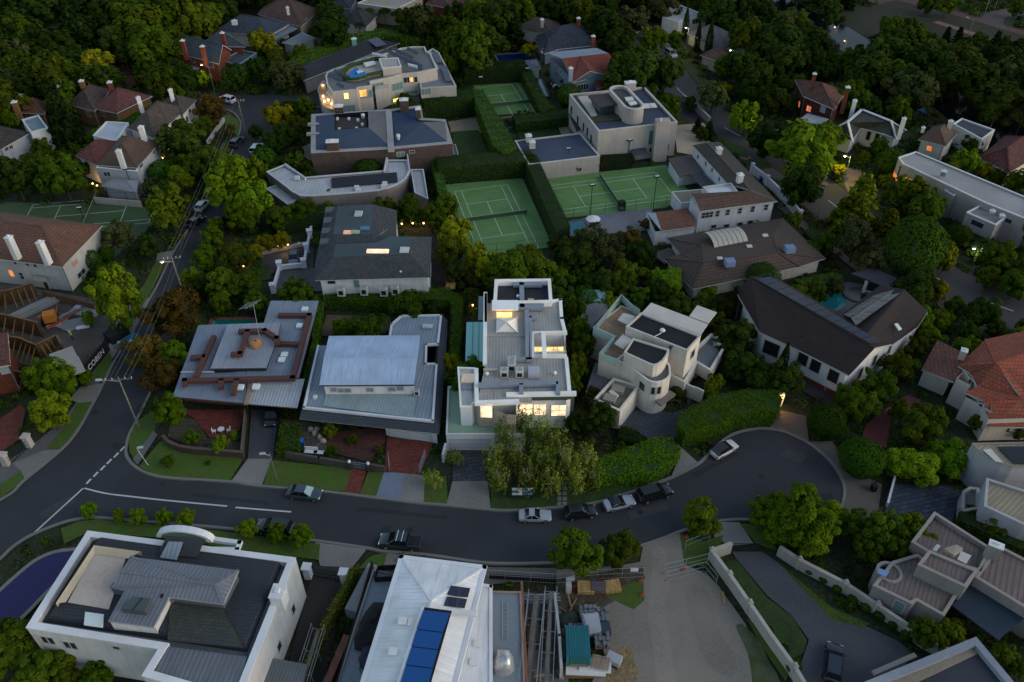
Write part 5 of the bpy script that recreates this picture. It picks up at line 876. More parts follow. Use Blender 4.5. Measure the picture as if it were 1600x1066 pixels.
simple('red_tile_cottage','small red-brown tiled cottage behind the tall dark conifer',55,168,hips=[([(32,176),(45,158),(74,160),(70,178)],3.6,2.2,M('tile',(.16,.08,.05)),OCH)],flats=[([(34,187),(60,180),(75,200),(48,207)],5.6,M('asphalt',(.16,.2,.24)),WHITE)],chim=[(22,160,8.6,OCH,1.0,1.0,4),(33,150,7.4,OCH,1.0,1.0,3)],wins=[(62,201,.8,1.0,GLASS),(67,198,.8,1.0,GLASS)])
simple('dark_roof_villa','grey-white villa with dark hipped roof at the left edge',20,215,hips=[([(-40,235),(-20,195),(10,196),(48,208),(0,233)][0:0] or [(-60,240),(-20,192),(48,207),(2,233)],5.2,2.2,M('tile',(.05,.045,.042)),M('render',(.36,.37,.42)))],wins=[(10,233,1,.9,GLASS,2),(17,230,1,.9,GLASS,2)],ang=-.3)
b=B('gabled_brick_house',325,85,'red brick gabled house with blue slate roof and tall chimneys','house',ang=-.15)
b.hip([(278,83),(287,58),(360,53),(384,74),(340,100)][0:0] or [(276,82),(287,60),(362,78),(342,100)],5.6,3.0,M('slate',(.055,.07,.09)),REDB,k=0); b.hip([(312,72),(330,55),(360,53),(384,73)],5.6,2.6,M('slate',(.055,.07,.09)),REDB,k=1)
for x,y in ((285,64),(316,73),(347,52)): b.chimney(x,y,10.0,.9,.8,4.6,REDB)
b.wps([(302,94)],1.0,1.5,GLASS); b.wps([(325,101),(331,103)],1.4,1.1,GLASS,n=3); b.slab('porch_roof',[(292,105),(300,102),(312,106),(304,110)],2.8,.2,M('plain',(.3,.33,.38)))
simple('glass_annexe','dark roofed modern annexe with teal glass beside the gabled brick house',375,95,flats=[([(345,95),(376,78),(401,83),(372,102)],3.6,M('asphalt',(.04,.045,.06)),M('glass',(.04,.13,.13),.2),M('plain',(.2,.24,.28)))])
simple('slate_bungalow','slate blue hipped bungalow near the top left',395,40,hips=[([(336,48),(375,22),(452,38),(418,57)],3.6,2.8,M('slate',(.05,.065,.09)),CREAM)],chim=[(366,33,6.8,WHITE,1.4,.8,1)],ang=.1)
b.slab('verandah_roof',[(417,56),(454,39),(465,45),(430,62)],2.9,.15,M('rib',(.16,.19,.23),s=.6)); b.wp(446,56,3,1,LITO) if 0 else None
simple('grey_roof_pavilion','small grey roofed pavilion right of the slate bungalow',467,60,hips=[([(440,67),(472,50),(492,59),(467,73)],2.8,.8,M('asphalt',(.13,.145,.16)),CREAM)],cat='pavilion')
simple('brown_bungalow','brown tiled bungalow with white chimney at the top edge',455,20,hips=[([(402,22),(430,-12),(500,15),(470,42)],3.4,3.0,M('tile',(.115,.06,.05)),M('render',(.28,.22,.18)))],wins=[(479,33,2.0,1.2,M('glass',(.2,.3,.32),.2))],chim=[(449,12,7,WHITE,.7,.7,2)])
simple('cream_terrace_house','cream house behind the palm trees at the top edge',605,5,flats=[([(558,5),(600,-12),(660,-5),(620,14)],4.6,M('asphalt',(.25,.22,.19)),M('render',(.34,.29,.22)))],wins=[(575,16,1.2,1.2,GLASS),(625,20,1.5,1.5,GLASS)])
simple('dark_cottage','dark roofed cottage in front of the palm trees',570,28,hips=[([(535,36),(560,12),(590,24),(572,42)],3.2,2.2,M('tile',(.04,.042,.05)),CREAM)]); simple('white_gabled_shed','small white gabled shed left of the palm trees',523,33,hips=[([(514,34),(524,27),(533,32),(524,40)],2.8,1.2,M('plain',(.35,.33,.3)),WHITE,0)],cat='shed')
simple('red_brick_terrace','brick house with dull red roof at the top edge',700,5,hips=[([(665,6),(680,-10),(712,-6),(705,14)],3.6,2,M('tile',(.12,.05,.045)),REDB),([(706,8),(720,-10),(765,-2),(752,12)],3.4,2,M('tile',(.12,.05,.045)),REDB)]); simple('blue_gabled_house','dark blue-grey gabled house left of the cream one at the top edge',535,8,hips=[([(505,10),(520,-12),(560,-8),(548,14)],3.4,2.2,SBL,M('render',(.2,.23,.27)))])
simple('brown_cottage','brown roofed cottage under big trees in the upper left corner',78,37,hips=[([(52,40),(65,28),(103,30),(98,44)],3.2,2,M('tile',(.08,.05,.045)),OCH)]); simple('edge_cottage','small grey roofed cottage cut by the top edge on the left',350,3,hips=[([(332,6),(340,-8),(365,-6),(361,5)],3.2,1.6,M('tile',(.1,.07,.06)),WHITE)])
simple('corner_brick_house','red brick house with white windows at the left edge by the building site',0,560,hips=[([(-60,585),(-30,530),(12,520),(16,570)],5.4,2,M('tile',(.11,.05,.04)),REDB)],wins=[(10,577,1.2,1.6,M('glass',(.3,.33,.33),.3),2,2)])
simple('white_court_pavilion','white walled pavilion beside the left court',185,300,hips=[([(158,290),(172,280),(217,282),(212,300)],3.0,1.0,M('asphalt',(.17,.18,.2)),M('render',(.34,.35,.37)))],cat='pavilion')
simple('tall_white_wing','two storey white wing behind the left court with dark floodlight',190,268,flats=[([(150,262),(160,250),(218,254),(214,268)],4.8,FLATG,M('render',(.42,.42,.44)))],wins=[(165,272,.8,1,GLASS),(170,272,.8,1,GLASS)],cat='wing')
# ================================================================ planting
LC={'elm':((.062,.102,.007),(.026,.05,.005)),'mid':((.038,.062,.007),(.017,.030,.005)),'dark':((.020,.036,.009),(.009,.017,.005)),'gold':((.13,.125,.008),(.05,.07,.006)),'brown':((.050,.034,.012),(.022,.02,.008)),
 'birch':((.095,.125,.035),(.06,.08,.025)),'grey':((.040,.048,.03),(.018,.022,.015)),'conifer':((.012,.024,.010),(.007,.013,.006)),'goldfir':((.085,.095,.010),(.025,.04,.006)),'cypress':((.010,.020,.009),(.006,.012,.005)),
 'ball':((.021,.050,.006),(.009,.022,.005)),'lime':((.085,.155,.012),(.03,.07,.005)),'palm':((.03,.045,.015),(.02,.03,.01)),'hedge':((.048,.112,.007),(.016,.045,.005)),'hedgedark':((.012,.028,.006),(.007,.015,.004))}
def leafmat(k): a,b_=LC[k]; g=1.15; return M('leaf',(a[0]*g*1.08,a[1]*g*1.10,a[2]*g*.5),.85,col2=(b_[0]*g*1.08,b_[1]*g*1.1,b_[2]*g*.6))
BARK=M('bark',(.06,.045,.035)); BARKW=M('bark',(.42,.40,.35))
def quads(name, C, N, S, mat, parent=None, origin=None, asp=.62):
    n=len(C); r=RNG.normal(size=(n,3)); T=np.cross(N,r); T/=np.linalg.norm(T,axis=1)[:,None]+1e-9; Bt=np.cross(N,T); S=np.asarray(S).reshape(-1,1)
    V=np.stack([C-T*S,C-Bt*S*asp,C+T*S,C+Bt*S*asp],1).reshape(-1,3)
    me=bpy.data.meshes.new(name); me.vertices.add(4*n); me.vertices.foreach_set('co',V.astype(np.float32).ravel()); me.loops.add(4*n); me.loops.foreach_set('vertex_index',np.arange(4*n,dtype=np.int32)); me.polygons.add(n)
    me.polygons.foreach_set('loop_start',np.arange(0,4*n,4,dtype=np.int32)); me.update(calc_edges=True); me.materials.append(mat)
    return me
def nrm(v): return v/(np.linalg.norm(v,axis=1)[:,None]+1e-9)
def crown(kind, n, seed, lod=0):
    global RNG
    RNG=np.random.default_rng(seed); C=[];N=[]; ls={0:.075,1:.12}[lod]
    if kind in('cypress',):
        t=RNG.random(n); a=RNG.random(n)*2*pi; rr=np.minimum(1,(1-t)*2.2)**.7*np.minimum(1,t*6+.35)*(.75+.25*RNG.random(n)); C=np.stack([rr*np.cos(a),rr*np.sin(a),t*2-1],1); N=nrm(np.stack([np.cos(a),np.sin(a),.4+0*a],1)+RNG.normal(size=(n,3))*.4)
    elif kind in('conifer','goldfir'):
        nb=46; per=n//nb
        for k in range(nb):
            t=k/nb; z=-.95+1.9*t; L=(1-t)**.8*.95+.08; a=k*2.4+RNG.random()*.6; u=RNG.random(per)**.6; wd=.16*(1-.5*u)+.03
            x=u*L; y=RNG.normal(size=per)*wd*.7; zz=z-.28*x+RNG.normal(size=per)*.035+.12*u**2; C.append(np.stack([x*cos(a)-y*sin(a),x*sin(a)+y*cos(a),zz],1)); N.append(nrm(np.array([0,0,1.])+RNG.normal(size=(per,3))*.5))
        C=np.concatenate(C);N=np.concatenate(N)
    elif kind in('ball',):
        d=nrm(RNG.normal(size=(n,3))); bump=1+.05*np.sin(d[:,0]*7+seed)*np.cos(d[:,1]*6)+.03*RNG.random(n); C=d*(bump*(.90+.10*RNG.random(n)))[:,None]; C[:,2]*=.95; N=nrm(d+np.array([0,0,.15])+RNG.normal(size=(n,3))*.2)
    elif kind=='palm':
        nf=26; per=n//nf
        for k in range(nf):
            a=2*pi*k/nf+RNG.random()*.3; e=RNG.uniform(-.1,1.1); u=RNG.random(per); x=u*cos(e*.6)*.95; zz=u*sin(e)*.9-u**2.2*.75; y=RNG.normal(size=per)*.07*(1-u*.7); C.append(np.stack([x*cos(a)-y*sin(a),x*sin(a)+y*cos(a),zz],1)); N.append(nrm(np.array([0,0,1.])+RNG.normal(size=(per,3))*.5))
        C=np.concatenate(C);N=np.concatenate(N)
    else:
        op={'birch':.5,'grey':.62}.get(kind,1); nb={'birch':44,'grey':38,'lime':30}.get(kind,34); per=n//nb; cs=[]
        for k in range(nb):
            z=1-2*(k+.5)/nb; a=k*2.39996+RNG.random()*.9; rad=RNG.uniform(.45,.92) if k%4 else RNG.uniform(.1,.5); rh=math.sqrt(max(0,1-z*z)); c=np.array([rh*cos(a)*rad,rh*sin(a)*rad,z*rad*.92]); lr=RNG.uniform(.14,.36) if kind!='lime' else .33
            if kind in('birch','grey'): lr=RNG.uniform(.16,.30)
            d=nrm(RNG.normal(size=(per,3))+np.array([0,0,.25])+nrm(c[None])*.5)
            rr=lr*(.55+.45*RNG.random(per)**.5); p=c+d*rr[:,None]; p+=np.sin(p[:,[1,2,0]]*17)*.02
            if kind=='birch': p[:,2]-=RNG.random(per)**2*.55
            C.append(p); N.append(nrm(d*.9+np.array([0,0,.55])+RNG.normal(size=(per,3))*.27))
        C=np.concatenate(C);N=np.concatenate(N)
    S=ls*RNG.uniform(.6,1.25,len(C))*(.72 if kind=='birch' else .8 if kind=='grey' else 1)
    if kind=='ball': S*=.7
    return quads('crown',C,N,S,leafmat(kind))
def trunkmesh(kind,seed):     # unit height 1, crown occupies upper part
    r=random.Random(seed); mb=MB(); m=BARKW if kind=='birch' else BARK
    h=.62; p=Vector((0,0,0)); segs=3; rad=.035 if kind!='birch' else .022
    for k in range(segs):
        q=Vector((r.uniform(-.02,.02),r.uniform(-.02,.02),h*(k+1)/segs)); mb.tube(p,q,rad*(1-.22*k),rad*(1-.22*(k+1)),6,caps=k in(0,2)); p=q
    for k in range(6 if kind not in('birch','grey') else 11):
        a=k*2.4+r.random(); st=Vector((0,0,h*r.uniform(.5,.98))); L=r.uniform(.20,.34) if kind not in('birch','grey') else r.uniform(.28,.48); e=r.uniform(.5,1.1)
        d=Vector((cos(a)*cos(e),sin(a)*cos(e),sin(e))); mid=st+d*L*.55; en=mid+(d+Vector((r.uniform(-.3,.3),r.uniform(-.3,.3),.1))).normalized()*L*.5
        mb.tube(st,mid,rad*.42*(1 if kind!='birch' else 1.9),rad*.28*(1 if kind!='birch' else 1.6),5,caps=False); mb.tube(mid,en,rad*.28,rad*.08,5,caps=False)
        if kind in('birch','grey'):
            for j in range(2): mb.tube(mid,mid+(d+Vector((r.uniform(-.7,.7),r.uniform(-.7,.7),r.uniform(-.1,.5)))).normalized()*L*.45,rad*.2,rad*.06,4,caps=False)
    me_o=mb.build('trunk',m); me=me_o.data; bpy.data.objects.remove(me_o); return me
CR_={};TR_={}
def protos(kind,lod):
    if (kind,lod) not in CR_:
        n={0:5200,1:2300}[lod]; 
        if kind in('birch',): n=int(n*.34)
        if kind=='cypress': n=int(n*.5)
        CR_[kind,lod]=[crown(kind,n,11+17*i+len(kind)*3+lod,lod) for i in range(3)]
    if kind not in TR_: TR_[kind]=[trunkmesh(kind,3+i) for i in range(2)]
    return CR_[kind,lod],TR_[kind]
NM={'elm':'broadleaf_tree','mid':'broadleaf_tree','dark':'evergreen_tree','gold':'gold_or_lit_tree','brown':'autumn_tree','birch':'birch_tree','grey':'wattle_tree','conifer':'conifer_tree','goldfir':'golden_conifer','cypress':'cypress_tree','ball':'clipped_shrub','lime':'clipped_tree','palm':'palm_tree'}
LOOK={'elm':'bright green leafy tree','mid':'mid green bushy tree','dark':'dark evergreen tree','gold':'yellow-green tree','brown':'russet brown tree','birch':'airy pale birch','grey':'grey-green feathery tree','conifer':'dark layered conifer','goldfir':'golden tiered conifer','cypress':'slim dark cypress','ball':'rounded clipped shrub','lime':'lime green clipped tree','palm':'spiky palm tree'}
TREES=[]
def tree(kind,px,py,rp,sq=None,lod=None):
    hf={'cypress':4.6,'conifer':1.25,'goldfir':1.1,'ball':.9,'lime':.85,'palm':.8,'birch':1.15}.get(kind,.92)*(sq or 1)
    R=rp*mpp(px,py,4); zc=R*hf*(1.0 if kind in('ball','lime','cypress','conifer','goldfir') else 1.25)
    if kind=='palm': zc=R*2.2
    zc=max(zc,R*hf*.9); c=P(px,py,zc); r_=random.Random(int(px*31+py*7)); small=R<1.9
    cs,ts=protos(kind,1 if (py<330 or small or rp<15) else 0)
    lk=LOOK[kind]
    if small and kind not in('ball','cypress'): lk=lk.replace('bushy ','').replace('feathery ','').replace('leafy ','').replace('tree','shrub')
    o=empty('shrub' if (small and kind not in('ball','cypress','palm','birch')) else NM[kind],Vector((c.x,c.y,0)),None,'shrub' if small or kind=='ball' else 'tree'); o.rotation_euler.z=r_.uniform(0,6.28); k=r_.randrange(3)
    cr=bpy.data.objects.new('crown',cs[k]); COL.objects.link(cr); cr.parent=o; cr.location=(0,0,zc); cr.scale=(R*r_.uniform(.84,1.14),R*r_.uniform(.84,1.14),R*hf*r_.uniform(.9,1.12))
    if kind not in('ball',):
        t=bpy.data.objects.new('trunk',ts[k%2]); COL.objects.link(t); t.parent=o; hh=zc+R*hf*(.35 if kind!='birch' else .8); t.scale=(max(R*1.5,1.6),max(R*1.5,1.6),hh)
        if kind in('cypress','conifer','goldfir'): t.scale=(R*.9,R*.9,zc*1.2)
    TREES.append((o,lk,px,py,rp)); return o
def trees(kind,s,sq=None):
    for q in s.split():
        a=[float(v) for v in q.split(',')]; OKT=tree(kind,a[0],a[1],a[2]*(1.14 if kind in('elm','mid','dark','gold','brown','goldfir') and a[2]>17 else 1),a[3] if len(a)>3 else sq)
trees('dark','10,90,30 75,75,35 120,50,30 160,20,32 205,82,25 250,5,30 60,8,35 0,12,28 110,8,30 300,0,26 20,142,28 160,122,26 365,122,20 280,217,34 20,272,36 5,165,18 232,385,19 640,30,24 665,42,24 770,30,30 720,22,22 790,12,26 880,8,25 940,8,22 950,40,28 965,64,24 985,112,33 1040,112,28 1002,152,24 800,52,14 1120,14,26 1142,34,22 1172,18,28 1160,102,26 1192,82,26 1182,124,26 1215,58,34 1227,94,28 1270,92,26 1205,152,24 1200,215,28 1255,287,34 1080,160,12 1436,442,26 1310,150,22 1360,112,32 1390,78,36 1420,132,32 1450,100,32 1482,122,28 1500,88,28 1530,122,32 1560,88,28 1562,160,32 1592,120,28 1415,42,18 1520,226,17 1300,20,20 1360,165,18 1440,162,18 715,424,24 900,402,28 1000,396,22 945,442,24 1130,482,20 1152,522,28 1132,545,20 1160,565,26 1192,592,24 940,652,27 932,620,18 900,655,18 1400,60,22 1340,130,24 1290,112,20 445,208,20 425,222,20 400,205,14 462,238,14 1098,208,12 760,62,26 852,14,24 910,26,20 1225,592,30 1140,300,4')
trees('mid','30,45,28 215,40,38 255,30,34 240,72,34 290,36,30 320,24,26 330,48,17 75,112,34 35,112,28 50,86,20 250,127,28 272,142,18 225,116,18 130,170,14 315,197,17 62,262,18 95,272,34 140,246,18 300,256,22 330,250,26 262,322,35 700,46,24 730,62,32 745,82,30 700,78,22 990,88,18 1055,62,16 1240,38,26 1130,102,17 1330,142,22 1345,158,20 1420,300,26 1450,322,26 1400,302,18 1445,350,18 1560,402,30 1590,442,24 1545,432,18 1395,40,20 1425,60,20 1460,82,22 1330,92,18 1378,62,14 1375,228,16 1350,246,12 1590,282,18 1562,277,15 440,338,20 475,330,20 520,314,18 600,326,20 640,326,22 680,334,22 455,330,14 700,318,18 370,402,20 350,442,26 385,442,24 402,470,18 342,472,18 700,390,26 800,418,33 840,422,28 872,432,22 780,432,26 980,427,22 1010,432,16 1000,462,18 1100,472,17 1115,602,18 1330,622,22 1370,602,26 1402,572,24 1432,542,18 1350,634,24 1440,662,34 1405,640,18 1250,457,18 1275,455,20 1530,662,17 1562,666,17 1592,670,17 1380,822,32 1430,830,28 1360,852,26 1402,852,28 1330,812,22 1095,806,32 900,860,37 970,857,30 1452,990,26 1484,986,22 1510,1012,16 1572,1022,18 20,1012,36 62,1042,36 104,1022,26 10,990,22 1550,816,22 1590,822,22 1520,800,15 1582,852,16 470,82,16 500,42,13 1588,12,14 1480,8,16 1450,4,16 262,720,12 518,703,11 515,672,13 552,686,9 592,702,8 300,682,16 473,890,10 1590,1042,16 1302,446,12 1240,300,14 1290,380,18 1265,390,16 100,1050,22 150,1052,22')
trees('elm','355,262,26 378,335,26 360,282,38 392,312,32 396,266,22 300,432,17 330,374,20 320,402,20 336,352,14 180,466,38,1.25 92,592,30 132,590,15 76,640,34 265,640,24,1.2 1020,62,22 1165,182,25 1255,232,42 1288,214,26 1245,808,45 1272,830,34 1218,792,24 1190,800,22 1222,822,28 1294,806,26 1258,782,26 1440,500,22 1510,252,20 1470,500,18 345,692,16 365,680,9 138,496,12 315,122,16 1455,524,18 1350,560,14')
trees('elm','138,797,15 185,805,12 215,806,15 255,808,16 290,808,17 387,826,17 433,832,18 470,836,20')
trees('gold','150,98,25 430,178,20 405,62,20 425,76,14 825,76,14 1130,140,14 415,377,16 440,374,16 400,392,16 710,362,24 742,400,24 760,416,24 705,566,17,1.3 1310,266,14 1480,402,17,1.6 1465,452,18 1490,262,17 1540,266,17 1385,282,12 1170,196,10 372,388,12')  # some owe their gold to lamplight, put here into the leaf colour
trees('brown','270,486,36 225,546,28 250,582,26 330,170,22 985,372,18 455,656,7 360,205,12 1010,350,12 985,250,10 940,256,10 900,262,9')
trees('grey','185,366,28 300,152,13 450,116,30 930,382,36 960,402,24 990,30,27 1115,150,26 1340,372,40 1362,406,28 235,290,18 1305,446,18 865,380,14 1222,540,14')
trees('mid','899,484,17,1.7 906,512,17,1.7 908,542,18,1.7 904,572,17,1.7 896,600,16,1.6')
trees('birch','786,676,20,1.5 812,660,21,1.5 838,668,24,1.5 866,684,22,1.4 772,712,22,1.4 806,706,25,1.5 846,714,23,1.4 884,716,25,1.4 918,712,22,1.3 826,744,22,1.3 862,750,21,1.3 900,746,23,1.3 928,742,18,1.3 780,744,19,1.4 710,712,15 675,746,17')
trees('conifer','95,182,30,1.5 1108,204,12 1090,196,10 612,470,8')
trees('goldfir','1342,322,36 1390,350,22 1316,330,20')
trees('cypress','1072,37,5 1091,58,5 1109,62,6 1146,474,7 1160,482,6 1186,494,7 1224,566,8 1236,546,7 1246,552,7')
trees('ball','145,406,14,1.3 166,396,13,1.3 1293,658,32 1347,716,33,1.1 605,468,13 640,471,11 665,476,11 686,472,10 1267,892,8 1287,904,8 1308,920,8 1332,937,8 1353,949,8 1373,963,9 1394,978,9 1416,993,10 1060,612,13 1500,838,10 325,723,5 1240,1040,12 1225,1015,10 1200,985,8')
trees('ball','1430,385,50,1.15')
trees('lime','1402,722,28 1440,728,32 1488,716,32,1.1 1465,704,20 1045,440,30 1026,432,15')
trees('palm','575,16,11 600,16,11 620,20,11 560,38,10 480,256,14 735,456,14 740,470,9')
# --- hedges
def ptsin(A,n,m=0):
    xs=[a.x for a in A];ys=[a.y for a in A]; Q=RNG.random((n,2))*[max(xs)-min(xs),max(ys)-min(ys)]+[min(xs),min(ys)]; return Q[inpoly(Q,A)]
def inpoly(Q,A):
    x,y=Q[:,0],Q[:,1]; r=np.zeros(len(Q),bool); n=len(A)
    for i in range(n):
        a,b_=A[i],A[(i+1)%n]
        if a.y==b_.y: continue
        c=((a.y>y)!=(b_.y>y))&(x<(b_.x-a.x)*(y-a.y)/(b_.y-a.y)+a.x); r^=c
    return r
def hedge(pts,h,label,kind='hedge',dens=38,ls=.14,z0=0,wavy=.10):
    global RNG
    RNG=np.random.default_rng(int(pts[0][0]*7+pts[0][1])); A=ccw([P(x,y,h) for x,y in pts]); ar=abs(sum(A[i].x*A[(i+1)%len(A)].y-A[(i+1)%len(A)].x*A[i].y for i in range(len(A))))/2
    xs=[a.x for a in A];ys=[a.y for a in A]; bb=(max(xs)-min(xs))*(max(ys)-min(ys)); Q=ptsin(A,int(dens*bb)); n=len(Q); f=lambda X,Y:wavy*(np.sin(X*1.3+Y*.7)+np.sin(Y*1.9-X*.4)+.6*np.sin(X*3.1)*np.cos(Y*2.7))
    C=[np.stack([Q[:,0],Q[:,1],h-.06+f(Q[:,0],Q[:,1])+RNG.normal(size=n)*.06],1)]; N=[nrm(np.array([0,0,1.])+RNG.normal(size=(n,3))*.22)]
    for i in range(len(A)):
        a,b_=A[i],A[(i+1)%len(A)]; L=(b_-a).length; k=int(dens*L*h*.8)
        if k<1: continue
        t=RNG.random(k); z=RNG.random(k)**.8*h+z0*0; e=(b_-a)/L; nn=np.array([e.y,-e.x,0]); X=a.x+(b_.x-a.x)*t; Y=a.y+(b_.y-a.y)*t; o=f(X+z,Y)*.8+RNG.normal(size=k)*.06
        C.append(np.stack([X+nn[0]*o,Y+nn[1]*o,z],1)); N.append(nrm(nn+np.array([0,0,.3])+RNG.normal(size=(k,3))*.22))
    C=np.concatenate(C);N=np.concatenate(N); o_=sum(A,Vector((0,0,0)))/len(A); o3=np.array([o_.x,o_.y,0]); sz=ls*max(1,(abs(o_.y)-60)/90)
    me=quads('hedge',C-o3,N,sz*RNG.uniform(.7,1.3,len(C)),leafmat(kind)); o=bpy.data.objects.new('hedge',me); COL.objects.link(o); o.location=o3; tag(o,label,'hedge')
    mb=MB(); I=inset(A,.12); mb.prism(I,0,h-.2); c=mb.build('stems',M('plain',sc(LC[kind][1],.8)),o,Vector(o3)); REG.append((A,.2)); return o
hedge([(928,716),(1026,682),(1050,684),(1064,700),(1048,722),(1016,738),(960,742),(932,748),(926,735)],2.6,'thick bright green hedge left of the gap to the slate forecourt')
hedge([(1058,664),(1062,648),(1112,617),(1170,607),(1218,609),(1224,622),(1215,640),(1150,648),(1100,668),(1070,676)],3.2,'large rounded green hedge right of the gap to the slate forecourt')
hedge([(968,665),(985,668),(1012,682),(1004,690),(985,690),(965,682)],1.0,'low dark hedge at the foot of the cubist house drive','hedgedark')
hedge([(440,655),(466,655),(467,700),(431,700)],1.9,'olive clipped hedge block between two driveways',kind='ball')
hedge([(486,468),(505,468),(497,520),(483,590),(476,610),(470,600),(488,530)],2.0,'narrow yellow-green hedge between the two metal roofed houses')
hedge([(508,452),(703,449),(712,462),(700,468),(560,466),(508,464)],2.8,'long straight green hedge in front of the slate mansion'); hedge([(702,455),(722,460),(722,520),(716,570),(700,566),(706,500)],2.6,'tall green hedge strip left of the bright white house')
hedge([(680,243),(828,233),(836,250),(684,262)],4.0,'dark clipped hedge behind the green court in the middle','ball',dens=16); hedge([(674,252),(686,252),(700,300),(702,318),(688,318)],3.0,'narrow hedge left of the green court in the middle',dens=16)
hedge([(816,240),(838,240),(892,352),(868,362)],4.0,'long dark hedge between the two large courts',kind='ball',dens=14); hedge([(737,142),(754,138),(808,228),(786,238),(770,228)],4.5,'tall bright hedge running down left of the small upper court',dens=14)
hedge([(655,146),(738,138),(742,152),(662,162)],4.5,'high dark hedge behind the roof of the brick mansion','ball',dens=14); hedge([(722,98),(818,92),(826,104),(726,110)],4.0,'dark hedge behind the small upper court','hedgedark',dens=14)
hedge([(814,112),(830,108),(862,168),(846,176)],3.0,'dark hedge right of the small upper court','ball',dens=14); hedge([(800,180),(885,170),(890,182),(806,192)],2.6,'clipped hedge between the small court and the lawn','ball',dens=14)
hedge([(442,100),(470,84),(530,56),(600,44),(655,52),(655,60),(600,54),(540,66),(480,96),(450,112)],3.5,'long curving bright hedge behind the dark long roof',dens=12); hedge([(842,250),(985,240),(988,248),(845,260)],2.4,'brownish hedge along the back of the right court','hedgedark',dens=16)
hedge([(420,330),(500,318),(560,322),(500,332),(430,345)],3.5,'leafy hedge under the curved metal roofed house','ball',dens=16); hedge([(1240,436),(1300,425),(1318,432),(1262,452)],2.5,'green hedge behind the kidney pool',dens=16)
hedge([(1255,360),(1270,352),(1300,380),(1290,395)],2.0,'hedge at the right end of the brown tiled house','ball',dens=16); hedge([(1490,345),(1530,355),(1590,395),(1570,402),(1500,362)],2.0,'long low hedge in front of the long beige house','ball',dens=14)
hedge([(398,400),(408,398),(402,432),(392,430)],1.4,'small hedge beside the walled forecourt','ball'); hedge([(548,886),(560,880),(520,960),(470,1060),(462,1056),(500,975)],2.2,'thin yellowing hedge along the dark driveway',kind='gold',dens=14)
hedge([(480,1066),(462,1066),(470,1050)],2,'hedge stub','gold') if 0 else None
hedge([(1500,795),(1600,828),(1640,850),(1640,875),(1580,850),(1500,812)],2.4,'dark green hedge between the two right hand houses','ball',dens=14); hedge([(138,205),(205,175),(235,160),(240,166),(212,186),(150,215)],2.2,'green hedge between the ochre house and white villa','hedge',dens=14)
hedge([(1100,206),(1110,198),(1122,210),(1112,214)],1.2,'small hedge beside the pale courtyard','ball',dens=16)
# --- labels that single each tree out, from the nearest landmark
LM=[('the ochre brick house',160,155),('the parapet house',250,940),('the tiled villa',60,400),('the building site',70,500),('the low duct-roofed house',385,570),('the slate mansion',590,385),('the curved metal roof',555,285),('the brick mansion',595,210),('the apartment block',610,120),
 ('the white villas',215,225),('the gabled brick house',325,85),('the slate bungalow',395,40),('the middle court',770,335),('the right court',950,300),('the bright white house',820,560),('the cubist house',1030,560),('the shingle roof house',1300,530),('the kidney pool',1295,470),('the brown tiled house',1160,400),
 ('the L-shaped white house',1140,290),('the beige cube mansion',975,190),('the blue house',925,110),('the flat white house',1070,22),('the red brick villa',1285,150),('the white ridged house',1355,200),('the long beige house',1500,290),('the dark red roof',1580,240),('the terracotta house',1550,600),
 ('the brown ribbed house',1470,890),('the gravel yard',1060,960),('the cul-de-sac',1210,740),('the corner crossing',160,740),('the dark riverbank',1450,110),('the upper street bend',380,210),('the left court',120,340),('the metal roof house',580,600),('the far road',1540,40),('the palm trees',590,18),('the top left woods',150,40),('the small upper court',780,150),('the avenue verge',1230,250),('the walled forecourt',440,420)]
ORD=['','second','third','fourth','fifth','sixth','seventh','eighth','ninth','tenth','eleventh','twelfth','thirteenth','fourteenth','fifteenth','sixteenth','seventeenth','eighteenth','nineteenth','twentieth','twenty-first','twenty-second','twenty-third','twenty-fourth']
def label_trees():
    G={}
    for o,lk,px,py,rp in TREES:
        lk=lk.replace("mid green","green") if rp<12 else lk
        n,x,y=min(LM,key=lambda l:(l[1]-px)**2+((l[2]-py)*1.3)**2); dx,dy=px-x,(py-y)
        rel='left of' if dx<0 and abs(dx)>abs(dy)*1.2 else 'right of' if dx>0 and abs(dx)>abs(dy)*1.2 else 'behind' if dy<0 else 'in front of'
        G.setdefault((lk,rel,n),[]).append((px,o))
    for (lk,rel,n),L in G.items():
        L.sort(key=lambda t:t[0]); k=len(L)
        pl=lk[:-6]+'birches' if lk.endswith(' birch') else (lk[:-7]+'cypresses' if lk.endswith('cypress') else lk+'s')
        for i,(px,o) in enumerate(L):
            if k==1: s=f'{lk} standing {rel} {n}'
            elif i==0: s=f'leftmost of the {pl} {rel} {n}'
            elif i==k-1: s=f'rightmost of the {pl} {rel} {n}'
            else: s=f'{ORD[min(i,23)]} of the {pl} {rel} {n}'
            o['label']=s
            if k>1: o['group']=f'{pl} {rel} {n}'
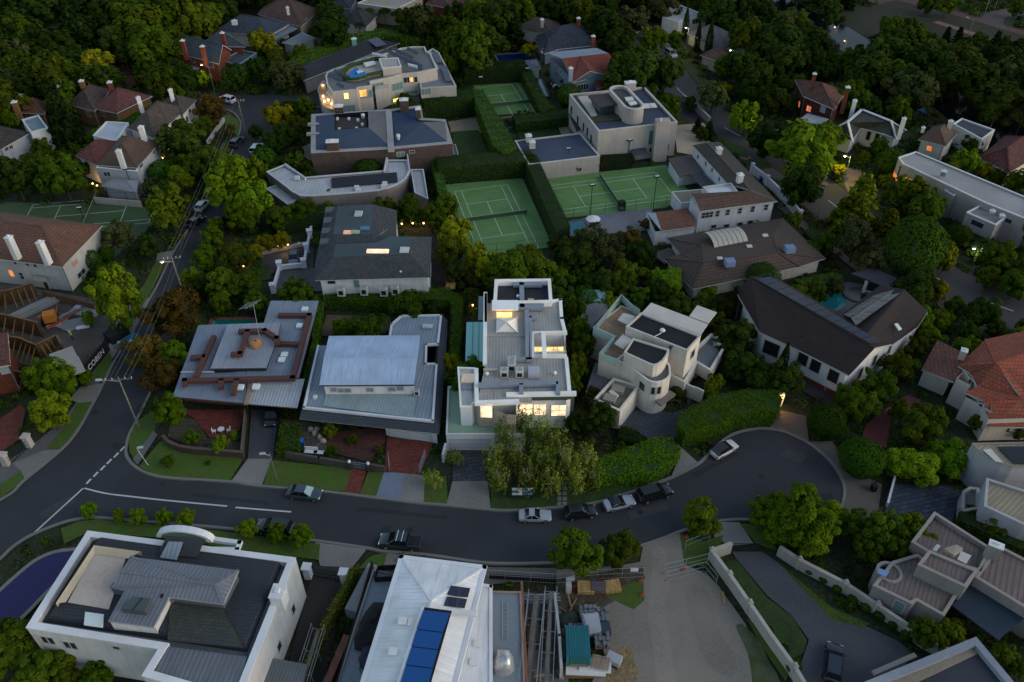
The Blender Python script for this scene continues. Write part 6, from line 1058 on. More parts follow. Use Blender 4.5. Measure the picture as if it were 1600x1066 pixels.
# ================================================================ vehicles
TYRE=M('plain',(.012,.012,.013)); RIM=M('metal',(.45,.46,.48),.3,metal=.8); HL=M('plain',(.7,.72,.75),.2); TL=M('plain',(.35,.01,.01),.3); CG=M('glass',(.008,.010,.013),.06,spec=.7); PLATE=M('plain',(.6,.6,.55))
def prof_car(kind):
    # stations along the length: x, sill z, beltline z, half width at the belt, roof z (0 = no cabin), half width of the roof
    if kind=='sedan': return 4.6,1.80,[(-2.3,.38,.72,.70),(-2.15,.22,.86,.82),(-1.5,.2,.93,.89),(-.6,.2,.93,.90),(.6,.2,.92,.90),(1.3,.2,.86,.88),(2.0,.22,.74,.82),(2.3,.36,.58,.68)],[(-1.75,.92),(-1.05,1.42),(.25,1.43),(1.05,.92)]
    if kind=='hatch': return 4.1,1.76,[(-2.05,.36,.80,.72),(-1.95,.22,.92,.82),(-1.2,.2,.96,.87),(0,.2,.95,.88),(.8,.2,.93,.88),(1.4,.2,.86,.86),(1.85,.24,.74,.80),(2.05,.36,.6,.68)],[(-1.95,.95),(-1.5,1.46),(.1,1.48),(.95,.95)]
    if kind=='suv': return 4.7,1.90,[(-2.35,.42,.95,.78),(-2.25,.28,1.05,.88),(-1.4,.26,1.08,.93),(0,.26,1.07,.94),(1.1,.26,1.04,.93),(1.6,.26,1.0,.92),(2.15,.3,.9,.86),(2.35,.42,.72,.74)],[(-2.2,1.07),(-1.9,1.68),(.3,1.72),(1.2,1.08)]
    if kind=='coupe': return 4.1,1.75,[(-2.05,.36,.66,.70),(-1.95,.2,.82,.80),(-1.2,.18,.86,.86),(-.3,.18,.82,.86),(.6,.18,.82,.86),(1.2,.18,.76,.85),(1.8,.2,.66,.78),(2.05,.32,.52,.64)],[(-1.35,.85),(-.75,1.26),(-.05,1.28),(.65,.83)]
    if kind=='ute': return 5.3,1.88,[(-2.65,.5,.95,.84),(-2.6,.36,1.05,.90),(-1.4,.32,1.06,.93),(-.9,.3,1.07,.93),(.9,.3,1.05,.93),(1.7,.3,1.02,.92),(2.4,.32,.92,.86),(2.65,.45,.72,.74)],[(-1.0,1.06),(-.85,1.66),(.6,1.70),(1.45,1.06)]
def car(nm,kind,x0,y0,x1,y1,col,label,group=None,roofc=None,sun=False,rack=False,L0=None):   # tail pixel, nose pixel
    a,b_=P(x0,y0,.5),P(x1,y1,.5); c=(a+b_)/2; d=b_-a; ang=math.atan2(d.y,d.x); L,Wd,st,cab=prof_car(kind)
    r=empty(nm,Vector((c.x,c.y,0.012)),label,'car' if kind!='ute' else 'pickup',group); r.rotation_euler.z=ang; paint=M('car',col,.3,spec=.5)
    REG.append(([Vector((c.x+cos(ang)*u-sin(ang)*v,c.y+sin(ang)*u+cos(ang)*v,0)) for u,v in ((-L/2,-1),(L/2,-1),(L/2,1),(-L/2,1))],.3))
    mb=MB(); R=[]
    for x,zs,zb,w in st: R.append([Vector(q) for q in ((x,-w*.9,zs),(x,-w,zs+.18),(x,-w,zb-.16),(x,-w*.93,zb-.03),(x,-w*.55,zb+.015),(x,0,zb+.03),(x,w*.55,zb+.015),(x,w*.93,zb-.03),(x,w,zb-.16),(x,w,zs+.18),(x,w*.9,zs))])
    for A,Bq in zip(R,R[1:]):
        for i in range(len(A)): j=(i+1)%len(A); mb.face([A[i],A[j],Bq[j],Bq[i]])
    mb.face(R[0]); mb.face(R[-1][::-1]); body=mb.build('body',paint,r,Vector((0,0,0)),smooth=True)
    try:
        m_=body.modifiers.new('e','EDGE_SPLIT'); m_.split_angle=radians(35)
    except Exception: pass
    wb=Wd/2*.92; wr=Wd/2*.70; (x0_,z0_),(x1_,z1_),(x2_,z2_),(x3_,z3_)=cab; z0_-=.02; z3_-=.02
    q=lambda x,y,z:Vector((x,y,z)); g=.03
    m=MB(); m.face([q(x1_,-wr,z1_),q(x2_,-wr,z2_),q(x2_,wr,z2_),q(x1_,wr,z1_)]); m.face([q(x1_,-wr,z1_-.06),q(x2_,-wr,z2_-.06),q(x2_,-wr,z2_),q(x1_,-wr,z1_)]); m.face([q(x1_,wr,z1_-.06),q(x2_,wr,z2_-.06),q(x2_,wr,z2_),q(x1_,wr,z1_)][::-1])
    m.face([q(x1_,-wr,z1_-.06),q(x1_,wr,z1_-.06),q(x1_,wr,z1_),q(x1_,-wr,z1_)][::-1]); m.face([q(x2_,-wr,z2_-.06),q(x2_,wr,z2_-.06),q(x2_,wr,z2_),q(x2_,-wr,z2_)])
    for s in (-1,1):
        for (xa,za,xb,zb_) in ((x0_,z0_,x1_,z1_),(x3_,z3_,x2_,z2_)): m.beam(q(xa,s*wb,za),q(xb,s*wr,zb_-.04),.07,.04)
        m.beam(q((x1_+x2_)/2-.05,s*wb,z0_),q((x1_+x2_)/2,s*wr,z1_-.05),.06,.05)
    rf=m.build('roof',roofc and M('car',roofc,.25,spec=.5) or paint,r,Vector((0,0,0)))
    if rack:
        for xx in (-.35,.3): m=MB(); m.beam(q(xx,-.8,z1_+.1),q(xx,.8,z1_+.1),.07,.05); m.build('rack_bar',M('plain',(.55,.58,.62)),rf,Vector((0,0,0)))
    for nm_,P4 in (('windscreen',[q(x3_,-wb,z3_),q(x3_,wb,z3_),q(x2_,wr,z2_-.03),q(x2_,-wr,z2_-.03)]),('rear_window',[q(x0_,wb,z0_),q(x0_,-wb,z0_),q(x1_,-wr,z1_-.03),q(x1_,wr,z1_-.03)])):
        m=MB(); m.face(P4); m.build(nm_,CG if not(sun and nm_=='windscreen') else M('plain',(.30,.42,.43),.4),r,Vector((0,0,0)))
    for s in (-1,1):
        m=MB(); f=[q(x0_,s*wb,z0_),q(x3_,s*wb,z3_),q(x2_,s*wr,z2_-.05),q(x1_,s*wr,z1_-.05)]; m.face(f if s<0 else f[::-1]); m.build('side_window',CG,r,Vector((0,0,0)))
        m=MB(); m.box((L/2-.22,s*Wd*.34,st[-2][2]-.22),.3,.34,.14); m.build('headlight',HL,r,Vector((0,0,0)))
        m=MB(); m.box((-L/2+.07,s*Wd*.36,st[1][2]-.3),.2,.32,.16); m.build('taillight',TL,r,Vector((0,0,0)))
        m=MB(); m.box((x3_-.25,s*(Wd/2+.07),z3_-.02),.14,.2,.12); m.build('mirror',paint,r,Vector((0,0,0)))
        for xx in (L*.31,-L*.30):
            wr_=.34 if kind in('ute','suv') else .31; m=MB(); yo=s*(Wd/2-.10); m.tube((xx,yo-s*.11,wr_),(xx,yo+s*.13,wr_),wr_,n=16); wh=m.build('wheel',TYRE,r,Vector((0,0,0))); m=MB(); m.tube((xx,yo+s*.12,wr_),(xx,yo+s*.145,wr_),wr_*.66,n=12); m.build('rim',RIM,wh,Vector((0,0,0)))
    if kind=='ute': m=MB(); m.face([q(-2.5,-.72,1.085),q(-1.05,-.72,1.10),q(-1.05,.72,1.10),q(-2.5,.72,1.085)]); m.build('tray_cover',M('plain',(.008,.010,.014),.6),r,Vector((0,0,0)))
    return r
PK='cars parked along the street kerbs'
car('parked_car','sedan',449,768,503,774,(.03,.055,.065),'dark teal sedan with silver windscreen shade at the kerb below the low duct-roofed house',PK,sun=True)
car('parked_pickup','ute',664,851,588,844,(.012,.028,.038),'dark teal pickup with two pale roof bars behind the white ribbed roof',PK,rack=True)
car('parked_car','suv',452,828,407,822,(.012,.022,.032),'dark blue car half hidden by small street trees above the parapet house',PK)
car('parked_car','coupe',811,806,861,806,(.30,.33,.38),'silver coupe parked below the birch trees, leftmost of the kerbside row',PK,roofc=(.30,.33,.38))
car('parked_car','hatch',880,804,934,797,(.006,.006,.007),'black hatchback between the two silver cars by the green hedge',PK)
car('parked_car','coupe',943,792,992,780,(.28,.32,.38),'silver blue roadster with black roof in front of the green hedge',PK,roofc=(.01,.01,.012))
car('parked_car','suv',996,779,1049,764,(.005,.005,.006),'black wagon at the right end of the kerbside row',PK)
car('parked_car','hatch',1113,713,1150,692,(.62,.61,.58),'white car with black roof parked in the cul-de-sac',PK,roofc=(.006,.006,.007))
car('parked_car','suv',1299,1062,1304,1012,(.012,.020,.035),'dark blue wagon on the grey private driveway')
car('parked_car','sedan',460,391,458,416,(.10,.12,.18),'silver blue sedan on the walled forecourt of the slate mansion',roofc=(.02,.025,.03))
car('parked_car','hatch',427,640,423,660,(.008,.008,.01),'black car nosing out from under the grey carport roof')
car('parked_car','suv',366,159,342,154,(.6,.61,.63),'white four wheel drive at the upper street bend',PK)
car('parked_car','suv',364,230,377,216,(.02,.03,.04),'dark car beside the curved grass verge of the upper street',PK)
car('parked_car','suv',396,240,407,227,(.55,.57,.6),'white car at the right kerb of the upper street',PK)
car('parked_car','hatch',311,328,322,315,(.55,.56,.56),'white hatchback on the left of the street under the big green tree',PK)
car('parked_car','sedan',298,353,314,341,(.006,.007,.009),'black sedan just below the white hatchback',PK)
car('parked_car','suv',341,357,348,340,(.012,.035,.065),'blue car at the right kerb opposite the black sedan',PK)
car('parked_car','hatch',308,444,290,453,(.006,.007,.009),'dark car under the bright tree above the lit street pole',PK)
car('parked_car','suv',1042,80,1055,90,(.42,.41,.37),'pale car parked on the avenue near the top edge',PK); car('parked_car','sedan',1001,42,990,52,(.5,.5,.5),'white car by the flat white house at the top edge')
# ================================================================ poles, lamps, wires
def pole(px,py,h,label,r=.14,cat='power pole',nm='power_pole',arm=None,lampd=None,lit=None,mat=None,lean=(0,0)):
    c=P(px,py,0); o=empty(nm,c,label,cat); o['_o']=tuple(c); mb=MB(); top=c+Vector((lean[0],lean[1],h)); mb.tube(c,top,r,r*.65,8); mb.build('shaft',mat or M('bark',(.16,.15,.14)),o)
    if arm:
        a=radians(arm[1]); d=Vector((cos(a),sin(a),0))*arm[0]/2; mb=MB(); mb.beam(top-d-Vector((0,0,.5)),top+d-Vector((0,0,.5)),.10,.10); ar=mb.build('crossarm',M('bark',(.13,.125,.12)),o)
        for k in (-1,-.5,.5,1): mb=MB(); mb.tube(top+d*k-Vector((0,0,.36)),top+d*k-Vector((0,0,.1)),.06); mb.build('insulator',M('plain',(.5,.5,.48)),ar)
    if lampd:
        a=radians(lampd[1]); d=Vector((cos(a),sin(a),0))*lampd[0]; zt=h*(lampd[2] if len(lampd)>2 else 1); t2=c+Vector((lean[0]*zt/h,lean[1]*zt/h,zt)); mb=MB(); mb.tube(t2-Vector((0,0,.5)),t2+d,.05); mb.build('lamp_arm',STEEL,o)
        mb=MB(); mb.box(t2+d+Vector((0,0,-.08)),.75,.3,.16,a); hd=mb.build('lamp_head',M('plain',(.4,.4,.4)),o)
        if lit: mb=MB(); mb.lathe(t2+d+Vector((0,0,-.22)),[(.02,0),(.2,.06),(.2,.14)],10); mb.build('bulb',M('lamp',lit[0],emit=lit[1]),hd); l=lamp(px,py,0,lit[2],lit[0]); l.location=t2+d-Vector((0,0,.5)); l.parent=None
    return o,top
o1,t1=pole(217,668,9.6,'weathered timber power pole with crossarm at the street corner',.14,arm=(3.4,5),lampd=(2.6,185,.97))
o2,t2=pole(290,470,9.0,'power pole with lit street lamp beside the bright green street tree',.15,arm=(2.6,10),lampd=(1.6,200,.93),lit=((1,.75,.6),8,80))
o3,t3=pole(385,215,9,'power pole at the upper street bend',.15,arm=(2.4,10))
for k in (-1.5,-.7,.7,1.5):
    for A_,B_,kk in ((t1,t2,.85),(t2,t3,.8)):
        mb=MB(); prev=None; 
        for i in range(13):
            t=i/12; p_=A_*(1-t)+B_*t+Vector((k*kk,0,-.3-2.0*4*t*(1-t)*.4)); 
            if prev: mb.tube(prev,p_,.010,n=4,caps=False)
            prev=p_
        w_=mb.build('power_line',M('plain',(.25,.24,.22))); tag(w_,f"overhead wire {'leftmost' if k==-1.5 else 'second from left' if k==-.7 else 'third from left' if k==.7 else 'rightmost'} between the {'corner pole and the lit pole' if A_ is t1 else 'lit pole and the bend pole'}",'wire','overhead wires above the left street')
pole(336,147,7,'street pole with glowing lamp before the gabled brick house',.1,lampd=(2.2,150),lit=((1,.8,.35),14,160),cat='street lamp',nm='street_lamp',mat=STEEL)
pole(1146,128,8,'street pole with twin glowing lamps on the avenue',.1,lampd=(2,170),lit=((1,.78,.3),16,120),cat='street lamp',nm='street_lamp',mat=STEEL)
pole(1072,78,6,'street pole with round glowing lamp near the cypresses',.1,lampd=(.8,180),lit=((1,.8,.35),20,160),cat='street lamp',nm='street_lamp',mat=STEEL)
pole(1278,338,6.5,'bare grey street pole on the avenue verge',.1,lampd=(2,160),cat='street lamp',nm='street_lamp',mat=STEEL)
pole(1506,76,8,'tall pale pole below the far road across the river',.14,cat='street lamp',nm='street_lamp',lampd=(1.6,150))
pole(1519,425,5,'street pole with cold white lamp on the right footpath',.09,lampd=(1.4,180),lit=((.9,.95,1),14,90),cat='street lamp',nm='street_lamp',mat=STEEL)
pole(1318,285,6,'street pole glowing inside the yellow tree by the avenue',.09,lampd=(1.2,180),lit=((1,.80,.2),20,420),cat='street lamp',nm='street_lamp',mat=STEEL); pole(1177,212,5,'street pole glowing behind the green tree beside the long white wall',.09,lampd=(.9,180),lit=((1,.80,.2),12,90),cat='street lamp',nm='street_lamp',mat=STEEL)
pole(433,750,5.2,'thin galvanised street pole with small white head on the lawn',.06,lampd=(.9,185),cat='street lamp',nm='street_lamp',mat=STEEL); pole(232,728,3.2,'small leaning white sign pole on the corner lawn',.06,cat='sign pole',nm='sign_pole',mat=M('plain',(.45,.45,.43)),lean=(-.8,.3),lampd=(.5,10))
for i,(x,y,h,s) in enumerate(((1539,20,8,'leftmost of the amber lamps by the far road'),(1554,14,8,'rightmost of the amber lamps by the far road'),(1490,152,6,'amber lamp deep in the riverbank trees'),(1505,146,6,'smaller amber lamp right of the riverbank one'),(1594,194,6,'red-orange lamp at the right edge by the river'),(1204,34,5,'added amber lamp standing for a reflection in the water near the top'),(1301,70,5,'upper added lamp standing for an amber reflection beside the bright river glint'),(1316,92,5,'lower added lamp standing for an amber reflection beside the bright river glint'),(42,142,6,'small amber lamp in the upper left woods'),(177,93,6,'white-gold lamp beside the golden tree'))):  # the three by the water are reflected glows, rebuilt as added pole lamps
    pole(x,y,h,s,.09,lampd=(.8,200),lit=((1,.42,.06),5,40),cat='street lamp',nm='street_lamp',mat=STEEL)
FL='dark floodlight poles around the courts'
for x,y,h,s in ((922.5,337,6.6,'black floodlight pole on the front edge of the right court, left one'),(1020.7,325,6.8,'black floodlight pole on the front edge of the right court, right one'),(887,264,4.6,'black floodlight pole behind the right court, in front of the garage wing'),(981,252,4.8,'black floodlight pole behind the right court, against the beige mansion'),(211,308,6.2,'black floodlight pole in front of the white wing by the left court'),(133,348,3.2,'black floodlight pole in the middle of the left court'),(752,146,4,'dark floodlight pole beside the small upper court'),(824,132,4,'dark floodlight pole between the upper court and pool')):
    c=P(x,y,0); o=empty('floodlight',c,s,'floodlight',FL); o['_o']=tuple(c); mb=MB(); mb.tube(c,c+Vector((0,0,h)),.07); mb.build('shaft',BLACK,o); mb=MB(); mb.box(c+Vector((0,-.1,h)),1.1,.6,.22,.24); hd=mb.build('lamp_head',BLACK,o); mb=MB(); mb.box(c+Vector((0,-.1,h+.22)),.85,.4,.03,.24); mb.build('reflector',M('plain',(.5,.5,.5)),hd)
for i,(x,y) in enumerate(((420,388),(436,387),(451,385.5),(468,384))):
    c=P(x,y,0); o=empty('wall_light',c,f"{['leftmost','second','third','rightmost'][i]}{' of' if i in(0,3) else ' from left of'} the four lit pillar lights along the forecourt wall",'light','pillar lights along the forecourt wall'); o['_o']=tuple(c); mb=MB(); mb.box(c,.3,.3,.7); mb.build('post',M('plain',(.4,.36,.33)),o); mb=MB(); mb.box(c+Vector((0,-.2,.45)),.22,.1,.22); mb.build('bulb',M('lamp',(1,.50,.26),emit=3),o)
wl=lamp(445,390,1.2,25)
for i,(x,y,s) in enumerate(((372,406,'garden lamp glowing under the golden-lit shrubs left of the forecourt'),(400,406,'garden lamp glowing at the left edge of the walled forecourt'),(381,417,'lowest garden lamp left of the walled forecourt'),(628,351,'leftmost of the garden lamps behind the slate mansion'),(645,350,'middle one of the garden lamps behind the slate mansion'),(662,350,'rightmost of the garden lamps behind the slate mansion'),(739,478,'garden lamp under the palm beside the bright white house'),(145,288,'amber garden lamp beyond the left court'),(152,291,'second amber garden lamp beyond the left court'),(254,248,'small lamp at the corner of the paired roof villa'),(302,113,'bright entry lamp of the gabled brick house'),(479,171,'entry lamp glowing left of the curved apartment block'))):
    c=P(x,y,.5); o=empty('garden_lamp',Vector((c.x,c.y,0)),s,'garden lamp'); o['_o']=(c.x,c.y,0); mb=MB(); mb.tube((c.x,c.y,0),(c.x,c.y,.5),.04); mb.build('stake',BLACK,o); mb=MB(); mb.lathe((c.x,c.y,.5),[(.02,0),(.14,.05),(.16,.2),(.02,.3)],8); mb.build('bulb',M('lamp',(1,.45,.10),emit=2.5),o); l=lamp(x,y,.5,18); l.location.z=1.0
# wall lamp pillar in the cul-de-sac
c=P(1216,642,0); o=empty('lamp_pillar',c,'white pillar with a glowing lamp at the top of the cul-de-sac','pillar'); o['_o']=tuple(c); mb=MB(); mb.box(c+Vector((0,.9,0)),1.3,.35,2.6,0); mb.build('pier',HEROW,o); mb=MB(); mb.box(c+Vector((0,.6,1.7)),.35,.12,.3); mb.build('lamp_head',M('lamp',(1,.50,.13),emit=3),o); l=lamp(1216,642,0,55,(1,.5,.15)); l.location=c+Vector((0,.2,1.9))
# ================================================================ garden walls, fences and gates
def wall(nm,pts,h,wd,mat,label,cat='wall',cop=None,posts=None,world=False):
    W=[P(x,y,0) for x,y in pts] if not world else pts; c=(W[0]+W[-1])/2; c.z=0; o=empty(nm,c,label,cat); o['_o']=tuple(c); mb=MB()
    for a,b_ in zip(W,W[1:]): d=(b_-a).normalized()*wd*.4; mb.beam(a-d,b_+d,wd,h); REG.append(([a,b_,b_+Vector((.1,.1,0)),a+Vector((.1,.1,0))],.35))
    mb.build('panel',mat,o)
    if cop:
        mb=MB()
        for a,b_ in zip(W,W[1:]): mb.beam(a+Vector((0,0,h+.002)),b_+Vector((0,0,h+.002)),wd+.12,.1)
        mb.build('coping',cop,o)
    if posts:
        k,ph,pw,pm,ball=posts
        for x,y in k:
            q=P(x,y,0); mb=MB(.24); mb.box(q,pw,pw,ph,.24); f=mb.build('post',pm,o); mb=MB(.24); mb.box(q+Vector((0,0,ph+.003)),pw+.18,pw+.18,.14,.24)
            if ball: mb.lathe(q+Vector((0,0,ph+.14)),[(.05,0),(.2,.12),(.16,.3),(.01,.38)],8)
            mb.build('cap',cop or pm,f)
    return o
CW=M('render',(.40,.37,.33)); WW=M('render',(.5,.51,.53)); PW=M('paint',(.62,.63,.66))
wall('rendered_wall',[(1109,875),(1136,912),(1167,957),(1200,1006),(1236,1056),(1262,1100)],1.9,.3,CW,'cream rendered wall curving down the right side of the gravel yard',cop=CW,posts=([(1109,875),(1136,912),(1167,957),(1236,1056)],2.1,.4,CW,True)); wall('rendered_wall',[(1109,875),(1139,864)],1.9,.3,CW,'short cream wall return beside the black driveway gate',cop=CW)
wall('rendered_wall',[(1215,868),(1245,888),(1316,925),(1365,958),(1415,992),(1440,1012),(1472,1028)],1.7,.3,M('render',(.34,.31,.28)),'long cream wall with evenly spaced clipped shrubs beside the private drive',cop=CW,posts=([(1245,888),(1316,925),(1365,958),(1415,992)],1.9,.4,CW,True))
wall('street_wall',[(1172,270),(1195,288),(1219,311),(1249,345)],1.9,.3,WW,'white street wall with capped pillars along the avenue',cop=PW,posts=([(1174,271),(1197,290),(1221,312),(1248,345)],2.2,.55,PW,False))
wall('forecourt_wall',[(489,351),(485,372),(480,394),(476,418),(438,422),(428,457)],.9,.28,PW,'white balustrade wall with square pillars round the mansion forecourt',cop=PW,posts=([(489,351),(485,372),(480,394),(476,418),(438,422),(428,457)],1.7,.85,PW,False))
wall('rendered_wall',[(405,400),(440,392),(482,384)],.7,.3,M('render',(.3,.26,.23)),'low lit wall under the golden-lit shrubs of the forecourt',cop=CW)
wall('brick_wall',[(258,690),(266,699),(282,706),(305,710),(345,713),(381,716)],1.2,.3,BRICKB,'low curved brown brick wall at the corner garden',cop=M('plain',(.10,.07,.055))); wall('garden_fence',[(386,650),(380,714)],1.6,.12,M('wood',(.10,.09,.08)),'dark paling fence between the brick terrace and the driveway','fence')
wall('stone_wall',[(448,715),(500,724),(552,733)],1.2,.35,M('slate',(.06,.055,.05),col2=(.09,.08,.07)),'grey stone wall left of the small blue gate'); wall('stone_wall',[(574,734),(600,738)],1.2,.35,M('slate',(.06,.055,.05),col2=(.09,.08,.07)),'short grey stone wall between the two blue gates')
def gate(pts,h,mat,label,cat='gate',n=7):
    W=[P(x,y,0) for x,y in pts]; c=(W[0]+W[-1])/2; o=empty('driveway_gate',c,label,cat); o['_o']=tuple(c)
    for a,b_ in zip(W,W[1:]):
        mb=MB()
        for z in (.15,h*.55,h-.1): mb.beam(a+Vector((0,0,z)),b_+Vector((0,0,z)),.06,.08)
        mb.build('rail',mat,o); mb=MB()
        for k in range(n+1): q=a+(b_-a)*(k/n); mb.tube(q+Vector((0,0,.1)),q+Vector((0,0,h)),.03,n=4)
        mb.build('bars',mat,o)
GB_=M('plain',(.17,.24,.29))
gate([(553,731),(573,734)],1.2,GB_,'small blue-grey garden gate at the end of the brick path'); gate([(608,718),(609,738)],1.5,GB_,'left leaf of the open blue-grey driveway gate'); gate([(665,714),(656,741)],1.5,GB_,'right leaf of the open blue-grey driveway gate')
gate([(1140,862),(1187,862)],1.6,BLACK,'black double gate across the private drive'); gate([(492,901),(538,909)],1.7,M('plain',(.02,.018,.017)),'dark gate between white pillars beside the parapet house')
for x,y,s in ((548,734,'left white ball lamp on the stone wall'),(577,737,'right white ball lamp on the stone wall')):
    c=P(x,y,0); o=empty('gate_pier',c,s,'gate pier'); o['_o']=tuple(c); mb=MB(); mb.box(c,.4,.4,1.4); mb.build('pier',M('slate',(.06,.055,.05)),o); mb=MB(); mb.lathe(c+Vector((0,0,1.4)),[(.1,0),(.22,.12),(.2,.35),(.01,.42)],10); mb.build('ball_lamp',M('plain',(.65,.67,.68)),o)
for x,y,s,m_ in ((483,902,'left white gate pillar of the dark driveway',PW),(540,910,'right white gate pillar of the dark driveway',PW),(48,698,'cream gate pillar by the red brick drive, upper one',CW),(12,727,'cream gate pillar by the red brick drive, lower one',CW)):
    c=P(x,y,0); o=empty('gate_pier',c,s,'gate pier'); o['_o']=tuple(c); mb=MB(-.12); mb.box(c,.8,.8,2.0,-.12); mb.build('pier',m_,o); mb=MB(-.12); mb.box(c+Vector((0,0,2.003)),1.05,1.05,.2,-.12); mb.build('cap',m_,o)
gate([(14,729),(46,700)],1.4,BLACK,'low black railing gate between the cream pillars'); wall('timber_fence',[(838,262),(990,254)],2.2,.1,M('wood',(.05,.06,.03)),'dark timber fence behind the right court','fence')
wall('picket_wall',[(325,228),(341,203),(351,190)],1.0,.25,M('render',(.45,.42,.36)),'short cream stepped wall beside the upper street',cop=CW); wall('rendered_wall',[(1066,158),(1085,172),(1107,193)],1.6,.3,M('render',(.32,.29,.27)),'pale wall between the avenue and the beige cube mansion',cop=CW)
wall('rendered_wall',[(697,706),(693,722)],1.6,.3,WW,'small white side wall beside the green terrace garage'); wall('rendered_wall',[(1396,750),(1385,792)],.9,.25,PW,'white edged wall left of the slate blue court')
wall('court_fence',[(150,318),(222,324)],1.4,.2,M('render',(.4,.36,.33)),'pale low wall behind the left court'); wall('hoop_wall',[(563,262),(560,266)],.4,.2,CW,'x') if 0 else None
# ================================================================ building site on the left
SITE=M('wood',(.13,.06,.022)); SITE2=M('wood',(.17,.115,.05)); CONW=M('asphalt',(.17,.17,.165))
def formwork(pts,h,label,n=16):
    W=[P(x,y,0) for x,y in pts]; c=(W[0]+W[-1])/2; o=empty('formwork_wall',c,label,'formwork','timber formwork walls on the building site'); o['_o']=tuple(c); mb=MB(); m2=MB(); m3=MB()
    for a,b_ in zip(W,W[1:]):
        mb.beam(a,b_,.12,h); d=(b_-a).normalized(); nn=Vector((-d.y,d.x,0))
        for k in range(n): q=a+(b_-a)*((k+.5)/n); m2.box(q-nn*.14,.10,.14,h+.12,math.atan2(d.y,d.x))
        for k in range(4): q=a+(b_-a)*((k+.5)/4); m3.beam(q-nn*2.0,q+Vector((0,0,h*.85)),.12,.12)
        m3.beam(a+Vector((0,0,h)),b_+Vector((0,0,h)),.22,.1)
    mb.build('sheeting',M('wood',(.07,.055,.03)),o); m2.build('studs',SITE,o); m3.build('braces',SITE2,o)
formwork([(-20,505),(12,513),(70,527)],3.0,'timber formwork wall with orange studs, upper row'); formwork([(-20,540),(40,548),(68,560)],2.6,'timber formwork wall with orange studs, middle row'); formwork([(68,560),(98,545),(105,558)],2.8,'timber formwork return at the right end of the middle row',8); formwork([(-20,478),(20,474),(60,462)],2.6,'timber formwork wall nearest the tiled villa'); formwork([(-10,590),(52,600),(92,585)],2.2,'lowest timber formwork wall by the corner brick house',8)
wall('plank_fence',[(70,466),(110,476),(150,487)],1.6,.15,M('wood',(.13,.06,.035)),'brown plank fence behind the building site','fence')
def pile(name,label,cat,boxes):
    c=P(boxes[0][1],boxes[0][2],0); o=empty(name,c,label,cat); o['_o']=tuple(c)
    for nm_,x,y,z,sx,sy,sz,a,m_ in boxes: q=P(x,y,z); mb=MB(a); mb.box(q,sx,sy,sz,a); mb.build(nm_,m_,o)
    return o
pile('concrete_slab','grey concrete slab with timber props on the building site','slab',[('slab',52,485,.1,2.4,8,.5,-.7,CONW),('beam',62,478,.6,.4,7,.3,-.7,CONW)])
pile('site_hut','white roofed site hut behind the black hoarding','site hut',[('cabin',108,576,0,3.4,3.8,2.4,.62,M('paint',(.30,.29,.27))),('roof',108,576,2.5,3.7,4.1,.12,.62,M('paint',(.30,.285,.26)))])
pile('building_materials','pale slabs and boards stacked at the middle of the building site','materials',[('slab',118,506,.1,4,2.2,.3,.4,CONW),('sheet',104,512,.1,3.2,1.4,.2,-.5,M('asphalt',(.2,.2,.21))),('timber',88,490,.1,.3,4.5,.2,.3,M('wood',(.2,.1,.05))),('timber',96,494,.1,.25,4.0,.3,-1.1,M('wood',(.25,.14,.06))),('drum',124,486,.1,.9,.9,.9,.2,M('plain',(.3,.32,.33))),('board',90,505,.1,3,2,.25,.2,M('plain',(.35,.3,.25))),('sheet',135,488,.1,5,2.5,.4,-.2,M('asphalt',(.22,.21,.2))),('steel',100,500,.4,.3,6,.3,-.6,M('plain',(.25,.06,.04))),('steel',112,488,.5,.25,5,.25,-.7,M('metal',(.15,.25,.28),.5)),('sheet',130,510,.1,2,1.4,.2,.3,PW)])
pile('excavator','orange digger on the building site','excavator',[('cab',80,500,.9,1.8,1.6,1.4,.4,M('plain',(.42,.14,.02))),('tracks',80,503,.1,2.6,2.0,.8,.4,BLACK),('boom',72,492,1.4,2.6,.3,.35,.9,M('plain',(.42,.14,.02)))])
HO=M('paint',(.008,.009,.012)); ha,hb=P(172,548,0),P(121,610,0); hd_=(hb-ha).normalized()
wall('site_hoarding',[ha,hb],2.3,.12,HO,'black hoarding panels with white lettering facing the street','hoarding',world=True); hn=Vector((-hd_.y,hd_.x,0)); hn=hn if hn.x>0 else -hn
def text(s,loc,size,dirv,nrm_,mat,name,parent=None,ext=.01):
    cu=bpy.data.curves.new(name,'FONT'); cu.body=s; cu.size=size; cu.extrude=ext; cu.materials.append(mat); o=bpy.data.objects.new(name,cu); COL.objects.link(o); bpy.context.view_layer.update(); me=bpy.data.meshes.new_from_object(o); bpy.data.objects.remove(o); o=bpy.data.objects.new(name,me); COL.objects.link(o); up=Vector((0,0,1)); X=dirv.normalized(); Y=up; Z=X.cross(Y)
    m=Matrix((X,Y,Z)).transposed().to_4x4(); m.translation=loc; o.matrix_world=m; return o
hob=[o for o in bpy.data.objects if o.name.startswith('site_hoarding')][0]
X_=-hd_ if (-hd_).cross(Vector((0,0,1))).dot(hn)>0 else hd_
tx=text('COBEN',(ha*.38+hb*.62)+hn*.1+Vector((0,0,.75)),1.3,X_,hn,M('paint',(.6,.6,.6)),'lettering'); mw=tx.matrix_world.copy(); tx.parent=hob; tx.matrix_parent_inverse=Matrix.Translation(-hob.location); 
c=P(178,548,0)
pile('skip_bin','black skip bin at the corner of the hoarding','skip',[('shell',185,528,0,3.2,2.2,1.5,.9,BLACK)])
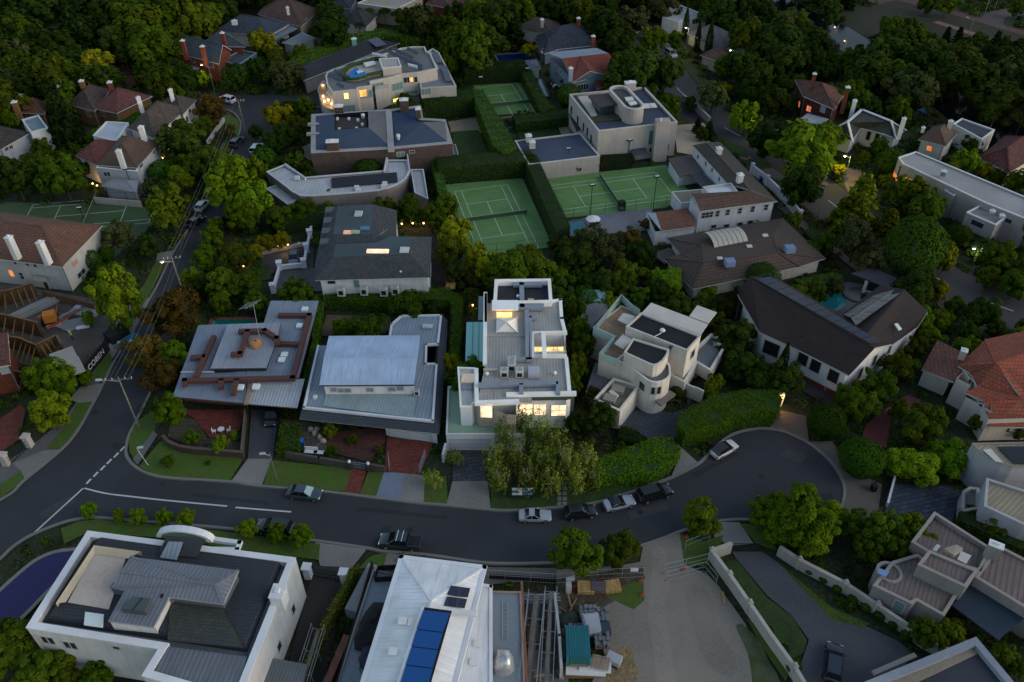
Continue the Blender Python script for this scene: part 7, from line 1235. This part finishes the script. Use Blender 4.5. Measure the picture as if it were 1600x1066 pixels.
pile('access_platform','blue boom lift parked at the kerb by the hoarding','boom lift',[('base',206,533,.35,2.2,1.5,.8,1.0,M('plain',(.012,.10,.20))),('boom',199,535,1.2,2.8,.3,.3,.2,M('plain',(.35,.4,.42))),('basket',190,541,.5,1.0,.9,.8,.4,M('plain',(.03,.14,.2))),('wheels',206,535,.05,1.8,1.8,.5,1.0,BLACK)])
# ================================================================ lower building site and yard
def scaffold(pts,h,label,levels=2,wd=1.2):
    W=[P(x,y,0) for x,y in pts]; c=(W[0]+W[-1])/2; o=empty('scaffold',c,label,'scaffold'); o['_o']=tuple(c); mb=MB(); m2=MB()
    for a,b_ in zip(W,W[1:]):
        d=(b_-a); L=d.length; d.normalize(); nn=Vector((-d.y,d.x,0))*wd/2; n=max(2,int(L/2.4))
        for k in range(n+1):
            q=a+d*(L*k/n)
            for s in (-1,1): mb.tube(q+nn*s,q+nn*s+Vector((0,0,h+1)),.045,n=5)
            for l in range(1,levels+1): mb.tube(q-nn+Vector((0,0,h*l/levels)),q+nn+Vector((0,0,h*l/levels)),.035,n=4)
        for l in range(1,levels+1):
            for s in (-1,1):
                for dz in (0,.9): mb.tube(a+nn*s+Vector((0,0,h*l/levels+dz)),b_+nn*s+Vector((0,0,h*l/levels+dz)),.035,n=4)
            m2.beam(a+Vector((0,0,h*l/levels+.05)),b_+Vector((0,0,h*l/levels+.05)),wd*(.3 if l==levels else .45),.06)
    mb.build('tubes',M('metal',(.30,.32,.33),.5,metal=.5),o); m2.build('planks',M('wood',(.13,.125,.115)),o)
scaffold([(838,950),(822,1110)],2.6,'galvanised scaffold right of the white ribbed roof, inner bay',2,1.8); scaffold([(860,945),(852,1110)],2.6,'galvanised scaffold beside the teal container, outer bay',2,1.3); scaffold([(503,1000),(470,1110)],2.2,'low scaffold along the dark driveway left of the white roof',1,1.4)
wall('steel_beam',[(866,945),(873,1010),(876,1060)],2.3,.3,M('paint',(.38,.40,.42)),'long pale steel beam standing beside the teal container','beam') ; wall('brick_strip',[(815,935),(824,1110)],3.3,.25,M('wood',(.22,.10,.07)),'orange-brown timber edge right of the grey deck','edge board'); wall('edge_board',[(640-54,905),(528,1110)],3.4,.2,BLACK,'black netting screen along the left deck','screen'); 
wall('timber_edge',[(545,1015),(505,1110)],2.4,.8,M('wood',(.16,.07,.045)),'red-brown timber strip beside the left scaffold','boards'); wall('concrete_planter',[(585,905),(556,962)],2.0,1.6,M('render',(.24,.25,.26)),'grey concrete planter wall left of the white ribbed roof','planter')
W_=[P(x,y,0) for x,y in ((745,898),(800,897),(868,899),(945,904))]
o=wall('hoarding',[(765,905),(868,911)],1.0,.06,BLACK,'low black barrier behind the grey deck','barrier')
def meshfence(pts,label,h=1.9):
    W=[P(x,y,0) for x,y in pts]; c=(W[0]+W[-1])/2; o=empty('temporary_fence',c,label,'fence','temporary mesh fences round the gravel yard'); o['_o']=tuple(c); mb=MB()
    for a,b_ in zip(W,W[1:]):
        n=max(1,int((b_-a).length/2.3))
        for k in range(n+1): q=a+(b_-a)*(k/n); mb.tube(q,q+Vector((0,0,h)),.03,n=4)
        for z in (.1,h*.5,h): mb.tube(a+Vector((0,0,z)),b_+Vector((0,0,z)),.022,n=4)
        m=int((b_-a).length/.35)
        for k in range(m): q=a+(b_-a)*(k/m); mb.tube(q+Vector((0,0,.1)),q+Vector((0,0,h)),.006,n=3,caps=False)
    mb.build('frame',M('metal',(.4,.42,.43),.4,metal=.4),o); mb=MB()
    for q in W[:1]: mb.box(q,.4,.16,.12,.3)
    mb.build('feet',M('plain',(.5,.05,.025)),o)
meshfence([(938,905),(1005,902)],'temporary mesh fence at the left of the yard entrance'); meshfence([(1036,897),(1104,880)],'temporary mesh fence swung open across the yard entrance'); meshfence([(1040,908),(1100,893),(1118,915)],'temporary mesh fence folded against the cream wall'); meshfence([(750,905),(868,912),(938,905)],'temporary mesh fence along the footpath behind the grey deck'); meshfence([(1070,860),(1108,845)],'temporary mesh fence on the small verge left of the gate')
PAL=M('wood',(.42,.27,.10)); PG='timber pallets in the yard'
def pallet(px,py,z,n,label,a=.1,mat=None,top=None):
    c=P(px,py,0); c.z=z; o=empty('pallet_stack',c,label,'pallets',PG); o['_o']=tuple(c); mb=MB(a)
    for l in range(n):
        zz=z+l*.16; ca,sa=cos(a),sin(a)
        for k in range(7): u=-.9+k*.3; mb.box((c.x-sa*u*.75,c.y+ca*u*.75,zz+.11),1.9,.16,.03,a)
        for k in (-.85,0,.85): mb.box((c.x+ca*k,c.y+sa*k,zz),.12,1.5,.10,a)
    mb.build('slats',mat or PAL,o)
    if top: mb=MB(a); mb.box((c.x,c.y,z+n*.16),1.6,1.3,.3,a); mb.build('load',top,o)
pallet(915,922,.1,4,'yellow timber pallet stack, left of the three by the footpath',-.05); pallet(935,922,.1,3,'dark loaded pallet between the two yellow stacks',-.05,M('wood',(.15,.09,.05)),M('plain',(.09,.08,.09))); pallet(956,920,.1,4,'yellow timber pallet stack, right of the three by the footpath',.15)
PV=M('paver',(.13,.14,.16),s=.5,col2=(.22,.24,.27))
for i,(x,y,sx,sy,h,m_,s) in enumerate(((919,962,2.0,1.7,.9,PV,'grey paver stack, upper left of the yard pile'),(938,966,1.9,1.8,.9,PV,'loose grey paver stack, upper right of the yard pile'),(903,990,2.2,1.6,.8,PV,'dark paver stack beside the wrapped block pallet'),(923,985,1.8,2.0,1.7,M('plain',(.33,.34,.4)),'plastic wrapped block pallet in the yard pile'),(942,988,1.5,1.4,.9,M('plain',(.03,.05,.075)),'dark blue wrapped pallet in the yard pile'),(940,1004,1.7,1.6,1.0,PV,'lowest grey paver stack in the yard pile'))):
    c=P(x,y,.1); o=empty('paver_stack',c,s,'paver stack','stacks of pavers in the yard'); o['_o']=tuple(c); mb=MB(.1); r_=random.Random(i)
    if m_ is PV:
        for u in range(4):
            for v in range(3): mb.box((c.x-sx/2+sx*(u+.5)/4,c.y-sy/2+sy*(v+.5)/3,.24),sx/4.5,sy/3.5,h*r_.uniform(.55,1),r_.uniform(-.15,.25))
    else: mb.box((c.x,c.y,.24),sx,sy,h,.1); mb.box((c.x,c.y,.24+h),sx*.8,sy*.8,.12,.15)
    mb.build('load',m_,o); mb=MB(.1); mb.box(c,sx,sy,.14,.1); mb.build('pallet',M('wood',(.2,.13,.07)),o)
c=P(901,1022,0); o=empty('shipping_container',c,'teal blue shipping container at the edge of the gravel yard','container'); o['_o']=tuple(c); TB=M('rib',(.012,.12,.15),s=.28); mb=MB(-.02); mb.box(c+Vector((0,0,.15)),2.5,3.6,2.4,-.02); bd=mb.build('shell',TB,o); mb=MB(); mb.box(c+Vector((0,0,2.56)),2.56,3.66,.08,-.02); mb.build('roof',TB,o)
for s in (-1,1):
    for t in (-1,1): mb=MB(); mb.box(c+Vector((s*1.2,t*1.75,.1)),.2,.2,2.62); mb.build('corner_post',M('paint',(.02,.16,.19)),o)
pile('foam_sheets','stack of white foam sheets below the teal container','sheets',[('sheet',915,1045,.5,4.2,1.6,.25,-.05,M('plain',(.62,.63,.63))),('sheet',930,1040,.75,3.4,1.5,.2,-.12,M('plain',(.62,.63,.63))),('crate',905,1052,.1,3.2,1.2,.4,0,M('wood',(.15,.08,.05)))])
pallet(903,1040,1.0,1,'single brown pallet lying on the white foam sheets, left one',.0,M('wood',(.3,.2,.11))); pallet(937,1045,1.2,1,'single brown pallet lying on the white foam sheets, right one',-.25,M('wood',(.26,.2,.14)))
pile('wrapped_trolley','small wrapped load on the ochre sand edge','trolley',[('load',959,1033,.3,1.6,1.1,.8,-.5,M('plain',(.36,.37,.42))),('wheels',959,1034,.1,1.3,1.3,.25,-.5,BLACK)])
for i,(x,y,s) in enumerate(((1001,908,'red barrier foot left of the yard entrance, upper one'),(1003,931,'red barrier foot left of the yard entrance, lower one'),(1067,890,'pair of red barrier feet in the middle of the yard entrance'),(899,917,'red barrier foot at the left end of the footpath'),(1072,840,'orange cone on the verge beside the street tree'))):
    q=P(x,y,.1); mb=MB(.3); mb.box(q,.55,.25,.14,.3); mb.box(q+Vector((0,0,.14)),.36,.15,.1,.3); mb.lathe(q+Vector((.1,.05,.28)),[(.1,0),(.05,.25),(.01,.26)],6); tag(mb.build('barrier_foot',M('plain',(.42,.05,.025)),None,q),s,'barrier foot','red barrier feet around the yard')
mb=MB(); q=P(991,893,1.2); mb.box(q,.9,.06,.7); tag(mb.build('fence_sign',M('plain',(.55,.57,.58)),None,q),'small white sign hanging on the temporary fence','sign'); mb=MB(); mb.beam(P(1129,925,.12),P(1133,945,.12),.3,.08); tag(mb.build('plank',M('wood',(.35,.22,.10)),None,P(1129,925,.12)),'loose timber plank lying beside the cream wall','plank')
# ================================================================ sale board, bins, garden furniture
c=P(816,780,0); o=empty('sale_board',c,'large photo sale board on the verge below the birches','sign'); o['_o']=tuple(c)
for s in (-1.2,1.2): mb=MB(); mb.beam(c+Vector((s,.0,0)),c+Vector((s,.0,2.4)),.1,.1); mb.tube(c+Vector((s,.05,0)),c+Vector((s,.05,2.3)),.05); mb.build('leg',DARK,o)
mb=MB(); mb.box(c+Vector((0,-.1,.5)),2.8,.08,2.0); bd=mb.build('panel',DARK,o)
r_=random.Random(4); cols=[(.5,.52,.5),(.12,.25,.4),(.45,.38,.25),(.6,.62,.6),(.05,.15,.2),(.3,.32,.3)]
for i in range(4):
    for j in range(3): mb=MB(); x=c.x-1.3+i*.66; z=c.z+1.0+j*.47; mb.box((x+.32,c.y-.16,z),.62,.03,.43); mb.build('picture',M('plain',cols[(i*2+j*3+r_.randrange(2))%6]),bd)
def table(px,py,label,n=3):
    c=P(px,py,.11); o=empty('garden_table',c,label,'table'); o['_o']=tuple(c); mb=MB(); mb.lathe(c,[(.01,.72),(.48,.72),(.48,.68),(.01,.68)],14); mb.build('table_top',PW,o); mb=MB(); mb.tube(c,c+Vector((0,0,.7)),.05); mb.build('leg',PW,o)
    for k in range(n):
        a=2*pi*k/n+.2; q=c+Vector((cos(a),sin(a)*.5,0))*1.0; h=empty('garden_chair',q,f"white garden chair {['right of','left of','in front of','behind'][k]} {label}"[:95],'chair','white garden chairs'); h['_o']=tuple(q); mb=MB(a); mb.box(q+Vector((0,0,.42)),.5,.5,.06,a); mb.build('seat',PW,h); mb=MB(a); mb.box(q+Vector((cos(a)*.25,sin(a)*.25,.45)),.06,.5,.5,a); mb.build('backrest',PW,h)
        for s in (-1,1):
            for t in (-1,1): mb=MB(a); mb.box(q+Vector((s*.2,t*.2,0)),.05,.05,.42,a); mb.build('leg',PW,h)
table(347,676,'white table on the brick terrace',2); table(867,137,'white table beside the blue pool',3)
for x,y,s,c_ in ((472,696,'bright blue lidded recycling bin beside the stone wall',(.01,.16,.55)),(1189,284,'blue bin against the white street wall',(.01,.06,.35)),(1364,766,'dark green bin on the cul-de-sac footpath',(.01,.02,.015))):
    c=P(x,y,.1); o=empty('wheelie_bin',c,s,'bin'); o['_o']=tuple(c); mb=MB(.1); mb.box(c,.6,.7,.95,.1); mb.build('body',M('plain',sc(c_,.35)),o); mb=MB(.1); mb.box(c+Vector((0,0,.953)),.68,.8,.1,.1); mb.build('lid',M('plain',c_),o)
for i,(x,y) in enumerate(((486,672),(492,678),(500,684),(505,690),(495,672))):
    soft('garden_boulder',x,y,.1,.9,.7,.55,M('plain',(.33,.29,.24)),f"{['uppermost','second','third','lowest','rightmost'][i]} pale boulder in the rock garden of the slate skirted house",'boulder',i,i+20)
pile('garden_bench','white garden furniture behind the stone wall','bench',[('seat',486,706,.5,1.8,.6,.1,-.1,PW),('backrest',487,703,.6,1.8,.1,.6,-.1,PW),('seat',498,707,.5,1.4,.6,.1,-.1,PW)])
pile('garden_shed','small ochre timber shed near the slate mansion','shed',[('wall',704,447,0,1.4,1.6,1.8,-.03,M('wood',(.22,.12,.04))),('roof',704,447,1.85,1.6,1.8,.12,-.03,M('wood',(.3,.16,.06)))])
c=P(1338,462,0); mb=MB(); mb.lathe((c.x,c.y,0),[(2.3,0),(2.3,.5),(1.7,.55),(1.6,.1)],20); tag(mb.build('spa_bath',M('plain',(.09,.095,.1)),None,Vector((c.x,c.y,0))),'round dark spa beside the kidney pool','spa')
mb=MB(); c=P(1443,178,4); mb.face([P(1433,171,5),P(1446,168,5),P(1450,179,2.5),P(1434,178,2.5)]); mb.face([P(1433,171,5.1),P(1446,168,5.1),P(1450,179,2.6),P(1434,178,2.6)][::-1]); tag(mb.build('blue_tarpaulin',M('plain',(.006,.05,.14)),None,Vector((c.x,c.y,2.5))),'blue tarpaulin among the riverbank trees','tarpaulin')
c=P(926,357,0); o=empty('umbrella',c,'white parasol on the paving by the turquoise pool','umbrella'); o['_o']=tuple(c); mb=MB(); mb.lathe(c,[(1.4,2.1),(.02,2.6)],8); mb.lathe(c,[(1.4,2.08),(.02,2.58)],8); mb.build('canopy',PW,o); mb=MB(); mb.tube(c,c+Vector((0,0,2.5)),.04); mb.build('pole',STEEL,o)
pile('umpire_chair','dark umpire seat at the front of the right court net','chair',[('frame',971,328,0,1.2,1.2,1.9,.24,BLACK),('seat',971,328,1.95,.9,.9,.4,.24,M('plain',(.02,.03,.025)))])

def courtfence(pts,label,h=2.6):
    W=[P(x,y,0) for x,y in pts]; c=(W[0]+W[-1])/2; o=empty('court_fence',c,label,'fence','wire fences round the courts'); o['_o']=tuple(c); mb=MB()
    for a,b_ in zip(W,W[1:]):
        n=max(1,int((b_-a).length/3)); m=int((b_-a).length/.5)
        for k in range(n+1): q=a+(b_-a)*(k/n); mb.tube(q,q+Vector((0,0,h)),.035,n=5)
        for z in (.1,h*.5,h): mb.tube(a+Vector((0,0,z)),b_+Vector((0,0,z)),.02,n=4)
        for k in range(m): q=a+(b_-a)*(k/m); mb.tube(q,q+Vector((0,0,h)),.008,n=3,caps=False)
    mb.build('frame',M('plain',(.025,.035,.03)),o)
courtfence([(872,342),(1040,325)],'dark wire fence between the right court and the pool paving'); courtfence([(683,281),(745,402)],'dark wire fence along the left side of the middle court'); courtfence([(868,388),(745,404)],'dark wire fence along the near end of the middle court'); courtfence([(10,314),(226,320)],'dark wire fence along the far side of the left court')

def figure(px,py,label,vest=(.45,.75,.02),lean=.0):
    c=P(px,py,.06); o=empty('person',c,label,'person'); J=[(0,0,.95),(0,.02,1.2),(0,.03,1.42),(0,.03,1.55),(0,.05,1.70),(.17,0,1.40),(.24,-.02,1.12),(.22,.18,.95),(-.17,0,1.40),(-.25,.02,1.12),(-.22,.20,1.0),(.09,0,.88),(.11,.06,.48),(.11,.0,.06),(.11,.16,.04),(-.09,0,.88),(-.12,-.04,.48),(-.13,-.12,.06),(-.13,.04,.04)]
    E_=[(0,1),(1,2),(2,3),(3,4),(2,5),(5,6),(6,7),(2,8),(8,9),(9,10),(0,11),(11,12),(12,13),(13,14),(0,15),(15,16),(16,17),(17,18)]; Rr_=[.13,.13,.12,.055,.10,.065,.045,.035,.065,.045,.035,.09,.06,.04,.04,.09,.06,.04,.04]
    me=bpy.data.meshes.new('body'); me.from_pydata([(x,y,z) for x,y,z in J],E_,[]); b_=bpy.data.objects.new('body',me); COL.objects.link(b_); b_.parent=o; sk=b_.modifiers.new('skin','SKIN'); 
    for v,r_ in zip(me.skin_vertices[0].data,Rr_): v.radius=(r_,r_)
    me.skin_vertices[0].data[0].use_root=True; ss=b_.modifiers.new('sub','SUBSURF'); ss.levels=1; ss.render_levels=1; me.materials.append(M('plain',(.03,.035,.06)))
    mb=MB(); mb.lathe((0,.01,1.0),[(.17,0),(.19,.25),(.16,.44),(.07,.50)],12); v_=mb.build('vest',M('plain',vest),o,Vector((0,0,0)),smooth=True); mb=MB(); mb.lathe((0,.05,1.70),[(.13,0),(.12,.07),(.07,.12),(.01,.135)],12); mb.build('helmet',M('plain',(.6,.6,.55)),o,Vector((0,0,0)),smooth=True); o.rotation_euler.z=lean
figure(89,502,'worker in yellow-green vest beside the orange digger',lean=.6); figure(114,531,'worker in yellow-green vest behind the black hoarding',lean=2.2)

GT=M('metal',(.28,.30,.31),.5,metal=.5); WG=M('wood',(.15,.14,.125))
pile('formply_stack','grey formwork sheets stacked between the scaffold bays','boards',[('sheet',832,985,.1,1.4,3.2,.5,.05,M('wood',(.2,.15,.1))),('sheet',836,1012,.1,1.3,3.0,.4,-.1,M('wood',(.10,.09,.08))),('sheet',843,1040,.1,1.5,2.6,.6,.08,M('asphalt',(.17,.17,.17))),('timber',828,960,.5,.25,3.5,.2,.15,WG)])
pile('tube_bundle','bundle of steel tubes lying at the top of the scaffold','tubes',[('tube',835,935,.6,6.0,.12,.12,.02,GT),('tube',838,938,.6,5.6,.12,.12,-.03,GT),('tube',840,930,.75,5.0,.12,.12,.05,GT),('tube',830,943,.4,4.6,.12,.12,.0,GT)])
pile('slab_pieces','concrete offcuts lying left of the teal container','rubble',[('slab',884,1005,.1,.9,1.4,.25,.4,CONW),('slab',880,1022,.1,.8,1.1,.3,-.3,CONW),('slab',884,1042,.1,1.0,.8,.3,.2,M('plain',(.25,.08,.04))),('slab',878,1052,.1,.9,1.2,.25,.6,CONW)])
pile('red_props','bundle of rusty red props beside the teal container','props',[('prop',876,1010,.3,.10,3.0,.1,.05,M('plain',(.22,.04,.02))),('prop',879,1012,.3,.10,2.8,.1,-.03,M('plain',(.22,.04,.02))),('prop',873,1014,.3,.10,2.9,.1,.12,M('plain',(.22,.04,.02)))])
pile('timber_offcuts','loose pale timbers left of the paver stacks','timber',[('timber',889,935,.3,.12,3.2,.12,.15,M('wood',(.3,.2,.1))),('timber',893,950,.2,.12,2.6,.12,-.5,M('wood',(.26,.17,.09))),('timber',887,958,.2,.10,2.4,.1,.9,M('wood',(.2,.15,.1)))])
soft('debris_heap',890,972,.1,2.6,2.4,.7,M('plain',(.035,.045,.035)),'low dark green netting heap beside the paver stacks','heap',.3,31)
soft('debris_heap',884,990,.1,1.8,1.4,.5,M('plain',(.09,.07,.04)),'small brown soil heap between the scaffold and paver stacks','heap',.3,37)
pile('site_toilet','small white box cabin at the end of the timber stacks','cabin',[('cabin',888,925,.1,.6,.6,1.6,.1,M('plain',(.36,.36,.35))),('sheet',891,907,.1,1.0,.4,.5,.2,M('plain',(.5,.5,.5)))])
sheet('site_slab',[(815,925),(882,930),(890,1110),(822,1110)],.02,M('asphalt',(.10,.10,.098)))
# --- more trees where the gardens and woods are thick, then low undergrowth everywhere that nothing else stands
def edge_d(Q,A):
    d=np.full(len(Q),1e9); n=len(A)
    for i in range(n):
        a=np.array([A[i].x,A[i].y]); b_=np.array([A[(i+1)%n].x,A[(i+1)%n].y]); e=b_-a; L=e@e+1e-9; t=np.clip(((Q-a)@e)/L,0,1); d=np.minimum(d,np.linalg.norm(Q-(a+t[:,None]*e),axis=1))
    return d
def free(Q,mg=0):
    ok=np.ones(len(Q),bool)
    for A,m in REG:
        xs=[a.x for a in A];ys=[a.y for a in A]; M_=m+mg; idx=np.where(ok&(Q[:,0]>min(xs)-M_)&(Q[:,0]<max(xs)+M_)&(Q[:,1]>min(ys)-M_)&(Q[:,1]<max(ys)+M_))[0]
        if len(idx)==0: continue
        s=Q[idx]; bad=inpoly(s,A)|(edge_d(s,A)<M_); ok[idx[bad]]=False
    return ok
def proj(Q,z):
    y=Q[:,1];zz=z-H; fw=y*cos(TH)-zz*sin(TH); up=y*sin(TH)+zz*cos(TH); u=F*Q[:,0]/fw; v=-F*up/fw; c,s=cos(ROLL),sin(ROLL); return 800+c*u-s*v,533+s*u+c*v
RNG=np.random.default_rng(5); Q=np.stack([RNG.uniform(-190,190,16000),RNG.uniform(40,330,16000)],1); px,py=proj(Q,3); k=(px>-60)&(px<1660)&(py>-40)&(py<620); Q=Q[k]; Q=Q[free(Q,1.6)]
pts=[(o.location.x,o.location.y,max(o.children[0].scale[0],1.)) for o,*_ in TREES]; nadd=0; OPENC=OPEN; px,py=proj(Q,3)
woods=lambda x,y:(x>1130 and y<(x-1130)*.32+70) or (x<330 and y<170) or (x<700 and y<60) or (700<x<1050 and y<50) or (x>1500 and y<300)
KV=[(150,98,26),(160,155,48),(325,85,40),(395,40,45),(200,240,55),(255,175,42),(55,190,36),(20,220,34),(1285,155,42),(1355,200,52),(1470,212,40),(1525,205,34),(1440,262,36),(1500,290,36),(1550,325,46),(1590,300,40),(1570,240,36),(1115,60,42),(1070,25,34),(1140,92,44),(885,60,44),(925,105,42),(450,20,45),(570,25,40),(620,8,40),(700,5,40),(1165,182,26),(430,178,20),(1305,266,30),(1345,328,44),(520,98,46),(600,72,30),(78,37,22),(835,40,28),(1452,180,26),(205,115,18),(1300,60,20),(1320,75,18),(1215,20,18),(1545,140,14),(1550,180,16),(1040,75,20)]
for (x,y),a,b_ in zip(Q,px,py):
    if any((a-u)**2+(b_-4-v)**2<(k_+4)**2 for u,v,k_ in KV) and b_<420: continue
    w_=woods(a,b_); R=random.uniform(3.4,5.8) if w_ else random.uniform(1.4,3.3)
    if a>1290 and b_<115: R=random.uniform(1.3,2.6)
    if any((x-u)**2+(y-v)**2<((R+s_)*(.52 if w_ else .62))**2 for u,v,s_ in pts): continue
    if 1290<a<1350 and 40<b_<90 and random.random()<.6: continue
    q1_=np.array([[x,y]])
    if any(inpoly(q1_,A)[0] or edge_d(q1_,A)[0]<R*.9+(3.0 if y>0 else 0) for A in OPENC if abs(A[0].x-x)<45 and abs(A[0].y-y)<45): continue
    kd=random.choice(['dark']*3+['mid']*2+['grey','conifer']) if w_ else random.choice(['dark','mid','mid','ball','elm','dark'])
    if b_>330 and nadd>700: continue
    tree(kd,float(a),float(b_),float(R/mpp(a,b_,4))); pts.append((x,y,R)); nadd+=1
    if nadd>760: break
print('added trees',nadd,'total',len(TREES))
label_trees()
RNG=np.random.default_rng(8); Q=np.stack([RNG.uniform(-200,200,40000),RNG.uniform(38,345,40000)],1); px,py=proj(Q,0); k=(px>-40)&(px<1640)&(py>-60)&(py<1100); Q=Q[k]; Q=Q[free(Q,.25)]
d=Q[:,1]; keep=RNG.random(len(Q))<np.clip(70/d,.22,1)*1.0; Q=Q[keep][:9000]; n=len(Q); per=34
Rr=RNG.uniform(.45,1.15,n)*(1+Q[:,1]/260); hh=Rr*RNG.uniform(.5,.95,n); dd=nrm(RNG.normal(size=(n,per,3)).reshape(-1,3)).reshape(n,per,3); dd[:,:,2]=np.abs(dd[:,:,2])
C=np.zeros((n,per,3)); C[:,:,:2]=Q[:,None,:]; C+=dd*np.stack([Rr,Rr,hh],1)[:,None,:]*RNG.uniform(.7,1,(n,per,1)); S=(np.repeat(.15*(1+Q[:,1]/120),per)*RNG.uniform(.6,1.3,n*per))
for i,(kd,a,b_) in enumerate((('dark',0,.4),('mid',.4,.72),('ball',.72,.9),('grey',.9,1))):
    s=slice(int(n*a),int(n*b_)); c_=C[s].reshape(-1,3); nn=nrm(dd[s].reshape(-1,3)+RNG.normal(size=c_.shape)*.4+np.array([0,0,.3])); me=quads('undergrowth',c_,nn,S[s.start*per:s.stop*per],leafmat(kd)); o=bpy.data.objects.new('undergrowth',me); COL.objects.link(o); tag(o,kind='stuff')
    tag(o,['low dark shrubbery filling the gardens','mid green ground cover filling the gardens','deep green groundcover plants between houses','grey-green low plants between houses'][i],'undergrowth')
print('undergrowth quads',n*per)
